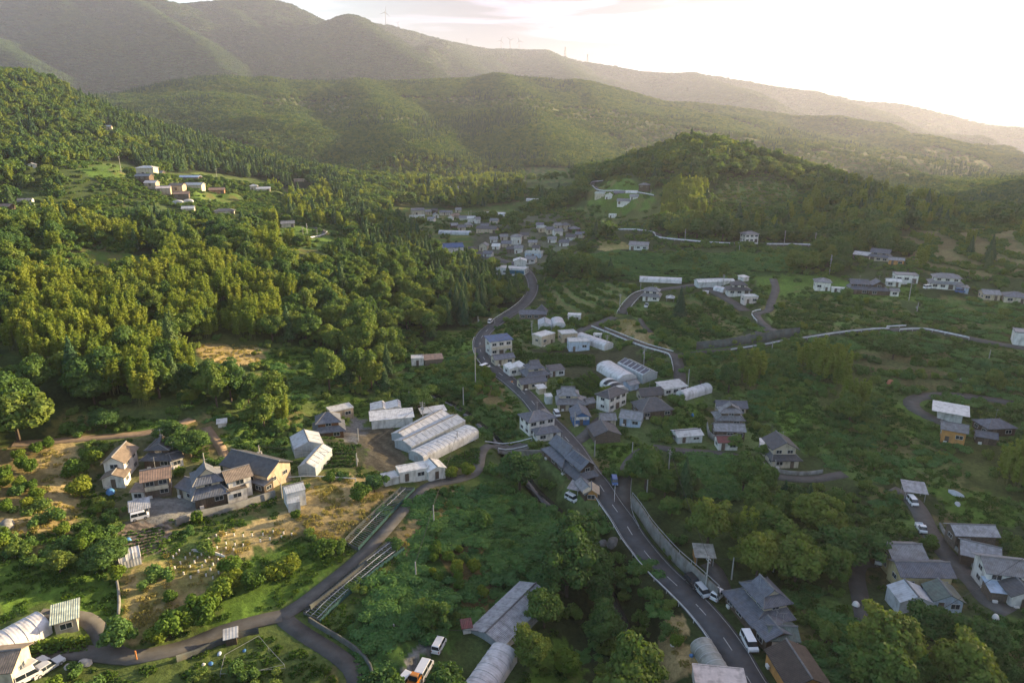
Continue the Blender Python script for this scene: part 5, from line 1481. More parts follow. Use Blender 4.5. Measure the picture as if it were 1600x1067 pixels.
# ---------------------------------------------------------------- rails and walls
guard_rail(between('main', 3.1, (1172,1066), (920,738)), 'white guard rail on the stream side of the main road, bottom stretch')
guard_rail(between('main', 2.9, (762,568), (751,530)), 'white guard rail along the outside of the main road bend')
guard_rail(between('main', 2.9, (773,507), (826,464)), 'white guard rail leading to the far white workshop')
guard_rail(between('main', -2.9, (762,568), (753,536)), 'low white rail on the inside of the road bend by the blue roofed house', .5)
guard_rail(offset_line('bridge', 1.9, .0, .135), 'white bridge rail on the upstream side of the deck'); guard_rail(offset_line('bridge', -1.9, .0, .15), 'white bridge rail on the downstream side of the deck')
guard_rail(offset_line('ramp', -1.9, .0, .62), 'thin rail on top of the ramp wall', .8, M_metal, .1)
guard_rail(offset_line('ramp', 1.9, .28, .62), 'short white kerb rail between the ramp and the main road', .6)
guard_rail(offset_line('rail_road', -2.0, 0, .82), 'long white rail of the sloping road above the greenhouses', .9, None, .5)
guard_rail(offset_line('rail_road', 2.0, .05, .6), 'upper white rail of the sloping road above the greenhouses', .6, None, .3)
guard_rail(offset_line('wall_lane', -1.6, .25, 1), 'white rail at the foot of the long concrete wall', .9, None, .55)
guard_rail(offset_line('hill', 2.3, 0, .35), 'rail on the left of the wide hill ramp', .9, None, .4)
guard_rail(offset_line('hill', -2.3, 0, .3), 'rail on the right of the wide hill ramp', .9, None, .4)
guard_rail(offset_line('long_rail', -2.0, 0, 1), 'long white rail across the middle of the right hill', 1.2, None, .8)
guard_rail(offset_line('crest', -1.8, 0, 1), 'white rail on the lane below the right hill summit', 1.1, None, .8)
guard_rail(offset_line('right_high', -2.2, .08, .62), 'white rail on the lower side of the high right road', 1.0, None, .5)
guard_rail(offset_line('right_high', 2.2, .0, .2), 'short white rail on the upper side of the high right road', 1.0, None, .5)
guard_rail(offset_line('loop', -1.6, .0, .8), 'pale rail on the looping lane of the left hill', 1.0, None, .7)
guard_rail(offset_line('climb', 1.8, .12, .35), 'white rail at the foot of the climbing lane', .9, None, .5)
guard_rail(offset_line('lower', -2.0, .9, 1.0) if False else smooth_line([(442,751),(470,749),(500,749),(556,752)]), 'white pipe rail below the white gabled greenhouses', .8, None, .2)
mw = smooth_line([(985,776),(990,800),(1004,826),(1026,846),(1060,876),(1085,898),(1100,912),(1112,926)])
P, w = ROADS['main']; seg = between('main', -4.1, (1088,946), (958,792))
wall_line(seg, 'tall concrete retaining wall on the right of the main road', 3.0, .5, 2.0)
guard_rail(seg + np.array([0, 0, 3.0]), 'grey net fence on top of the tall retaining wall', .8, M_metal, .12)
wl = offset_line('wall_lane', 3.0, .12, .62)
wall_line(wl, 'dark slope wall between the upper lane and the railed lane', 3.2, .6, 2.0, mat('dark_concrete', (.075,.085,.08), .9, .3, .5, bump=.03, dirt=.5))
wall_line(smooth_line([(275,822),(300,812),(330,805),(365,796),(400,785),(430,776)]), 'concrete edged stone wall in front of the large farmhouse', 1.6, .6, 1.5)
wall_line(smooth_line([(182,905),(186,930),(186,955),(184,985)]), 'low stone wall on the left edge of the dry terrace', .7, .5, 1.0)
wall_line(smooth_line([(300,861),(330,864),(352,872)]), 'white low kerb wall above the rows of sapling tubes', .5, .3, .5, M_rail)
wall_line(offset_line('lower', 2.9, .1, .42), 'dark low wall on the upper side of the lower lane', .9, .5, 1.0, mat('dark_concrete', (.075,.085,.08)))
wall_line(offset_line('bridge', 2.7, .80, .97), 'dark low wall above the lane beside the netted bed', 1.1, .5, 1.0, mat('dark_concrete', (.075,.085,.08)))
wall_line(offset_line('fork', 2.5, .25, .95), 'dark low wall along the fork towards the bottom edge', .9, .5, 1.0, mat('dark_concrete', (.075,.085,.08)))
wall_line(offset_line('gable_lane', 2.3, .55, .95), 'low pale wall under the cream gabled house', 1.0, .4, 1.0)
wall_line(offset_line('hamlet', 2.8, .35, .8), 'low wall between the hamlet lane and the yellow walled house', .8, .4, 1.0)
wall_line(smooth_line([(1105,665),(1108,680),(1120,688)]), 'small pale wall left of the stacked grey roofed house', 1.2, .35, 1.0)
for i, (u, v, lab) in enumerate([(1189,388,'first pier from the left under the long white rail'), (1223,388,'second pier under the long white rail')]):
    c = G(u, v); o = obj('bridge_pier', MB().box(-.5,.5,-.5,.5,-4,2.2).me('bridge_pier', M_conc), loc=tuple(c - np.array([0, 3, 1.2]))); tag(o, lab, 'pier')
# bridge
Pb, wb = ROADS['bridge']; kb = int(len(Pb) * .14)
bt = thing('road_bridge', 'small concrete bridge with white rails crossing the stream', 'bridge', tuple(Pb[kb // 2]))
q = Pb[:kb] - Pb[kb // 2]
obj('deck', strip_mesh('deck', q + np.array([0, 0, .0]), 4.6, .02, M_conc, t=.6), bt)
for e in (2, kb - 3):
    o = obj('abutment', MB().box(-1.2,1.2,-2.2,2.2,-4,-.5).me('abutment', M_conc), bt, tuple(q[e]))
o = obj('stream_wall', MB().box(-4, 4, 0, .5, -3, 1.5).me('stream_wall', M_conc), loc=tuple(G(838, 712))); tag(o, 'pale block wall standing in the stream bank below the bridge house', 'wall')

# ---------------------------------------------------------------- utility poles and wires
def pole_mesh(h):
    return MB().beam((0,0,-1.0),(0,0,h),.17,8,.11).me('shaft', M_pole)
ARM = MB().box(-.9,.9,-.05,.05,-.05,.05).box(-.75,-.65,-.05,.05,.05,.25).box(.65,.75,-.05,.05,.05,.25).box(-.05,.05,-.08,.08,.05,.25).me('crossarm', M_metal)
TRF = MB().beam((.35,0,-.45),(.35,0,.35),.25,10).me('transformer', M_metal)
SH = {}
POLES = [(1102,925,66,0,'pale pole rising from the roadside near the tin canopy'),(1143,905,40,0,'slim pole beside the carport lane'),(1208,893,38,0,'slim pole at the edge of the right wood'),
 (1045,733,34,0,'pole in the bushes below the gabled lane'),(1011,768,26,0,'leaning height pole beside the ramp'),(929,712,28,0,'pole at the barn corner by the road fork'),(988,706,18,0,'short pole on the grass behind the fork'),
 (898,668,28,1,'pole between the blue walled house and the hedge'),(831,528,30,1,'pole beside the bright roadside paddy'),(743,600,60,0,'vine wrapped pole left of the orchard strip'),
 (1075,604,28,0,'pole behind the flat greenish shed'),(1006,568,26,1,'pole with a white box behind the solar greenhouse'),(948,545,22,0,'pole at the end of the long white greenhouse'),
 (968,487,28,0,'thin pole left of the wide hill ramp'),(1001,452,10,0,'small pole by the very long greenhouse'),(1130,447,18,0,'brown pole behind the pale gabled shed'),
 (1296,428,30,2,'pole with a big box above the white upper house'),(1225,384,24,0,'pole on the long rail, middle one'),(1273,384,20,0,'pole on the long rail, right one'),(1070,378,20,2,'pole with a transformer on the long rail, left'),
 (1420,470,34,0,'pole in front of the white shed on the upper row'),(1432,492,20,1,'pole with a white box under the upper row'),(1206,548,16,0,'pole below the dark slope wall, right part'),(1270,548,20,0,'pole at the wood edge left of the bend'),
 (1545,562,16,0,'pole on the lower side of the high right road'),(1418,1010,42,0,'pole below the right hamlet sheds'),(1268,775,10,0,'short post on the curved lane edge'),(1210,738,22,0,'pole in front of the cream gabled house'),
 (661,660,36,2,'pole with transformers behind the white warehouse'),(640,635,26,0,'brown pole left of the transformer pole'),(558,728,24,1,'pole at the edge of the brown field'),(560,688,20,0,'thin pole beside the brown house yard'),
 (715,700,30,0,'slim pole in front of the round grey greenhouse'),(742,690,20,0,'second slim pole in front of the greenhouses'),(407,722,30,2,'pole with a white transformer behind the tan barn'),(319,722,18,0,'bare pole above the large farmhouse'),
 (441,778,26,0,'white corner pole at the tan barn end wall'),(678,818,34,0,'pole on the strip beside the lane'),(650,902,30,0,'pole beside the big netted bed'),(616,990,18,0,'short pole in the vine slope trees'),
 (763,998,14,0,'thin pole beside the grey gabled greenhouse'),(724,628,26,0,'pole in the vines left of the main road'),(747,508,14,1,'pole on the left of the far road bend'),(773,506,10,0,'small pole at the far guard rail end'),
 (496,373,14,0,'pale pole on the looping lane'),(474,372,18,0,'pole left of the looping lane'),(480,365,16,2,'pole with a transformer above the looping lane'),(189,268,24,0,'grey pole at the left of the hillside hamlet'),
 (339,280,16,0,'pole right of the hillside hamlet'),(329,320,10,0,'pole at the hamlet paddy'),(214,1033,18,3,'short orange post at the lane junction'),(732,345,14,0,'pole left of the pink distant greenhouse'),(736,340,12,0,'second pole left of the pink distant greenhouse'),
 (1017,304,8,0,'small pole at the hill road end'),(1531,312,22,0,'pole on the hazy shoulder right'),(1155,393,10,0,'short pole beside the lonely white house')]
for u, v, px, ty, lab in POLES:
    c = G(u, v); dep = c[1] * CT + (CAMH - c[2]) * ST
    h = min(max(px * dep / F / (CT + .06), 2.0), 13.5)
    key = round(h * 2) / 2
    if ty == 3:
        t = thing('marker_post', lab, 'post', tuple(c)); obj('shaft', MB().beam((0,0,-.5),(0,0,h),.12,6).me('shaft', mat('orange_paint', (.5,.2,.06))), t); continue
    if key not in SH: SH[key] = pole_mesh(key)
    t = thing('utility_pole', lab, 'utility pole', tuple(c), R(rnd.uniform(0, 180)))
    obj('shaft', SH[key], t)
    if key > 5: obj('crossarm', ARM, t, (0, 0, key - .4)); obj('crossarm', ARM, t, (0, 0, key - 1.1), None, (.8, 1, 1))
    if ty in (1, 2): obj('transformer', TRF, t, (0, 0, key - 2.0))
    if ty == 2: obj('transformer', TRF, t, (-.7, 0, key - 2.0))
wire_pts = [((1102,925),66),((1045,733),34),((929,712),28),((898,668),28),((831,528),30)]
def wire(a, ha, b, hb, lab):
    A_, B_ = G(*a), G(*b)
    def hh(c, px): return min(max(px * (c[1] * CT + (CAMH - c[2]) * ST) / F / (CT + .06), 2), 13.5) - .3
    A_[2] += hh(A_, ha); B_[2] += hh(B_, hb); mb = MB(); n_ = 14; D_ = B_ - A_; L_ = np.linalg.norm(D_)
    pts = [A_ + D_ * i / n_ - np.array([0, 0, 4 * L_ * .015 * (i / n_) * (1 - i / n_)]) for i in range(n_ + 1)]
    for p, q in zip(pts, pts[1:]): mb.beam(tuple(p - A_), tuple(q - A_), .045, 3)
    o = obj('power_line', mb.me('power_line', mat('cable', (.05,.05,.05))), loc=tuple(A_)); tag(o, lab, 'power line')
wire((1102,925),66,(1143,905),40,'cable from the pale roadside pole to the slim lane pole')
wire((1143,905),40,(1208,893),38,'cable between the slim lane pole and the wood edge pole')
wire((678,818),34,(650,902),30,'cable along the strip beside the netted bed')
wire((678,818),34,(715,700),30,'cable from the strip pole up to the greenhouses')
wire((661,660),36,(715,700),30,'cable from the transformer pole to the grey greenhouse pole')
wire((898,668),28,(929,712),28,'cable from the blue walled house to the barn pole')
wire((763,998),14,(616,990),18,'cable over the vine slope at the bottom')
wire((1102,925),66,(1045,733),34,'cable from the pale roadside pole up to the gabled lane pole')
wire((1045,733),34,(1011,768),26,'cable from the gabled lane pole to the ramp pole')
wire((988,706),18,(1045,733),34,'cable from the short grass pole to the gabled lane pole')
wire((831,528),30,(743,600),60,'cable crossing the main road below the bend')
wire((1006,568),26,(1075,604),28,'cable from the solar greenhouse pole to the flat shed')
wire((407,722),30,(558,728),24,'cable from the barn transformer pole to the brown field')
wire((558,728),24,(661,660),36,'cable over the brown field')
wire((441,778),26,(407,722),30,'cable from the barn corner pole to the transformer pole')
wire((1225,384),24,(1070,378),20,'cable along the long rail, left span')
wire((1225,384),24,(1273,384),20,'cable along the long rail, right span')
wire((1420,470),34,(1432,492),20,'short cable under the upper row')
wire((1296,428),30,(1420,470),34,'cable above the roofs of the upper row')
wire((1210,738),22,(1045,733),34,'cable along the gabled lane')
wire((1418,1010),42,(1610,905),60,'cable crossing the bottom right corner')

# ---------------------------------------------------------------- vehicles
def car_meshes(kind):
    L_, W_, H_, hood, roof0, roof1 = dict(van=(4.4,1.75,1.9,.5,.9,4.2), kei=(3.4,1.48,1.75,.35,.75,3.3), sedan=(4.5,1.72,1.42,1.25,1.9,3.6), truck=(3.4,1.48,1.75,.3,.6,1.45), suv=(4.3,1.75,1.65,1.05,1.6,4.0))[kind]
    belt = H_ * .56
    def prof(pts, w0, w1, zlo, zhi):
        v = []; k = len(pts)
        for s in (-1, 1):
            for x, z in pts:
                t = (z - zlo) / max(zhi - zlo, .01); ww = (w0 * (1 - t) + w1 * t) / 2
                v.append((x - L_ / 2, s * ww, z))
        f = [tuple(range(k - 1, -1, -1)), tuple(range(k, 2 * k))] + [(i, (i + 1) % k, k + (i + 1) % k, k + i) for i in range(k)]
        return v, f
    bed = kind == 'truck'
    body = [(0,.28),(0,.7),(.08,belt*.85),(hood,belt),(L_-.08,belt if not bed else .85),(L_,.75),(L_,.28)]
    if bed: body = [(0,.28),(0,.7),(.08,belt*.9),(.3,belt),(1.5,belt),(1.5,.8),(L_,.8),(L_,.35)]
    b = prof(body, W_, W_ * .98, .28, belt)
    top = [(hood,belt),(roof0,H_-.04),(roof0+.15,H_),(roof1-.1,H_),(roof1,H_-.05),(min(roof1+.35,L_-.05),belt)]
    g = prof([(x + (.03 if i < 3 else -.03), z - (.08 if z > belt else 0)) for i, (x, z) in enumerate(top)], W_ * .95, W_ * .82, belt, H_)
    r = prof([(roof0 - .02, H_ - .09), (roof0 + .15, H_), (roof1 - .1, H_), (roof1 + .02, H_ - .09)], W_ * .86, W_ * .80, H_ - .09, H_)
    return L_, W_, H_, b, g, r, (roof0, roof1, belt, bed)
WHEEL = MB()
for i in range(12):
    pass
def wheel_me():
    w_ = MB(); k = 12; r = .31
    for y in (-.1, .1): w_.v += [(r * math.cos(2 * math.pi * i / k), y, r * math.sin(2 * math.pi * i / k)) for i in range(k)]
    w_.f += [tuple(range(k)), tuple(range(2 * k - 1, k - 1, -1))] + [(i, k + i, k + (i + 1) % k, (i + 1) % k) for i in range(k)]
    return w_.me('wheel', M_dark)
WHEEL = wheel_me()
RIM = MB().beam((0,-.12,0),(0,.12,0),.17,8).me('rim', M_metal)
M_lamp = mat('lamp_glass', (.6,.6,.58), .2, .05); M_red = mat('tail_lamp', (.3,.02,.02), .3, .05)
CARC = dict(white=(.68,.69,.70), silver=(.42,.44,.46), black=(.02,.022,.026), blue=(.03,.10,.28), grey=(.2,.21,.22), orange=(.6,.22,.03), pale=(.55,.6,.66))
def car(kind, colour, u, v, u2, v2, label, name=None):
    """stands with its front towards (u2, v2)"""
    c = G(u, v); e = G(u2, v2); a = math.atan2(*(e - c)[1::-1]) + math.pi
    z = float(hz(c[0], c[1])) + .06 + .0005 * c[1]
    stamp(block_s, c[0], c[1], 2.6); stamp(block_t, c[0], c[1], 3.5); clear_view(c[0], c[1], z, 2.6, 6)
    L_, W_, H_, b, g, r, (r0, r1, belt, bed) = car_meshes(kind)
    nm = name or dict(van='van', kei='minivan', sedan='car', truck='small_truck', suv='car')[kind]
    t = thing(nm, label, nm.replace('_', ' '), (c[0], c[1], z), a)
    pm = mat('paint_' + colour, CARC[colour], .3, .04, spec=.6)
    obj('body', mesh('body', *b, pm), t); obj('windows', mesh('windows', *g, M_glass), t); obj('roof', mesh('roof', *r, pm), t)
    pl = MB()
    for s in (-1, 1):
        for x in (r0 + (r1 - r0) * .48, r1 - .03):
            y0 = W_ * .475; pl.beam((x - L_/2, s * y0, belt), (x - L_/2, s * W_ * .41, H_ - .06), .045, 4)
    obj('pillars', pl.me('pillars', pm), t)
    for x in (.72, L_ - .72):
        for s in (-1, 1):
            w_ = obj('wheel', WHEEL, t, (x - L_ / 2, s * (W_ / 2 - .1), .31)); obj('rim', RIM, w_)
    for s in (-1, 1):
        obj('headlight', MB().box(-.03,.02,-.17,.17,-.09,.09).me('headlight', M_lamp), t, (-L_/2, s * W_ * .36, .62))
        obj('tail_light', MB().box(-.02,.03,-.07,.07,-.14,.14).me('tail_light', M_red), t, (L_/2, s * W_ * .43, .72))
    obj('bumper', MB().box(-.06,.0,-W_*.47,W_*.47,.3,.46).me('bumper', M_black), t, (-L_/2, 0, 0))
    if bed: obj('bed_wall', MB().box(1.55-L_/2, L_/2, -W_/2, -W_/2+.05, .8, 1.1).box(1.55-L_/2, L_/2, W_/2-.05, W_/2, .8, 1.1).box(L_/2-.05, L_/2, -W_/2+.05, W_/2-.05, .8, 1.1).me('bed_wall', pm), t)
    return t
car('van', 'white', 1170,1008, 1180,1026, 'white van parked at the roadside below the blue black tiled house')
car('kei', 'silver', 1097,928, 1107,940, 'silver car parked behind the dark one beside the retaining wall')
car('suv', 'black', 1083,912, 1093,924, 'dark car parked beside the retaining wall of the main road')
car('kei', 'blue', 960,757, 962,766, 'blue small car on the forecourt by the road fork')
car('kei', 'white', 1121,934, 1131,925, 'white car with its roof under the hedge end of the tiled house')
car('truck', 'white', 1438,832, 1445,842, 'white small truck on the hamlet lane')
car('kei', 'white', 766,505, 772,500, 'white car on the grass verge outside the road bend')
car('van', 'white', 757,577, 764,574, 'white delivery van in the lay-by left of the main road')
car('kei', 'white', 893,776, 899,779, 'white car under the pale stream side carport')
car('kei', 'white', 870,650, 874,656, 'white car in the yard left of the blue walled house')
car('kei', 'white', 219,811, 232,808, 'white van under the grey carport of the farm cluster')
car('kei', 'silver', 983,605, 988,600, 'white pickup in the yard under the solar greenhouse')
car('suv', 'silver', 52,1047, 66,1038, 'silver car, left one of the pair in the lower left yard')
car('sedan', 'silver', 75,1047, 92,1037, 'silver saloon, right one of the pair in the lower left yard')
car('kei', 'white', 45,1064, 60,1057, 'white car at the bottom edge behind the silver pair')
car('van', 'white', 662,1052, 671,1036, 'white van, middle one of the vehicles at the bottom edge')
car('kei', 'white', 686,1016, 693,1004, 'white minivan at the upper end of the vehicles at the bottom edge')
car('kei', 'white', 634,1068, 643,1058, 'white minivan at the left of the vehicles at the bottom edge')
car('truck', 'orange', 646,1078, 652,1068, 'truck with an orange load at the bottom edge')
car('kei', 'silver', 668,661, 678,659, 'car under the flat white canopy behind the greenhouses')
car('kei', 'silver', 535,667, 536,660, 'car in the yard of the brown wooden house')
car('kei', 'white', 1425,788, 1431,795, 'white car in the open sided lane shed')
car('truck', 'white', 1010,480, 1014,474, 'white small truck beside the wide hill ramp')
car('kei', 'pale', 1160,381, 1163,384, 'white car beside the lonely white house')
car('kei', 'white', 1449,454, 1456,453, 'white car left of the big white hill house')
car('kei', 'blue', 1500,457, 1508,457, 'blue car in front of the pale blue shed')
car('kei', 'white', 1372,880, 1373,890, 'white car at the dark tiled outbuilding')

# ---------------------------------------------------------------- fields, beds and small things
def grid_points(quad, n, m, jit=0):
    A_, B_, C_, D_ = [G(*q) for q in quad]
    out = []
    for i in range(n):
        for j in range(m):
            s, t = (i + .5) / n, (j + .5) / m
            p = (A_ * (1 - s) + B_ * s) * (1 - t) + (D_ * (1 - s) + C_ * s) * t
            p = p + np.array([rnd.uniform(-jit, jit), rnd.uniform(-jit, jit), 0])
            p[2] = float(hz(p[0], p[1])); out.append(p)
    return out
TUBE = MB().beam((0,0,-.1),(0,0,.58),.15,8,.14).me('sleeve', M_wplast)
def sprig_me():
    b_ = MB()
    for k in range(7):
        a = k * 2.4; b_.slab([(0,0,.6),(.28*math.cos(a),.28*math.sin(a),.75+.05*k),(.3*math.cos(a+.6),.3*math.sin(a+.6),.95),(0,0,.85)], .01)
    return b_.me('sprig', LF['citrus'])
SPRIG = sprig_me()
px_tubes = [(280,861),(301,861),(318,860),(333,864),(346,868),(276,867),(297,866),(315,866),(271,872),(290,872),(309,872),(327,870),(341,875),(282,880),(304,878),(321,877),(273,888),(297,886),(316,885),(333,882),
            (287,896),(310,893),(329,890),(343,886),(298,902),(322,899),(342,895),(333,903),(316,862)]
px_tubes2 = [(326,843),(338,837),(353,834),(366,836),(380,837),(394,836),(411,835),(427,831),(443,833),(339,847),(316,852),(327,853),(339,856),(353,857),(353,849),(367,851),(380,852),(365,859),(407,845),(422,842),(440,839),(456,835)]
for lst, lab, grp in ((px_tubes, 'white sapling tube in the rows on the bare reddish terrace', 'white sapling tubes on the reddish terrace'),
                      (px_tubes2, 'white sapling tube in the rows on the grassy terrace under the stone wall', 'white sapling tubes on the grassy terrace')):
    for u, v in lst:
        c = G(u, v + 1); t = thing('sapling_tube', lab, 'sapling tube', (c[0], c[1], float(hz(c[0], c[1]))), rnd.uniform(0, 6), grp)
        obj('sleeve', TUBE, t); obj('sprig', SPRIG, t)
# netted beds
def net_bed(px, label, rails, net=True):
    A_, B_, C_, D_ = [G(*q) for q in px]; c = (A_ + B_ + C_ + D_) / 4
    t = thing('netted_bed', label, 'netted bed', tuple(c))
    def gp(s, tt, dz=0):
        p = (A_ * (1 - s) + B_ * s) * (1 - tt) + (D_ * (1 - s) + C_ * s) * tt
        return (p[0] - c[0], p[1] - c[1], float(hz(p[0], p[1])) - c[2] + dz)
    n_ = 40
    for e, (s0, t0, s1, t1) in enumerate(((0,0,0,1),(1,0,1,1),(0,0,1,0),(0,1,1,1))):
        mb = MB(); k = n_ if e < 2 else 6
        for i in range(k):
            a, b_ = i / k, (i + 1) / k
            p = gp(s0 + (s1 - s0) * a, t0 + (t1 - t0) * a); q = gp(s0 + (s1 - s0) * b_, t0 + (t1 - t0) * b_)
            mb.slab([p, q, (q[0], q[1], q[2] + .8), (p[0], p[1], p[2] + .8)], .02)
            mb.beam(p, (p[0], p[1], p[2] + .95), .035, 4)
        obj('net_side', mb.me('net_side', M_net if e == 1 or not net else mat('grey_net', (.14,.16,.15), .8, .2)), t)
    for f in rails:
        mb = MB()
        for i in range(n_):
            mb.beam(gp(f, i / n_, .55), gp(f, (i + 1) / n_, .55), .05, 4)
            if i % 2 == 0: mb.beam(gp(f, i / n_, 0), gp(f, i / n_, .55), .03, 3)
        obj('support_rail', mb.me('support_rail', M_rail), t)
    cb = MB()
    for i in range(n_):
        cb.beam(gp(0, i / n_, .62), gp(1, i / n_, .62), .03, 3)
    q = obj('crossbars', cb.me('crossbars', M_metal), t); q['kind'] = 'stuff'
    return gp, c
b1 = net_bed(((537,846),(560,858),(648,764),(626,762)), 'long netted bed with bare soil running up to the prefab office', (.35,))
b2 = net_bed(((474,960),(500,972),(632,860),(606,853)), 'long netted bed with green growth and white rails above the lane fork', (.12, .45, .8))
b3 = thing('net_frame', 'broken net frame of pale poles in the grass at the bottom left', 'frame', tuple(G(390, 1040)))
c3 = G(390, 1040); mb = MB()
pp = [G(*q) - c3 for q in ((345,1060),(352,1030),(405,1000),(420,1018),(445,1045),(372,1062))]
for p in pp: mb.beam(tuple(p), (p[0], p[1], p[2] + .9), .03, 4)
for p, q in zip(pp, pp[1:]): mb.beam((p[0], p[1], p[2] + .9), (q[0], q[1], q[2] + .9), .03, 4)
mb.beam((pp[0][0], pp[0][1], pp[0][2] + .9), (pp[4][0], pp[4][1], pp[4][2] + .2), .03, 4)
obj('poles', mb.me('poles', M_metal), b3)
# crop rows
def crop_rows(quad, n_rows, label, h=.5, wdt=.7, m=None, group=None):
    A_, B_, C_, D_ = [G(*q) for q in quad]
    m = m or LF['crop']
    for r_ in range(n_rows):
        s = (r_ + .5) / n_rows
        P0 = A_ * (1 - s) + D_ * s; P1 = B_ * (1 - s) + C_ * s; L_ = np.linalg.norm(P1 - P0)
        if L_ < 1: continue
        dr = (P1 - P0) / L_; nr = np.array([-dr[1], dr[0], 0]); c = (P0 + P1) / 2
        k = int(L_ * 14 * wdt / .7)
        tt = rng.random(k); ww = (rng.random(k) - .5) * wdt; zz = rng.random(k) * h
        X = P0[0] + (P1[0] - P0[0]) * tt + nr[0] * ww; Y = P0[1] + (P1[1] - P0[1]) * tt + nr[1] * ww
        Z = hz(X, Y) + zz * (1 - (ww / wdt * 2) ** 2 * .6)
        Vv, Fv = leaf_quads(np.c_[X, Y, Z] - c, np.c_[rng.normal(0, .6, k), rng.normal(0, .6, k), np.ones(k)], .42, rng)
        o = obj('crop_row', mesh('crop_row', Vv, Fv, m), loc=tuple(c)); tag(o, label, 'crop row', group or label.replace('row of', 'rows of')); 
def leaf_quads(C_, Nn, size, rg, asp=1.0):
    k = len(C_); Nn = Nn / (np.linalg.norm(Nn, axis=1)[:, None] + 1e-9)
    a = rg.normal(size=(k, 3)); T = np.cross(Nn, a); T /= np.linalg.norm(T, axis=1)[:, None] + 1e-9
    B_ = np.cross(Nn, T)
    s = (size if np.ndim(size) else np.full(k, size)) * rg.uniform(.6, 1.35, k) * .5
    T = T * s[:, None]; B_ = B_ * (s * asp)[:, None]
    Vv = np.stack([C_ - T - B_ * .6, C_ + T * .7 - B_, C_ + T + B_ * .6, C_ - T * .7 + B_], 1).reshape(-1, 3)
    Fv = np.arange(4 * k).reshape(k, 4)
    return Vv, Fv
crop_rows(((672,734),(749,727),(750,700),(738,700)), 8, 'green crop row in the plot beside the round topped greenhouse', .6, 1.0, group='crop rows beside the round topped greenhouse')
crop_rows(((190,880),(246,864),(262,822),(188,830)), 9, 'vegetable row in the dark plot left of the stone wall', .35, .4, group='vegetable rows in the dark plot')
crop_rows(((500,735),(556,733),(556,695),(508,697)), 7, 'leafy row between the gabled greenhouses and the brown field', .7, 1.2, group='leafy rows left of the brown field')
crop_rows(((812,570),(930,574),(930,556),(812,552)), 5, 'shrubby row in the nursery field above the tiled houses', 1.1, 2.0, group='shrubby rows above the tiled houses')
crop_rows(((885,600),(930,625),(965,622),(925,580)), 4, 'dark bushy row in the field left of the striped greenhouse', 1.2, 2.0, group='bushy rows left of the striped greenhouse')
crop_rows(((1205,515),(1300,516),(1310,478),(1215,478)), 6, 'hedge row on the terraces under the upper houses', 1.3, 2.0, group='hedge rows under the upper houses')
crop_rows(((1020,520),(1110,528),(1125,500),(1025,492)), 5, 'hedge row on the orchard mound', 1.2, 1.8, group='hedge rows on the orchard mound')
crop_rows(((0,1030),(140,1012),(135,1000),(0,1012)), 2, 'dense clipped hedge row beside the corrugated tunnel', 1.3, 2.2, LF['citrus'], group='hedge rows beside the corrugated tunnel')
crop_rows(((245,868),(262,862),(268,836),(262,828)), 1, 'low hedge on the wall beside the dark plot', .9, 1.2, LF['citrus'])
# odds and ends
def lump(u, v, sx, sy, sz, m, name, label, cat):
    c = G(u, v); b_ = MB(); k = 9
    for z, s in ((0, 1), (.45, .95), (.8, .7), (1, .3)):
        b_.v += [(sx * s * math.cos(2 * math.pi * i / k) * rnd.uniform(.85, 1.1), sy * s * math.sin(2 * math.pi * i / k) * rnd.uniform(.85, 1.1), z * sz) for i in range(k)]
    for r_ in range(3): b_.f += [(r_ * k + i, r_ * k + (i + 1) % k, (r_ + 1) * k + (i + 1) % k, (r_ + 1) * k + i) for i in range(k)]
    b_.f.append(tuple(range(3 * k, 4 * k)))
    o = obj(name, b_.me(name, m, True), loc=(c[0], c[1], float(hz(c[0], c[1])) - .05), rot=(0, 0, rnd.uniform(0, 3))); tag(o, label, cat)
M_tarp = mat('blue_tarp', (.06,.18,.38), .6, .15)
lump(172,769,1.6,.9,.9,M_tarp,'tarp_heap','blue sheet covered heap at the foot of the white two storey house','tarp')
lump(329,1037,.5,.4,.25,M_tarp,'tarp_heap','blue tarp heap on the path at the bottom left','tarp'); lump(343,1024,.5,.35,.3,mat('pale_tarp',(.35,.42,.52)),'tarp_heap','pale blue and white heap nearer the tool shed','tarp')
lump(318,1039,.35,.3,.25,M_wplast,'bag_heap','white bag heap left of the blue tarp','bag'); lump(382,1018,.4,.3,.2,M_tarp,'tarp_heap','small blue sheet right of the tool shed','tarp')
lump(97,953,.7,.6,.9,M_wplast,'covered_tank','small white covered tank behind the block hut','tank'); lump(132,1036,1.2,.8,.8,mat('pale_cover',(.45,.42,.38)),'covered_vehicle','cream sheeted mound in the bushes of the lower left yard','cover')
lump(105,1042,0.7,.5,.5,mat('pale_cover',(.45,.42,.38)),'covered_heap','small cream sheeted mound left of the larger one','cover')
lump(200,844,.6,.6,.7,M_tarp,'barrel','blue barrel in the dark vegetable plot','barrel'); lump(1051,1012,.5,.5,.8,M_wplast,'tank','white tank in the yard beside the small tunnel','tank')
lump(1080,1030,.4,.4,.5,M_tarp,'barrel','blue barrel beside the small tunnel','barrel'); lump(1082,648,.6,.5,.9,M_tarp,'tarp_heap','blue sheet in the bright paddy beyond the dark roofs','tarp')
lump(1495,773,2.2,.9,.9,mat('grey_tarp',(.4,.42,.44)),'covered_boat','long pale sheeted mound in the grass above the right hamlet','cover'); lump(1497,787,1.2,.6,.4,mat('grey_tarp',(.4,.42,.44)),'covered_heap','small pale mound below the long sheeted one','cover')
lump(1391,598,2.0,1.0,1.0,mat('rust_sheet',(.35,.14,.08)),'sheeted_heap','rust red sheeted heap in the bushes of the right slope','cover'); lump(1337,948,.7,.6,1.0,M_wplast,'tank','white tank beside the hamlet side lane','tank')
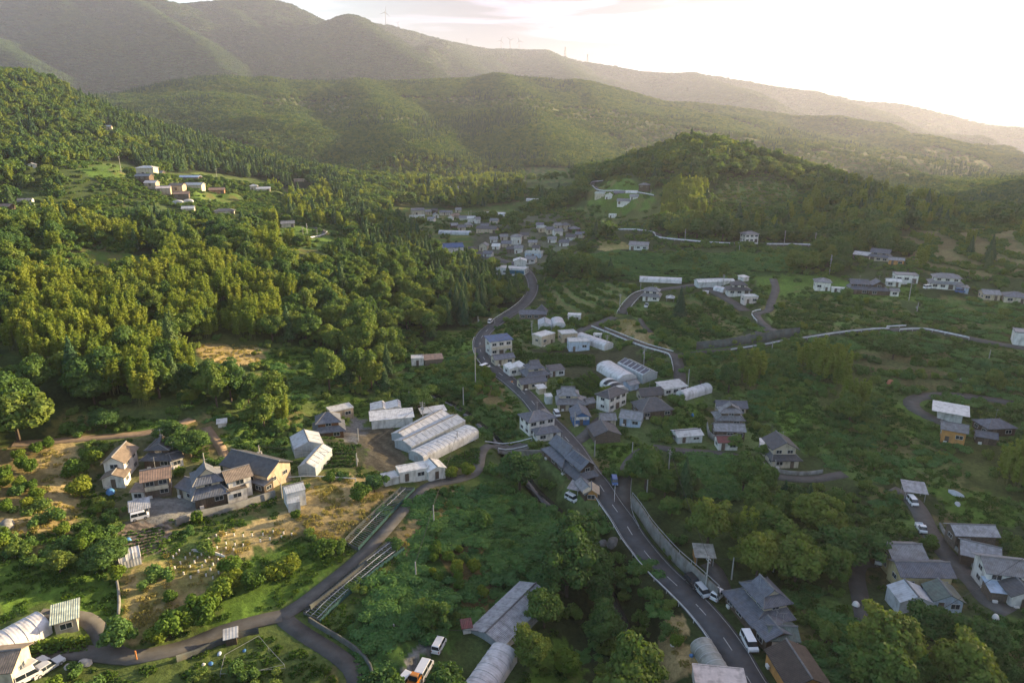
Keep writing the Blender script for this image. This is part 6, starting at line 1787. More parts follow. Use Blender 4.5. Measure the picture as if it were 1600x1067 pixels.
lump(875,893,1.4,1.1,1.2,mat('rock',(.17,.17,.16),.9,.3,1,bump=.05),'boulder','grey boulder on the stream bank under the main road','rock'); lump(958,846,1.8,1.4,1.5,mat('rock',(.17,.17,.16)),'boulder','pale boulder at the stream beside the road wall','rock')
lump(943,838,1.4,1.2,1.1,mat('rock',(.17,.17,.16)),'boulder','second pale boulder just upstream at the road wall','rock')
lump(10,822,2.2,1.4,1.2,mat('rock',(.17,.17,.16)),'boulder','big rounded rock at the left edge under the terraces','rock')
lump(1555,968,.6,.5,1.1,M_wplast,'tank','white tank below the white house at the right edge','tank'); lump(800,597,.5,.4,.6,mat('orange_paint',(.5,.2,.06)),'barrel','orange barrel at the sawtooth workshop','barrel')
lump(725,975,.5,.4,.5,M_wplast,'bag_heap','white bag beside the tiny rusty roofed hut','bag'); lump(1502,594,.8,.6,.6,M_wplast,'bag_heap','white bags on the dry right slope','bag')

# ---------------------------------------------------------------- ridge turbines and pylons
def turbine(u, v, D, hpx, label, rot):
    a, b_ = ray(u, v); x, y = a * D, D; z = float(hz(x, y)) - 3
    dep = y * CT - (z - CAMH) * ST; h = hpx * dep / F / CT
    t = thing('wind_turbine', label, 'wind turbine', (x, y, z), 0)
    g_ = mat('turbine_grey', (.20,.20,.21), .6, .05)
    s = h / 75
    obj('tower', MB().beam((0,0,0),(0,0,h),2.4*s,8,1.4*s).me('tower', g_), t)
    obj('nacelle', MB().box(-2*s,2*s,-5*s,5*s,-2*s,2*s).me('nacelle', g_), t, (0, 0, h))
    hb = obj('hub', MB().beam((0,0,0),(0,-2*s,0),1.8*s,8,.8*s).me('hub', g_), t, (0, -5.2 * s, h))
    bl_ = MB().slab([(-1.2*s,0,0),(1.2*s,0,0),(2.0*s,0,7*s),(.3*s,0,38*s),(-.3*s,0,38*s),(-1.0*s,0,7*s)], .01)
    bl_.v = [(p[0], (-.35 * s if i >= 6 else .35 * s), (p[2] + .01 if i >= 6 else p[2])) for i, p in enumerate(bl_.v)]
    me_ = bl_.me('blade', g_)
    for k in range(3): obj('blade', me_, hb, (0, -1.2 * s, 0), (0, R(rot + 120 * k), 0))
turbine(603,40,5400,19,'tallest wind turbine, standing left on the mountain ridge',12)
turbine(622,44,5420,9,'smaller wind turbine just right of the tallest',50)
turbine(730,73,5700,10,'lone small wind turbine before the group of three',80)
turbine(783,79,5950,14,'left wind turbine of the group of three on the ridge',20); turbine(797,79,6000,14,'middle wind turbine of the group of three on the ridge',70)
turbine(811,79,6000,13,'right wind turbine of the group of three on the ridge',100)
def pylon(u, D, v, hpx, label):
    a, b_ = ray(u, v); x, y = a * D, D; z = float(hz(x, y)) - 4
    dep = y * CT - (z - CAMH) * ST; h = hpx * dep / F / CT + 4
    t = thing('power_pylon', label, 'pylon', (x, y, z), R(20))
    g_ = mat('pylon_grey', (.20,.19,.19), .6, .05); mb = MB(); w_ = h * .09
    for sx in (-1, 1):
        for sy in (-1, 1): mb.beam((sx*w_,sy*w_,0),(sx*w_*.25,sy*w_*.25,h),h*.012,4)
    for k in range(7):
        z0_, z1_ = h * k / 7, h * (k + 1) / 7; a0_, a1_ = w_ * (1 - .75 * k / 7), w_ * (1 - .75 * (k + 1) / 7)
        for s in (-1, 1):
            mb.beam((-a0_, s*a0_, z0_), (a1_, s*a1_, z1_), h*.008, 3); mb.beam((s*a0_, -a0_, z0_), (s*a1_, a1_, z1_), h*.008, 3)
    obj('lattice', mb.me('lattice', g_), t)
    for f in (.68, .81, .94): obj('crossarm', MB().box(-h*.13,h*.13,-h*.008,h*.008,-h*.008,h*.008).me('crossarm', g_), t, (0, 0, h * f))
for u, D, v, hp, lab in [(883,5900,91,15,'first'),(918,5870,98,13,'second'),(962,5800,105,8,'third'),(1137,5300,124,10,'fourth'),(1215,5180,135,16,'fifth'),(1275,5080,144,10,'sixth'),(1368,4950,161,9,'seventh'),(1469,4720,178,14,'eighth')]:
    pylon(u, D, v, hp, lab + ' pylon from the left on the long mountain ridge')
# ---------------------------------------------------------------- vegetation meshes
def ico(sub=1):
    t = (1 + 5 ** .5) / 2
    v = [Vector(p).normalized() for p in ((-1,t,0),(1,t,0),(-1,-t,0),(1,-t,0),(0,-1,t),(0,1,t),(0,-1,-t),(0,1,-t),(t,0,-1),(t,0,1),(-t,0,-1),(-t,0,1))]
    f = [(0,11,5),(0,5,1),(0,1,7),(0,7,10),(0,10,11),(1,5,9),(5,11,4),(11,10,2),(10,7,6),(7,1,8),(3,9,4),(3,4,2),(3,2,6),(3,6,8),(3,8,9),(4,9,5),(2,4,11),(6,2,10),(8,6,7),(9,8,1)]
    for _ in range(sub):
        c = {}; nf = []
        def mid(a, b):
            k = (min(a, b), max(a, b))
            if k not in c: v.append(((v[a] + v[b]) / 2).normalized()); c[k] = len(v) - 1
            return c[k]
        for a, b, d in f:
            x, y, z = mid(a, b), mid(b, d), mid(d, a); nf += [(a, x, z), (b, y, x), (d, z, y), (x, y, z)]
        f = nf
    return np.array([tuple(p) for p in v]), np.array(f)
IC0, IF0 = ico(0); IC1, IF1 = ico(1)
def blobs_mesh(name, blobs, per, leaf, m, rg, up=.15, asp=1.0, flat=1.0, core=.76, shell=(.80, 1.16), jit=.75):
    """foliage: every blob is a dark leafy core with leaf faces all round it"""
    Vs, Fs, n = [], [], 0
    for c, r in blobs:
        c = np.array(c, float); r = np.array([r[0], r[1], r[2]]) if np.ndim(r) else np.array([r, r, r * flat])
        v = c + IC1 * r * core * (1 + rg.uniform(-.12, .12, (len(IC1), 1)))
        q = np.c_[IF1, IF1[:, 2]]
        Vs.append(v); Fs.append(np.c_[IF1, -np.ones(len(IF1), int)] + np.array([n, n, n, 0])); n += len(v)
    coreF = [tuple(int(i) for i in f[:3]) for ff in Fs for f in ff]
    area = [(np.mean(r) if np.ndim(r) else r) ** 2 for _, r in blobs]; tot = sum(area)
    Vl = []
    for (c, r), a in zip(blobs, area):
        k = int(per * len(blobs) * a / tot)
        d = rg.normal(size=(k, 3)); d /= np.linalg.norm(d, axis=1)[:, None]; d[:, 2] = np.abs(d[:, 2] + .25) * np.sign(d[:, 2] + .45)
        r3 = np.array(r, float) if np.ndim(r) else np.array([r, r, r * flat])
        P = np.array(c) + d * r3 * rg.uniform(shell[0], shell[1], (k, 1))
        Nn = d + rg.normal(size=(k, 3)) * jit + np.array([0, 0, up])
        vv, _ = leaf_quads(P, Nn, leaf, rg, asp); Vl.append(vv)
    Vl = np.vstack(Vl); base = n
    Vall = np.vstack(Vs + [Vl])
    fl = (np.arange(len(Vl)).reshape(-1, 4) + base)
    me = bpy.data.meshes.new(name)
    me.vertices.add(len(Vall)); me.vertices.foreach_set('co', Vall.astype(np.float32).ravel())
    li = np.concatenate([np.array(coreF).ravel(), fl.ravel()]).astype(np.int32)
    me.loops.add(len(li)); me.loops.foreach_set('vertex_index', li)
    st = np.concatenate([np.arange(len(coreF)) * 3, len(coreF) * 3 + np.arange(len(fl)) * 4]).astype(np.int32)
    me.polygons.add(len(st)); me.polygons.foreach_set('loop_start', st); me.update(calc_edges=True)
    me.materials.append(m)
    return me
def broad_blobs(rg, Rr, Hh, n):
    out = [((0, 0, Hh * .55), (Rr * .6, Rr * .6, Hh * .3))]
    sx_, sy_ = rg.uniform(.8, 1.2), rg.uniform(.8, 1.2); ph_ = rg.uniform(0, 6.28)
    for i in range(n):
        a = rg.uniform(0, 6.28); e = math.asin(rg.uniform(-.25, 1)); rr = rg.uniform(.5, .88) * (1 + .18 * math.sin(2 * a + ph_)); q = rg.uniform(.15, .34)
        out.append(((Rr * sx_ * rr * math.cos(a) * math.cos(e), Rr * sy_ * rr * math.sin(a) * math.cos(e), Hh * .55 + Hh * .38 * rr * 1.15 * math.sin(e)), (Rr * q * rg.uniform(.8, 1.4), Rr * q * rg.uniform(.8, 1.4), Rr * q * rg.uniform(.6, 1.0))))
    return out
T = {}
def variants(kind, n, fn): T[kind] = [fn(pcg(100 + hash_(kind) + i), i) for i in range(n)]
def hash_(s): return sum(ord(c) * (i + 3) for i, c in enumerate(s)) % 977
BS = ((4.2,9),(3.5,11),(4.8,8.2),(3.2,9.5),(4.5,10.2),(4.0,7.6))
variants('broad', 6, lambda r, i: blobs_mesh('crown', broad_blobs(r, BS[i][0], BS[i][1], 36), 135, .40, LF['broad'], r, flat=.8))
variants('broad_far', 3, lambda r, i: blobs_mesh('crown', broad_blobs(r, 4.2, 9, 11), 36, .95, LF['broad'], r, flat=.8))
variants('citrus', 4, lambda r, i: blobs_mesh('crown', [((0,0,1.5),(1.1,1.1,1.1))] + [((1.0*math.cos(a)*q, 1.0*math.sin(a)*q, 1.0+1.5*r.random()), r.uniform(.5,.8)) for a, q in zip(r.uniform(0,6.3,10), r.uniform(.5,1,10))], 130, .27, LF['citrus'], r))
variants('shrub', 5, lambda r, i: blobs_mesh('foliage', [((1.5*r.normal()*.6, 1.5*r.normal()*.6, .35+.8*r.random()), r.uniform(.45,1.0)) for _ in range(7+i)], 110, .30, LF['shrub'], r, flat=.85))
variants('vine', 4, lambda r, i: blobs_mesh('foliage', [((2.0*r.normal()*.7, 2.0*r.normal()*.7, .1+.5*r.random()), (r.uniform(.7,1.5), r.uniform(.7,1.5), r.uniform(.4,.9))) for _ in range(9)], 120, .34, LF['vine'], r))
variants('bushtree', 3, lambda r, i: blobs_mesh('crown', broad_blobs(r, 2.4, 4.6, 12), 130, .34, LF['shrub'], r, flat=.85))
def conifer(r, i, far=False):
    Hh = 13.0; R0 = 2.6; V_, N_ = [], []
    core = MB(); k = 8
    core.v += [(R0*.72*(.25 if j == 0 else 1)*math.cos(2*math.pi*a/k)*s, R0*.72*(.25 if j == 0 else 1)*math.sin(2*math.pi*a/k)*s, z) for j, (z, s) in enumerate(((1.2,1),(2.6,1),(6.5,.62),(10,.3),(12.3,.06))) for a in range(k)]
    for j in range(4): core.f += [(j*k+a, j*k+(a+1)%k, (j+1)*k+(a+1)%k, (j+1)*k+a) for a in range(k)]
    n_ = 420 if far else 1700
    z = 1.6 + (Hh - 1.6) * (1 - np.sqrt(r.random(n_))); lay = np.sin(z * 4.2 + i) * .14
    a = r.uniform(0, 6.283, n_); lob = 1 + .16 * np.sin(a * 5 + z * 1.3 + i)
    rr = R0 * np.clip((Hh - z) / (Hh - 2.0), 0, 1) ** .85 * (1 + lay) * lob * r.uniform(.78, 1.1, n_)
    P = np.c_[rr * np.cos(a), rr * np.sin(a), z - rr * .12]
    Nn = np.c_[np.cos(a), np.sin(a), np.full(n_, .55)] + r.normal(size=(n_, 3)) * .4
    Vv, Fv = leaf_quads(P, Nn, .9 if far else .46, r, .8)
    b = len(core.v)
    return mesh('crown', np.vstack([np.array(core.v), Vv]), np.vstack([np.array(core.f), Fv + b]), LF['cedar'])
variants('cedar', 4, conifer); variants('cedar_far', 2, lambda r, i: conifer(r, i, True))
def bamboo_me(r, i, far=False):
    bl = []
    for c in range(9):
        a = r.uniform(0, 6.28); q = r.uniform(.3, 2.6); x, y = q * math.cos(a), q * math.sin(a); Hh = r.uniform(7.5, 11.5); la = r.uniform(0, 6.28); ln = r.uniform(.5, 1.8)
        for s in (.35, .5, .64, .78, .9, 1.0):
            b = ln * s ** 3; rr = 1.15 * (1 - abs(s - .6)) ** 1.1
            bl.append(((x + b * math.cos(la), y + b * math.sin(la), Hh * s), (rr * .95, rr * .95, rr * .9)))
    return blobs_mesh('foliage', bl, 16 if far else 66, .8 if far else .42, LF['bamboo'], r, asp=.6, up=.3, core=.6, shell=(.6, 1.25), jit=.9)
variants('bamboo', 4, bamboo_me); variants('bamboo_far', 2, lambda r, i: bamboo_me(r, i, True))
variants('clump', 3, lambda r, i: blobs_mesh('crown', [((3.4*r.normal(), 3.4*r.normal(), 1.5+2.2*r.random()), r.uniform(1.6,3.0)) for _ in range(9)], 26, 1.2, LF['cedar'], r, flat=.9))
def tuft_me(r, i, m):
    n_ = 46; a = r.uniform(0, 6.28, n_); q = np.sqrt(r.random(n_)) * .75
    P = np.c_[q * np.cos(a), q * np.sin(a), r.uniform(.05, .28, n_)]
    Vv, Fv = leaf_quads(P, np.c_[r.normal(0, 1, n_), r.normal(0, 1, n_), r.uniform(.1, .7, n_)], .34, r, .55)
    return mesh('tuft', Vv, Fv, m)
variants('tuft', 3, lambda r, i: tuft_me(r, i, LF['crop'])); variants('drytuft', 3, lambda r, i: tuft_me(r, i, LF['dry']))
def trunk_me(h, r0):
    b = MB(); b.beam((0,0,-1.2),(0,0,h*.5),r0,7,r0*.7); b.beam((0,0,h*.5),(.1*h,0,h*.85),r0*.65,6,r0*.25); b.beam((0,0,h*.45),(-.14*h,.08*h,h*.75),r0*.5,5,r0*.2); b.beam((0,0,h*.4),(.05*h,-.15*h,h*.72),r0*.45,5,r0*.2)
    return b.me('trunk', M_bark)
TR = dict(broad=trunk_me(7, .3), cedar=MB().beam((0,0,-1),(0,0,11),.25,7,.05).me('trunk', M_bark), citrus=trunk_me(2.0, .1), bushtree=trunk_me(3.6, .15))
cul = MB()
for k in range(9): cul.beam((1.6*math.cos(k*2.4)*(.3+k/12), 1.6*math.sin(k*2.4)*(.3+k/12), -.5), (1.6*math.cos(k*2.4)*(.3+k/12), 1.6*math.sin(k*2.4)*(.3+k/12), 7), .06, 5)
TR['bamboo'] = cul.me('culms', mat('bamboo_culm', (.16,.17,.06)))

# ---------------------------------------------------------------- where things grow
# line of sight: lowest height that shows above the nearer ground
ang = (GZ - CAMH) / gr
hor = np.maximum.accumulate(np.vstack([np.full((1, NP), -9.0), ang[:-1]]), axis=0)
def shows(x, y, z, top):
    r = np.hypot(x, y)
    a = (z + top - CAMH) / r
    return (a > hz(x, y, hor) - .004) & (np.abs(np.degrees(np.arctan2(x, y))) < 47)
kinds = np.array([z_[0] for z_ in ZONES])
# species: zone kind -> chance; spacing; scale range; tall?
SP = {
 'broad': (6.0, (.6, 1.35), True, dict(forest=.80, broad=.74, grove=.95, scrub=.06, bushy=.07, bamboo=.08, cedar=.45, farm=.0, garden=.01, meadow=.008, vgarden=.03, rgarden=.05, terrace=.03, village=.05, field=.02)),
 'cedar': (5.0, (.7, 1.15), True, dict(forest=.03, cedar=.45, broad=.07, grove=.04, bushy=.02)),
 'bamboo': (4.6, (.7, 1.1), True, dict(bamboo=.85, bushy=.08, broad=.04, scrub=.015)),
 'bushtree': (4.2, (.6, 1.2), True, dict(scrub=.17, bushy=.42, garden=.08, farm=.03, meadow=.03, terrace=.08, hamlet=.55, rgarden=.22, vgarden=.12, vine=.04, field=.05, village=.12, dry=.012, forest=.15)),
 'citrus': (3.6, (.6, 1.05), False, dict(orchard=.78, terrace=.5, hamlet=.2, dryterrace=.2, farm=.03, garden=.06, bushy=.15, field=.05, rgarden=.06, vgarden=.05, dry=.012)),
 'shrub': (2.6, (.5, 1.15), False, dict(scrub=.38, hamlet=.8, bushy=.55, grove=.4, broad=.2, forest=.2, garden=.32, farm=.09, meadow=.055, terrace=.35, dryterrace=.35, rgarden=.35, vgarden=.25, vine=.12, dry=.03, orchard=.1, field=.08, bamboo=.1, village=.12)),
 'vine': (2.5, (.7, 1.3), False, dict(vine=.92, scrub=.16, grove=.2)),
}
EXC = []   # hand placed plants keep others away
def scatter(sp):
    dist, (s0, s1), tall, tab = SP[sp]
    rg = pcg(500 + hash_(sp))
    rmax = 1150 if tall else (520 if sp != 'vine' else 480)
    if sp == 'shrub': rmax = 640
    nx = int(1700 / dist); ny = int(rmax / (dist * .87))
    I, J = np.meshgrid(np.arange(nx), np.arange(ny))
    x = (I + .5 * (J % 2)) * dist - 850; y = J * dist * .87 + 40
    x = (x + rg.uniform(-.42, .42, x.shape) * dist).ravel(); y = (y + rg.uniform(-.42, .42, y.shape) * dist).ravel()
    m = (np.abs(x) < y * .95 + 40) & (np.hypot(x, y) < rmax) & (y > 45)
    x, y = x[m], y[m]
    z_i = look(cover, x + fbm(x / 14, y / 14, 131, 3) * 9, y + fbm(x / 14, y / 14, 137, 3) * 9).astype(int); kk = kinds[z_i]
    p = np.zeros(len(x))
    for k, q in tab.items(): p[kk == k] = q
    cl = fbm(x / 22, y / 22, 300 + hash_(sp) % 50, 3)
    p = p * np.clip(1 + cl * (1.6 if sp in ('shrub', 'bushtree', 'broad') else .5), .1, 2)
    tb_ = np.isin(kk, ('terrace', 'dryterrace')); h0_ = hz(x, y, GZ0) / 1.3; fr0 = h0_ - np.floor(h0_)
    p = np.where(tb_, np.where((fr0 > .2) & (fr0 < .55), {'shrub': 1.0, 'citrus': .6}.get(sp, .03), 0), p)
    m = rg.random(len(x)) < p
    bt = look(block_t if tall else block_s, x, y).astype(bool)
    forest_ok = np.isin(kk, ('forest', 'broad', 'cedar', 'bamboo', 'grove')) & ~look(block_s, x, y).astype(bool)
    m &= ~bt | (forest_ok & False)
    x, y, z_i = x[m], y[m], z_i[m]
    z = hz(x, y); hgt = dict(broad=9, cedar=13, bamboo=11, bushtree=5, citrus=3, shrub=1.6, vine=1.2)[sp]
    s = rg.uniform(s0, s1, len(x)) * (1 + .25 * fbm(x / 40, y / 40, 7, 2))
    v = shows(x, y, z, hgt * s)
    x, y, z, z_i, s = x[v], y[v], z[v], z_i[v], s[v]
    for ex, ey, er in EXC:
        k = np.hypot(x - ex, y - ey) > er
        x, y, z, z_i, s = x[k], y[k], z[k], z_i[k], s[k]
    rot = rg.uniform(0, 6.283, len(x)); var = rg.integers(0, 60, len(x))
    sz = s * rg.uniform(.85, 1.2, len(x)) * (.6 if sp == 'vine' else 1)
    return np.c_[x, y, z, s, sz, rot, var, z_i]

PL = dict(broad=('broadleaf_tree', 'broadleaf tree', 'tree', ['rounded dark green broadleaf tree', 'small rounded broadleaf tree', 'large spreading broadleaf tree']),
          cedar=('cedar_tree', 'cedar', 'tree', ['pointed dark green cedar', 'short pointed cedar', 'tall pointed cedar']),
          bamboo=('bamboo_clump', 'bamboo', 'bamboo', ['feathery yellow green bamboo clump', 'low feathery bamboo clump', 'tall arching bamboo clump']),
          bushtree=('small_tree', 'small tree', 'tree', ['small bushy green tree', 'very small bushy tree', 'stout bushy green tree']),
          citrus=('citrus_tree', 'citrus', 'tree', ['round leafed orchard tree', 'small round orchard tree', 'big round orchard tree']),
          shrub=('shrub', 'shrub', 'shrub', ['leafy green shrub', 'low green shrub', 'broad green shrub']),
          vine=('vine_mound', 'vine', 'vine', ['heap of bright vines', 'small heap of bright vines', 'large heap of bright vines']))
def plant(sp, x, y, z, s, sz, rot, var, label, group=None, cat=None):
    me = T[sp][int(var) % len(T[sp])]; nm, _, ct, _ = PL[sp]
    if sp in TR:
        t = thing(nm, label, cat or ct, (x, y, z - .15), rot, group); t.scale = (s, s, sz)
        obj('foliage' if sp == 'bamboo' else 'crown', me, t); obj('culms' if sp == 'bamboo' else 'trunk', TR[sp], t)
    else:
        t = obj(nm, me, None, (x, y, z - .1), (0, 0, rot), (s, s, sz)); tag(t, label, cat or ct, group)
    return t
# trees the photograph singles out: species, base pixel, size, label
HAND = [
 ('broad', 30,690, 1.75,1.35,'great spreading tree at the left edge above the terraced orchard'),
 ('bushtree',165,668,1.5,1.2,'broad low tree alone on the grass above the dirt road'),
 ('broad', 298,712,1.05,.85,'round tree directly behind the large farmhouse roof'),
 ('bushtree',268,690,1.7,1.2,'flat topped spreading tree over the dark farmhouse'),
 ('citrus',146,720,1.5,1.2,'pale flowering round shrub left of the white two storey house'),
 ('citrus',118,742,1.9,1.3,'dark round bush on the golden terrace'),
 ('citrus',128,775,1.7,1.5,'bright lit bushy tree below the golden terrace'),
 ('citrus',150,800,1.0,.6,'bright round bush below the lit bushy tree'),
 ('broad', 165,885,.85,.62,'big rounded lit hedge tree left of the dark vegetable plot'),
 ('citrus',150,845,1.1,.7,'rounded azalea mound in the slope garden, upper'),('citrus',137,830,.9,.6,'rounded azalea mound in the slope garden, left'),
 ('citrus',185,905,1.0,1.0,'round bush at the foot of the big lit hedge tree'),('citrus',100,835,1.0,.8,'single round bush on the dry terrace edge'),
 ('bushtree',95,895,1.4,.9,'flowering spreading tree above the lower left grass'),
 ('citrus',362,895,1.5,1.2,'lit round tree at the top of the hedge line'),('citrus',365,915,1.4,1.1,'second lit round tree of the hedge line'),
 ('citrus',348,935,1.4,1.2,'third lit round tree of the hedge line, on the bank'),('citrus',334,950,1.1,1.2,'slim round tree between the larger ones of the hedge line'),
 ('citrus',315,970,1.8,1.7,'largest lit round tree of the hedge line'),('citrus',289,978,1.5,1.2,'round tree left of the largest of the hedge line'),
 ('citrus',266,992,1.6,1.4,'lit tree near the lower end of the hedge line'),('citrus',248,1002,1.3,1.0,'last round tree of the hedge line by the lane'),
 ('bushtree',188,1010,1.3,1.0,'dusky bushy tree at the lane junction'),
 ('citrus',268,938,.9,.6,'lone small round bush on the dry planting terrace'),
 ('bushtree',585,765,1.3,.9,'dark bushy tree between the prefab office and the pipe rail'),('citrus',562,778,1.6,1.1,'lighter round tree below the dark bushy one'),
 ('citrus',705,745,1.2,.9,'round dark bush at the lane bend below the white hut'),('citrus',732,742,1.3,1.0,'round dark bush right of the lane bend'),
 ('citrus',516,755,1.0,.8,'single round bush right of the small white metal shed'),
 ('citrus',507,866,1.6,1.2,'single round tree on the grass above the lane'),('citrus',430,905,1.5,1.1,'dark round tree on the grass slope, middle'),('citrus',455,895,1.4,1.1,'dark round tree on the grass slope, right one'),
 ('citrus',397,920,1.4,1.1,'shaded round tree just right of the hedge line'),
 ('broad', 515,610,1.2,1.5,'tall sunlit leafy tree standing out at the foot of the hill wood'),('cedar',540,600,1.1,1.0,'cedar behind the tall sunlit leafy tree'),
 ('bushtree',655,640,2.1,1.2,'wide golden topped tree in the ravine above the warehouse'),('bushtree',672,620,1.3,1.0,'lower round tree right of the wide golden topped one'),
 ('bushtree',600,640,1.5,.9,'sunlit bush top behind the white warehouse'),
 ('broad', 812,770,1.3,.95,'dark spreading tree at the bridge bank'),('broad', 885,935,1.45,1.35,'very dark dome shaped tree over the stream'),
 ('broad', 900,870,1.3,1.1,'dark broad tree on the stream bank below the boulders'),('broad',850,985,.95,.8,'dark tree hiding the middle of the long grey greenhouse'),
 ('broad', 830,1045,.8,.7,'dark tree at the near end of the long grey greenhouse'),('citrus',885,1050,1.6,1.2,'round dark bush on the bright grass'),
 ('citrus',948,617,1.6,1.0,'round dark bush left of the striped greenhouse'),
 ('citrus',1055,1012,.9,.7,'bright green bush beside the small tunnel'),
 ('broad', 1105,855,1.15,1.1,'bright green crowned tree in the wood above the tin canopy'),('bushtree',1062,765,1.6,1.2,'bright leafy tree under the gabled lane'),
 ('broad', 1325,890,1.3,1.0,'bright topped tree at the edge of the right wood'),('broad',1200,860,1.3,1.1,'large dark tree in the middle of the right wood'),
 ('broad',1270,850,1.4,1.15,'large layered tree in the right wood, behind the bright topped one'),('broad',1180,810,1.2,1.0,'spreading tree at the back of the right wood'),
 ('bushtree',1457,1000,1.7,1.4,'dome shaped dark tree below the right hamlet sheds'),('bushtree',1493,1010,1.4,1.1,'second dark tree right of the dome shaped one'),
 ('citrus',1452,862,1.3,1.0,'clipped bush on the hamlet lane beside the small truck'),
 ('bushtree',1095,600,1.9,1.5,'dark rounded tree behind the flat greenish shed'),('bushtree',1147,700,1.2,.9,'bush left of the red roofed hut'),('bushtree',1195,715,1.0,.9,'tree between the red roofed hut and the cream house'),
 ('broad',1395,560,1.2,.8,'dark spreading tree at the high road corner'),('bushtree',1380,545,1.3,1.1,'golden topped tree at the high road corner'),
 ('broad',1420,400,1.5,.8,'large dark round tree above the long tiled farmhouse'),('broad',1370,380,1.2,.8,'dark tree at the end of the long rail'),
 ('bushtree',1150,590,1.3,1.2,'pale leafy tree at the bamboo edge'),
]
for sp, u, v, s, sz, lab in HAND:
    c = G(u, v)
    if sp == 'bushtree' and s >= 1.4: sp, s, sz = 'broad', s * .56, sz * .52
    hgt_px = 0
    z = float(hz(c[0], c[1]))
    EXC.append((c[0], c[1], dict(broad=4.2, cedar=2.5, bushtree=2.4, citrus=1.4)[sp] * s * .9))
    plant(sp, c[0], c[1], z, s, sz, rnd.uniform(0, 6.28), rnd.randrange(60), lab)

# landmarks that tell plants apart
LM = []
import re
_full = [b_[1] for b_ in BL]
_short = [re.split(r',| beside | in front | behind | at the | right of | left of | below | among | under | with | running | half | standing | above | over | cut | alone | across | of the | in the | on the | by the | next | along ', t)[0] for t in _full]
for (n_0, lab_, *_r), sh_, pl_ in zip(BL, _short, BUILT):
    nm_ = sh_ if _short.count(sh_) == 1 and len(sh_.split()) > 2 else lab_
    if len(nm_.split()) <= 9:
        x_, y_, z_, w_, a_ = pl_[0]; LM.append((x_ + math.cos(a_) * w_ / 2, y_ + math.sin(a_) * w_ / 2, z_, nm_, 16 + .06 * y_))
for sp_, u_, v_, s_, sz_, lab_ in HAND:
    if len(lab_.split()) <= 8: c_ = G(u_, v_); LM.append((c_[0], c_[1], c_[2], lab_, 12))
for u_, v_, px_, ty_, lab_ in POLES:
    if len(lab_.split()) <= 9: c_ = G(u_, v_); LM.append((c_[0], c_[1], c_[2], lab_, 10))
LMA = np.array([q[:3] for q in LM])
USED = set()
def place_label(desc, x, y, z):
    d = np.hypot(LMA[:, 0] - x, LMA[:, 1] - y)
    u, v, _ = project(x, y, z)
    for k in np.argsort(d)[:4]:
        if d[k] > LM[k][4] + 12: break
        lu, lv, _ = project(*LMA[k])
        du, dv = u - lu, v - lv
        dr = ('right of' if du > 0 else 'left of') if abs(du) > abs(dv) else ('in front of' if dv > 0 else 'behind')
        for pre in ('just ', '', 'farther '):
            t_ = f'{desc} {pre}{dr} the {LM[k][3]}'
            if len(t_.split()) <= 16 and t_ not in USED and not (pre == 'just ' and d[k] > 9):
                USED.add(t_); return t_
    return None
# node group that stands meshes on points
def instancer(name, pts, meshes, kind='stuff'):
    """one object: pts columns x y z s sz rot var"""
    if len(pts) == 0: return None
    me = bpy.data.meshes.new(name)
    me.vertices.add(len(pts)); me.vertices.foreach_set('co', pts[:, :3].astype(np.float32).ravel())
    a = me.attributes.new('grow', 'FLOAT_VECTOR', 'POINT'); a.data.foreach_set('vector', np.c_[pts[:, 3], pts[:, 3], pts[:, 4]].astype(np.float32).ravel())
    a = me.attributes.new('turn', 'FLOAT_VECTOR', 'POINT'); a.data.foreach_set('vector', np.c_[np.zeros(len(pts)), np.zeros(len(pts)), pts[:, 5]].astype(np.float32).ravel())
    a = me.attributes.new('pick', 'INT', 'POINT'); a.data.foreach_set('value', (pts[:, 6].astype(np.int32) % len(meshes)))
    o = obj(name, me); o['kind'] = kind
    ng = bpy.data.node_groups.new(name, 'GeometryNodeTree')
    ng.interface.new_socket('Geometry', in_out='INPUT', socket_type='NodeSocketGeometry')
    ng.interface.new_socket('Geometry', in_out='OUTPUT', socket_type='NodeSocketGeometry')
    n, l = ng.nodes, ng.links
    gi, go = n.new('NodeGroupInput'), n.new('NodeGroupOutput')
    iop = n.new('GeometryNodeInstanceOnPoints')
    g2i = n.new('GeometryNodeGeometryToInstance')
    for m_ in reversed(meshes):
        src = bpy.data.objects.new('leaf_source', m_)
        oi = n.new('GeometryNodeObjectInfo'); oi.inputs['Object'].default_value = src
        l.new(oi.outputs['Geometry'], g2i.inputs[0])
    def attr(nm, ty):
        q = n.new('GeometryNodeInputNamedAttribute'); q.data_type = ty; q.inputs['Name'].default_value = nm; return q
    s_ = attr('grow', 'FLOAT_VECTOR'); t_ = attr('turn', 'FLOAT_VECTOR'); p_ = attr('pick', 'INT')
    l.new(gi.outputs[0], iop.inputs['Points']); l.new(g2i.outputs[0], iop.inputs['Instance'])
    iop.inputs['Pick Instance'].default_value = True
    l.new(p_.outputs['Attribute'], iop.inputs['Instance Index'])
    l.new(s_.outputs['Attribute'], iop.inputs['Scale']); l.new(t_.outputs['Attribute'], iop.inputs['Rotation'])
    l.new(iop.outputs[0], go.inputs[0])
    mod = o.modifiers.new('grow', 'NODES'); mod.node_group = ng
    return o
MAXI = dict(broad=230, cedar=230, bamboo=230, bushtree=230, citrus=230, shrub=240, vine=240)
STN = dict(broad='broadleaf_wood', cedar='cedar_wood', bamboo='bamboo_grove', bushtree='low_woodland', citrus='orchard_trees', shrub='shrubbery', vine='vine_cover')
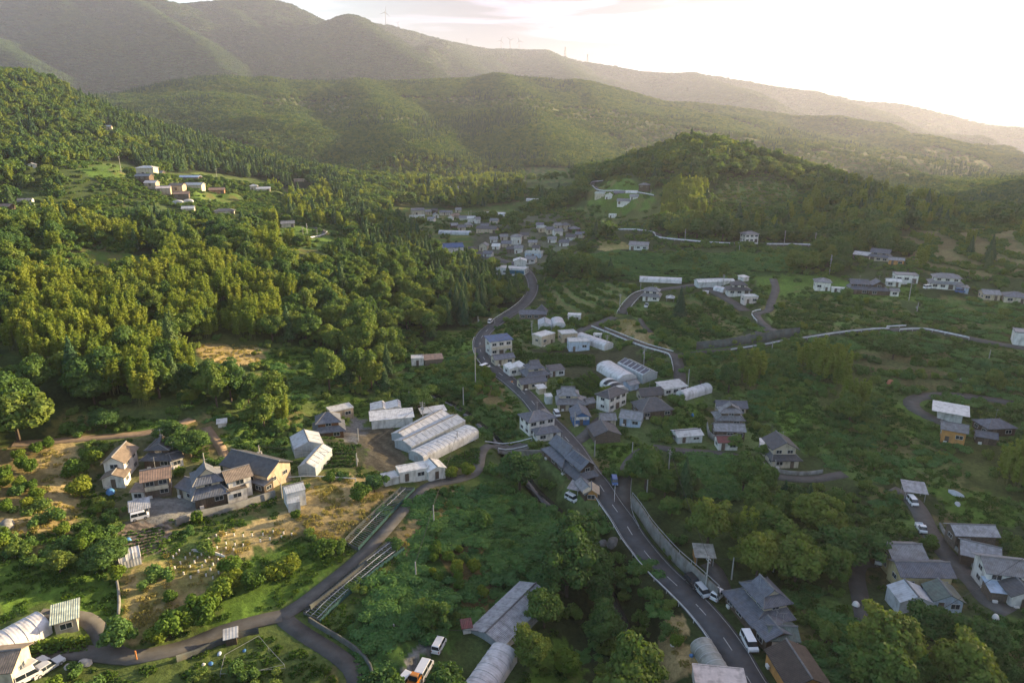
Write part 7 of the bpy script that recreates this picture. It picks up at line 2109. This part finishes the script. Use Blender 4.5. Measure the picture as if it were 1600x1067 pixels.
for sp in SP:
    A_ = scatter(sp)
    u, v, dep = project(A_[:, 0], A_[:, 1], A_[:, 2] + 2)
    inside = (u > -10) & (u < 1610) & (v > -10) & (v < 1075)
    size = np.where(inside, A_[:, 3] / dep, 0)
    order = np.argsort(-size); top = order[:MAXI[sp]]; rest = order[MAXI[sp]:]
    for q in top:
        x, y, z, s, sz, rot, var, zi = A_[q]
        kind_, where = ZONES[int(zi)]; where = where or 'on the open slope'
        big = 1 if s < .75 else (2 if s > 1.08 else 0)
        lab = PL[sp][3][big] + ' ' + (where if int(zi) else 'in the mixed woodland')
        plu = (lambda t_: t_ if t_.endswith('s') else t_ + 's')
        grp = plu(PL[sp][1]) + ' ' + (where if int(zi) else 'in the mixed woodland')
        own = place_label(PL[sp][3][big], x, y, z)
        plant(sp, x, y, z, s, sz, rot, var, own or lab, grp)
    B_ = A_[rest]; r_ = np.hypot(B_[:, 0], B_[:, 1])
    farm_ = sp + '_far'
    if farm_ in T:
        near_ = r_ < 430
        instancer(STN[sp], B_[near_], T[sp]); instancer('distant_' + STN[sp], B_[~near_], T[farm_])
    else: instancer(STN[sp], B_, T[sp])
    print('plants', sp, len(A_))
# distant canopy: clumps whose size grows with distance, on the far hills
rg = pcg(900); rows = []
r = 1000.0
pts = []
while r < 6300:
    st = max(5.5, r * .0042); n_ = int(R(88) * r / st)
    ph = (np.arange(n_) + .5) / n_ * R(88) - R(44) + rg.uniform(-.45, .45, n_) * st / r
    rr = r + rg.uniform(-.45, .45, n_) * st
    pts.append(np.c_[rr * np.sin(ph), rr * np.cos(ph), np.full(n_, st)])
    r += st * .9
pts = np.vstack(pts); X, Y, S_t = pts.T
Z = hz(X, Y)
m = shows(X, Y, Z, 14) & (look(block_t, X, Y) == 0)
open_ = (fbm(X / 260, Y / 260, 61, 3) > .04) & (np.hypot(X, Y) < 2400) & (Z < 170)
m &= ~(open_ & (rg.random(len(X)) < .8))
zi = look(cover, X, Y).astype(int); m &= (zi == 0) | (rg.random(len(X)) < .15)
X, Y, Z, S_t = X[m], Y[m], Z[m], S_t[m]
con = fbm(X / 150, Y / 150, 400, 3) + rg.uniform(-.3, .3, len(X)) > .55
sc_ = S_t / 5.6 * rg.uniform(.8, 1.25, len(X))
base = np.c_[X, Y, Z - .3, sc_ * 1.0, np.clip(sc_, 0, 1.15) * rg.uniform(.8, 1.15, len(X)), rg.uniform(0, 6.28, len(X)), rg.integers(0, 60, len(X))]
base[:, 3] *= .85
cb_ = base[con & (S_t < 13)]; cb_[:, 3] *= 1.0
instancer('far_hill_cedars', cb_, T['cedar_far'])
bb = base[~con & (S_t < 13)]
instancer('far_hill_wood', bb, T['broad_far'])
fb = base[S_t >= 13]; fb[:, 3] *= .55; fb[:, 4] = fb[:, 3] * .9
instancer('mountain_wood', fb, T['clump'])
print('far', len(cb_), len(bb), len(fb))
# grass and straw tufts near the camera side
for nm, tk, zs, dd, rmax, pr in (('grass', 'tuft', ('meadow','farm','garden','scrub','terrace','rgarden','vgarden','bushy'), 1.15, 230, .5), ('dry_grass', 'drytuft', ('dry',), 1.0, 260, .28)):
    nx = int(340 / dd); ny = int(rmax / dd)
    I, J = np.meshgrid(np.arange(nx), np.arange(ny))
    x = (I * dd - 170 + rg.uniform(-.5, .5, I.shape) * dd).ravel(); y = (J * dd + 60 + rg.uniform(-.5, .5, I.shape) * dd).ravel()
    ok = (np.abs(x) < y * .9 + 20) & np.isin(kinds[look(cover, x, y).astype(int)], zs) & ~look(block_s, x, y).astype(bool) & (rg.random(len(x)) < pr * np.clip(1 + 1.5 * fbm(x / 6, y / 6, 91, 3), 0, 2))
    x, y = x[ok], y[ok]; n_ = len(x); s = rg.uniform(.6, 1.4, n_)
    instancer(nm, np.c_[x, y, hz(x, y) - .03, s, s * rg.uniform(.7, 1.3, n_), rg.uniform(0, 6.28, n_), rg.integers(0, 60, n_)], T[tk])
    print(nm, n_)
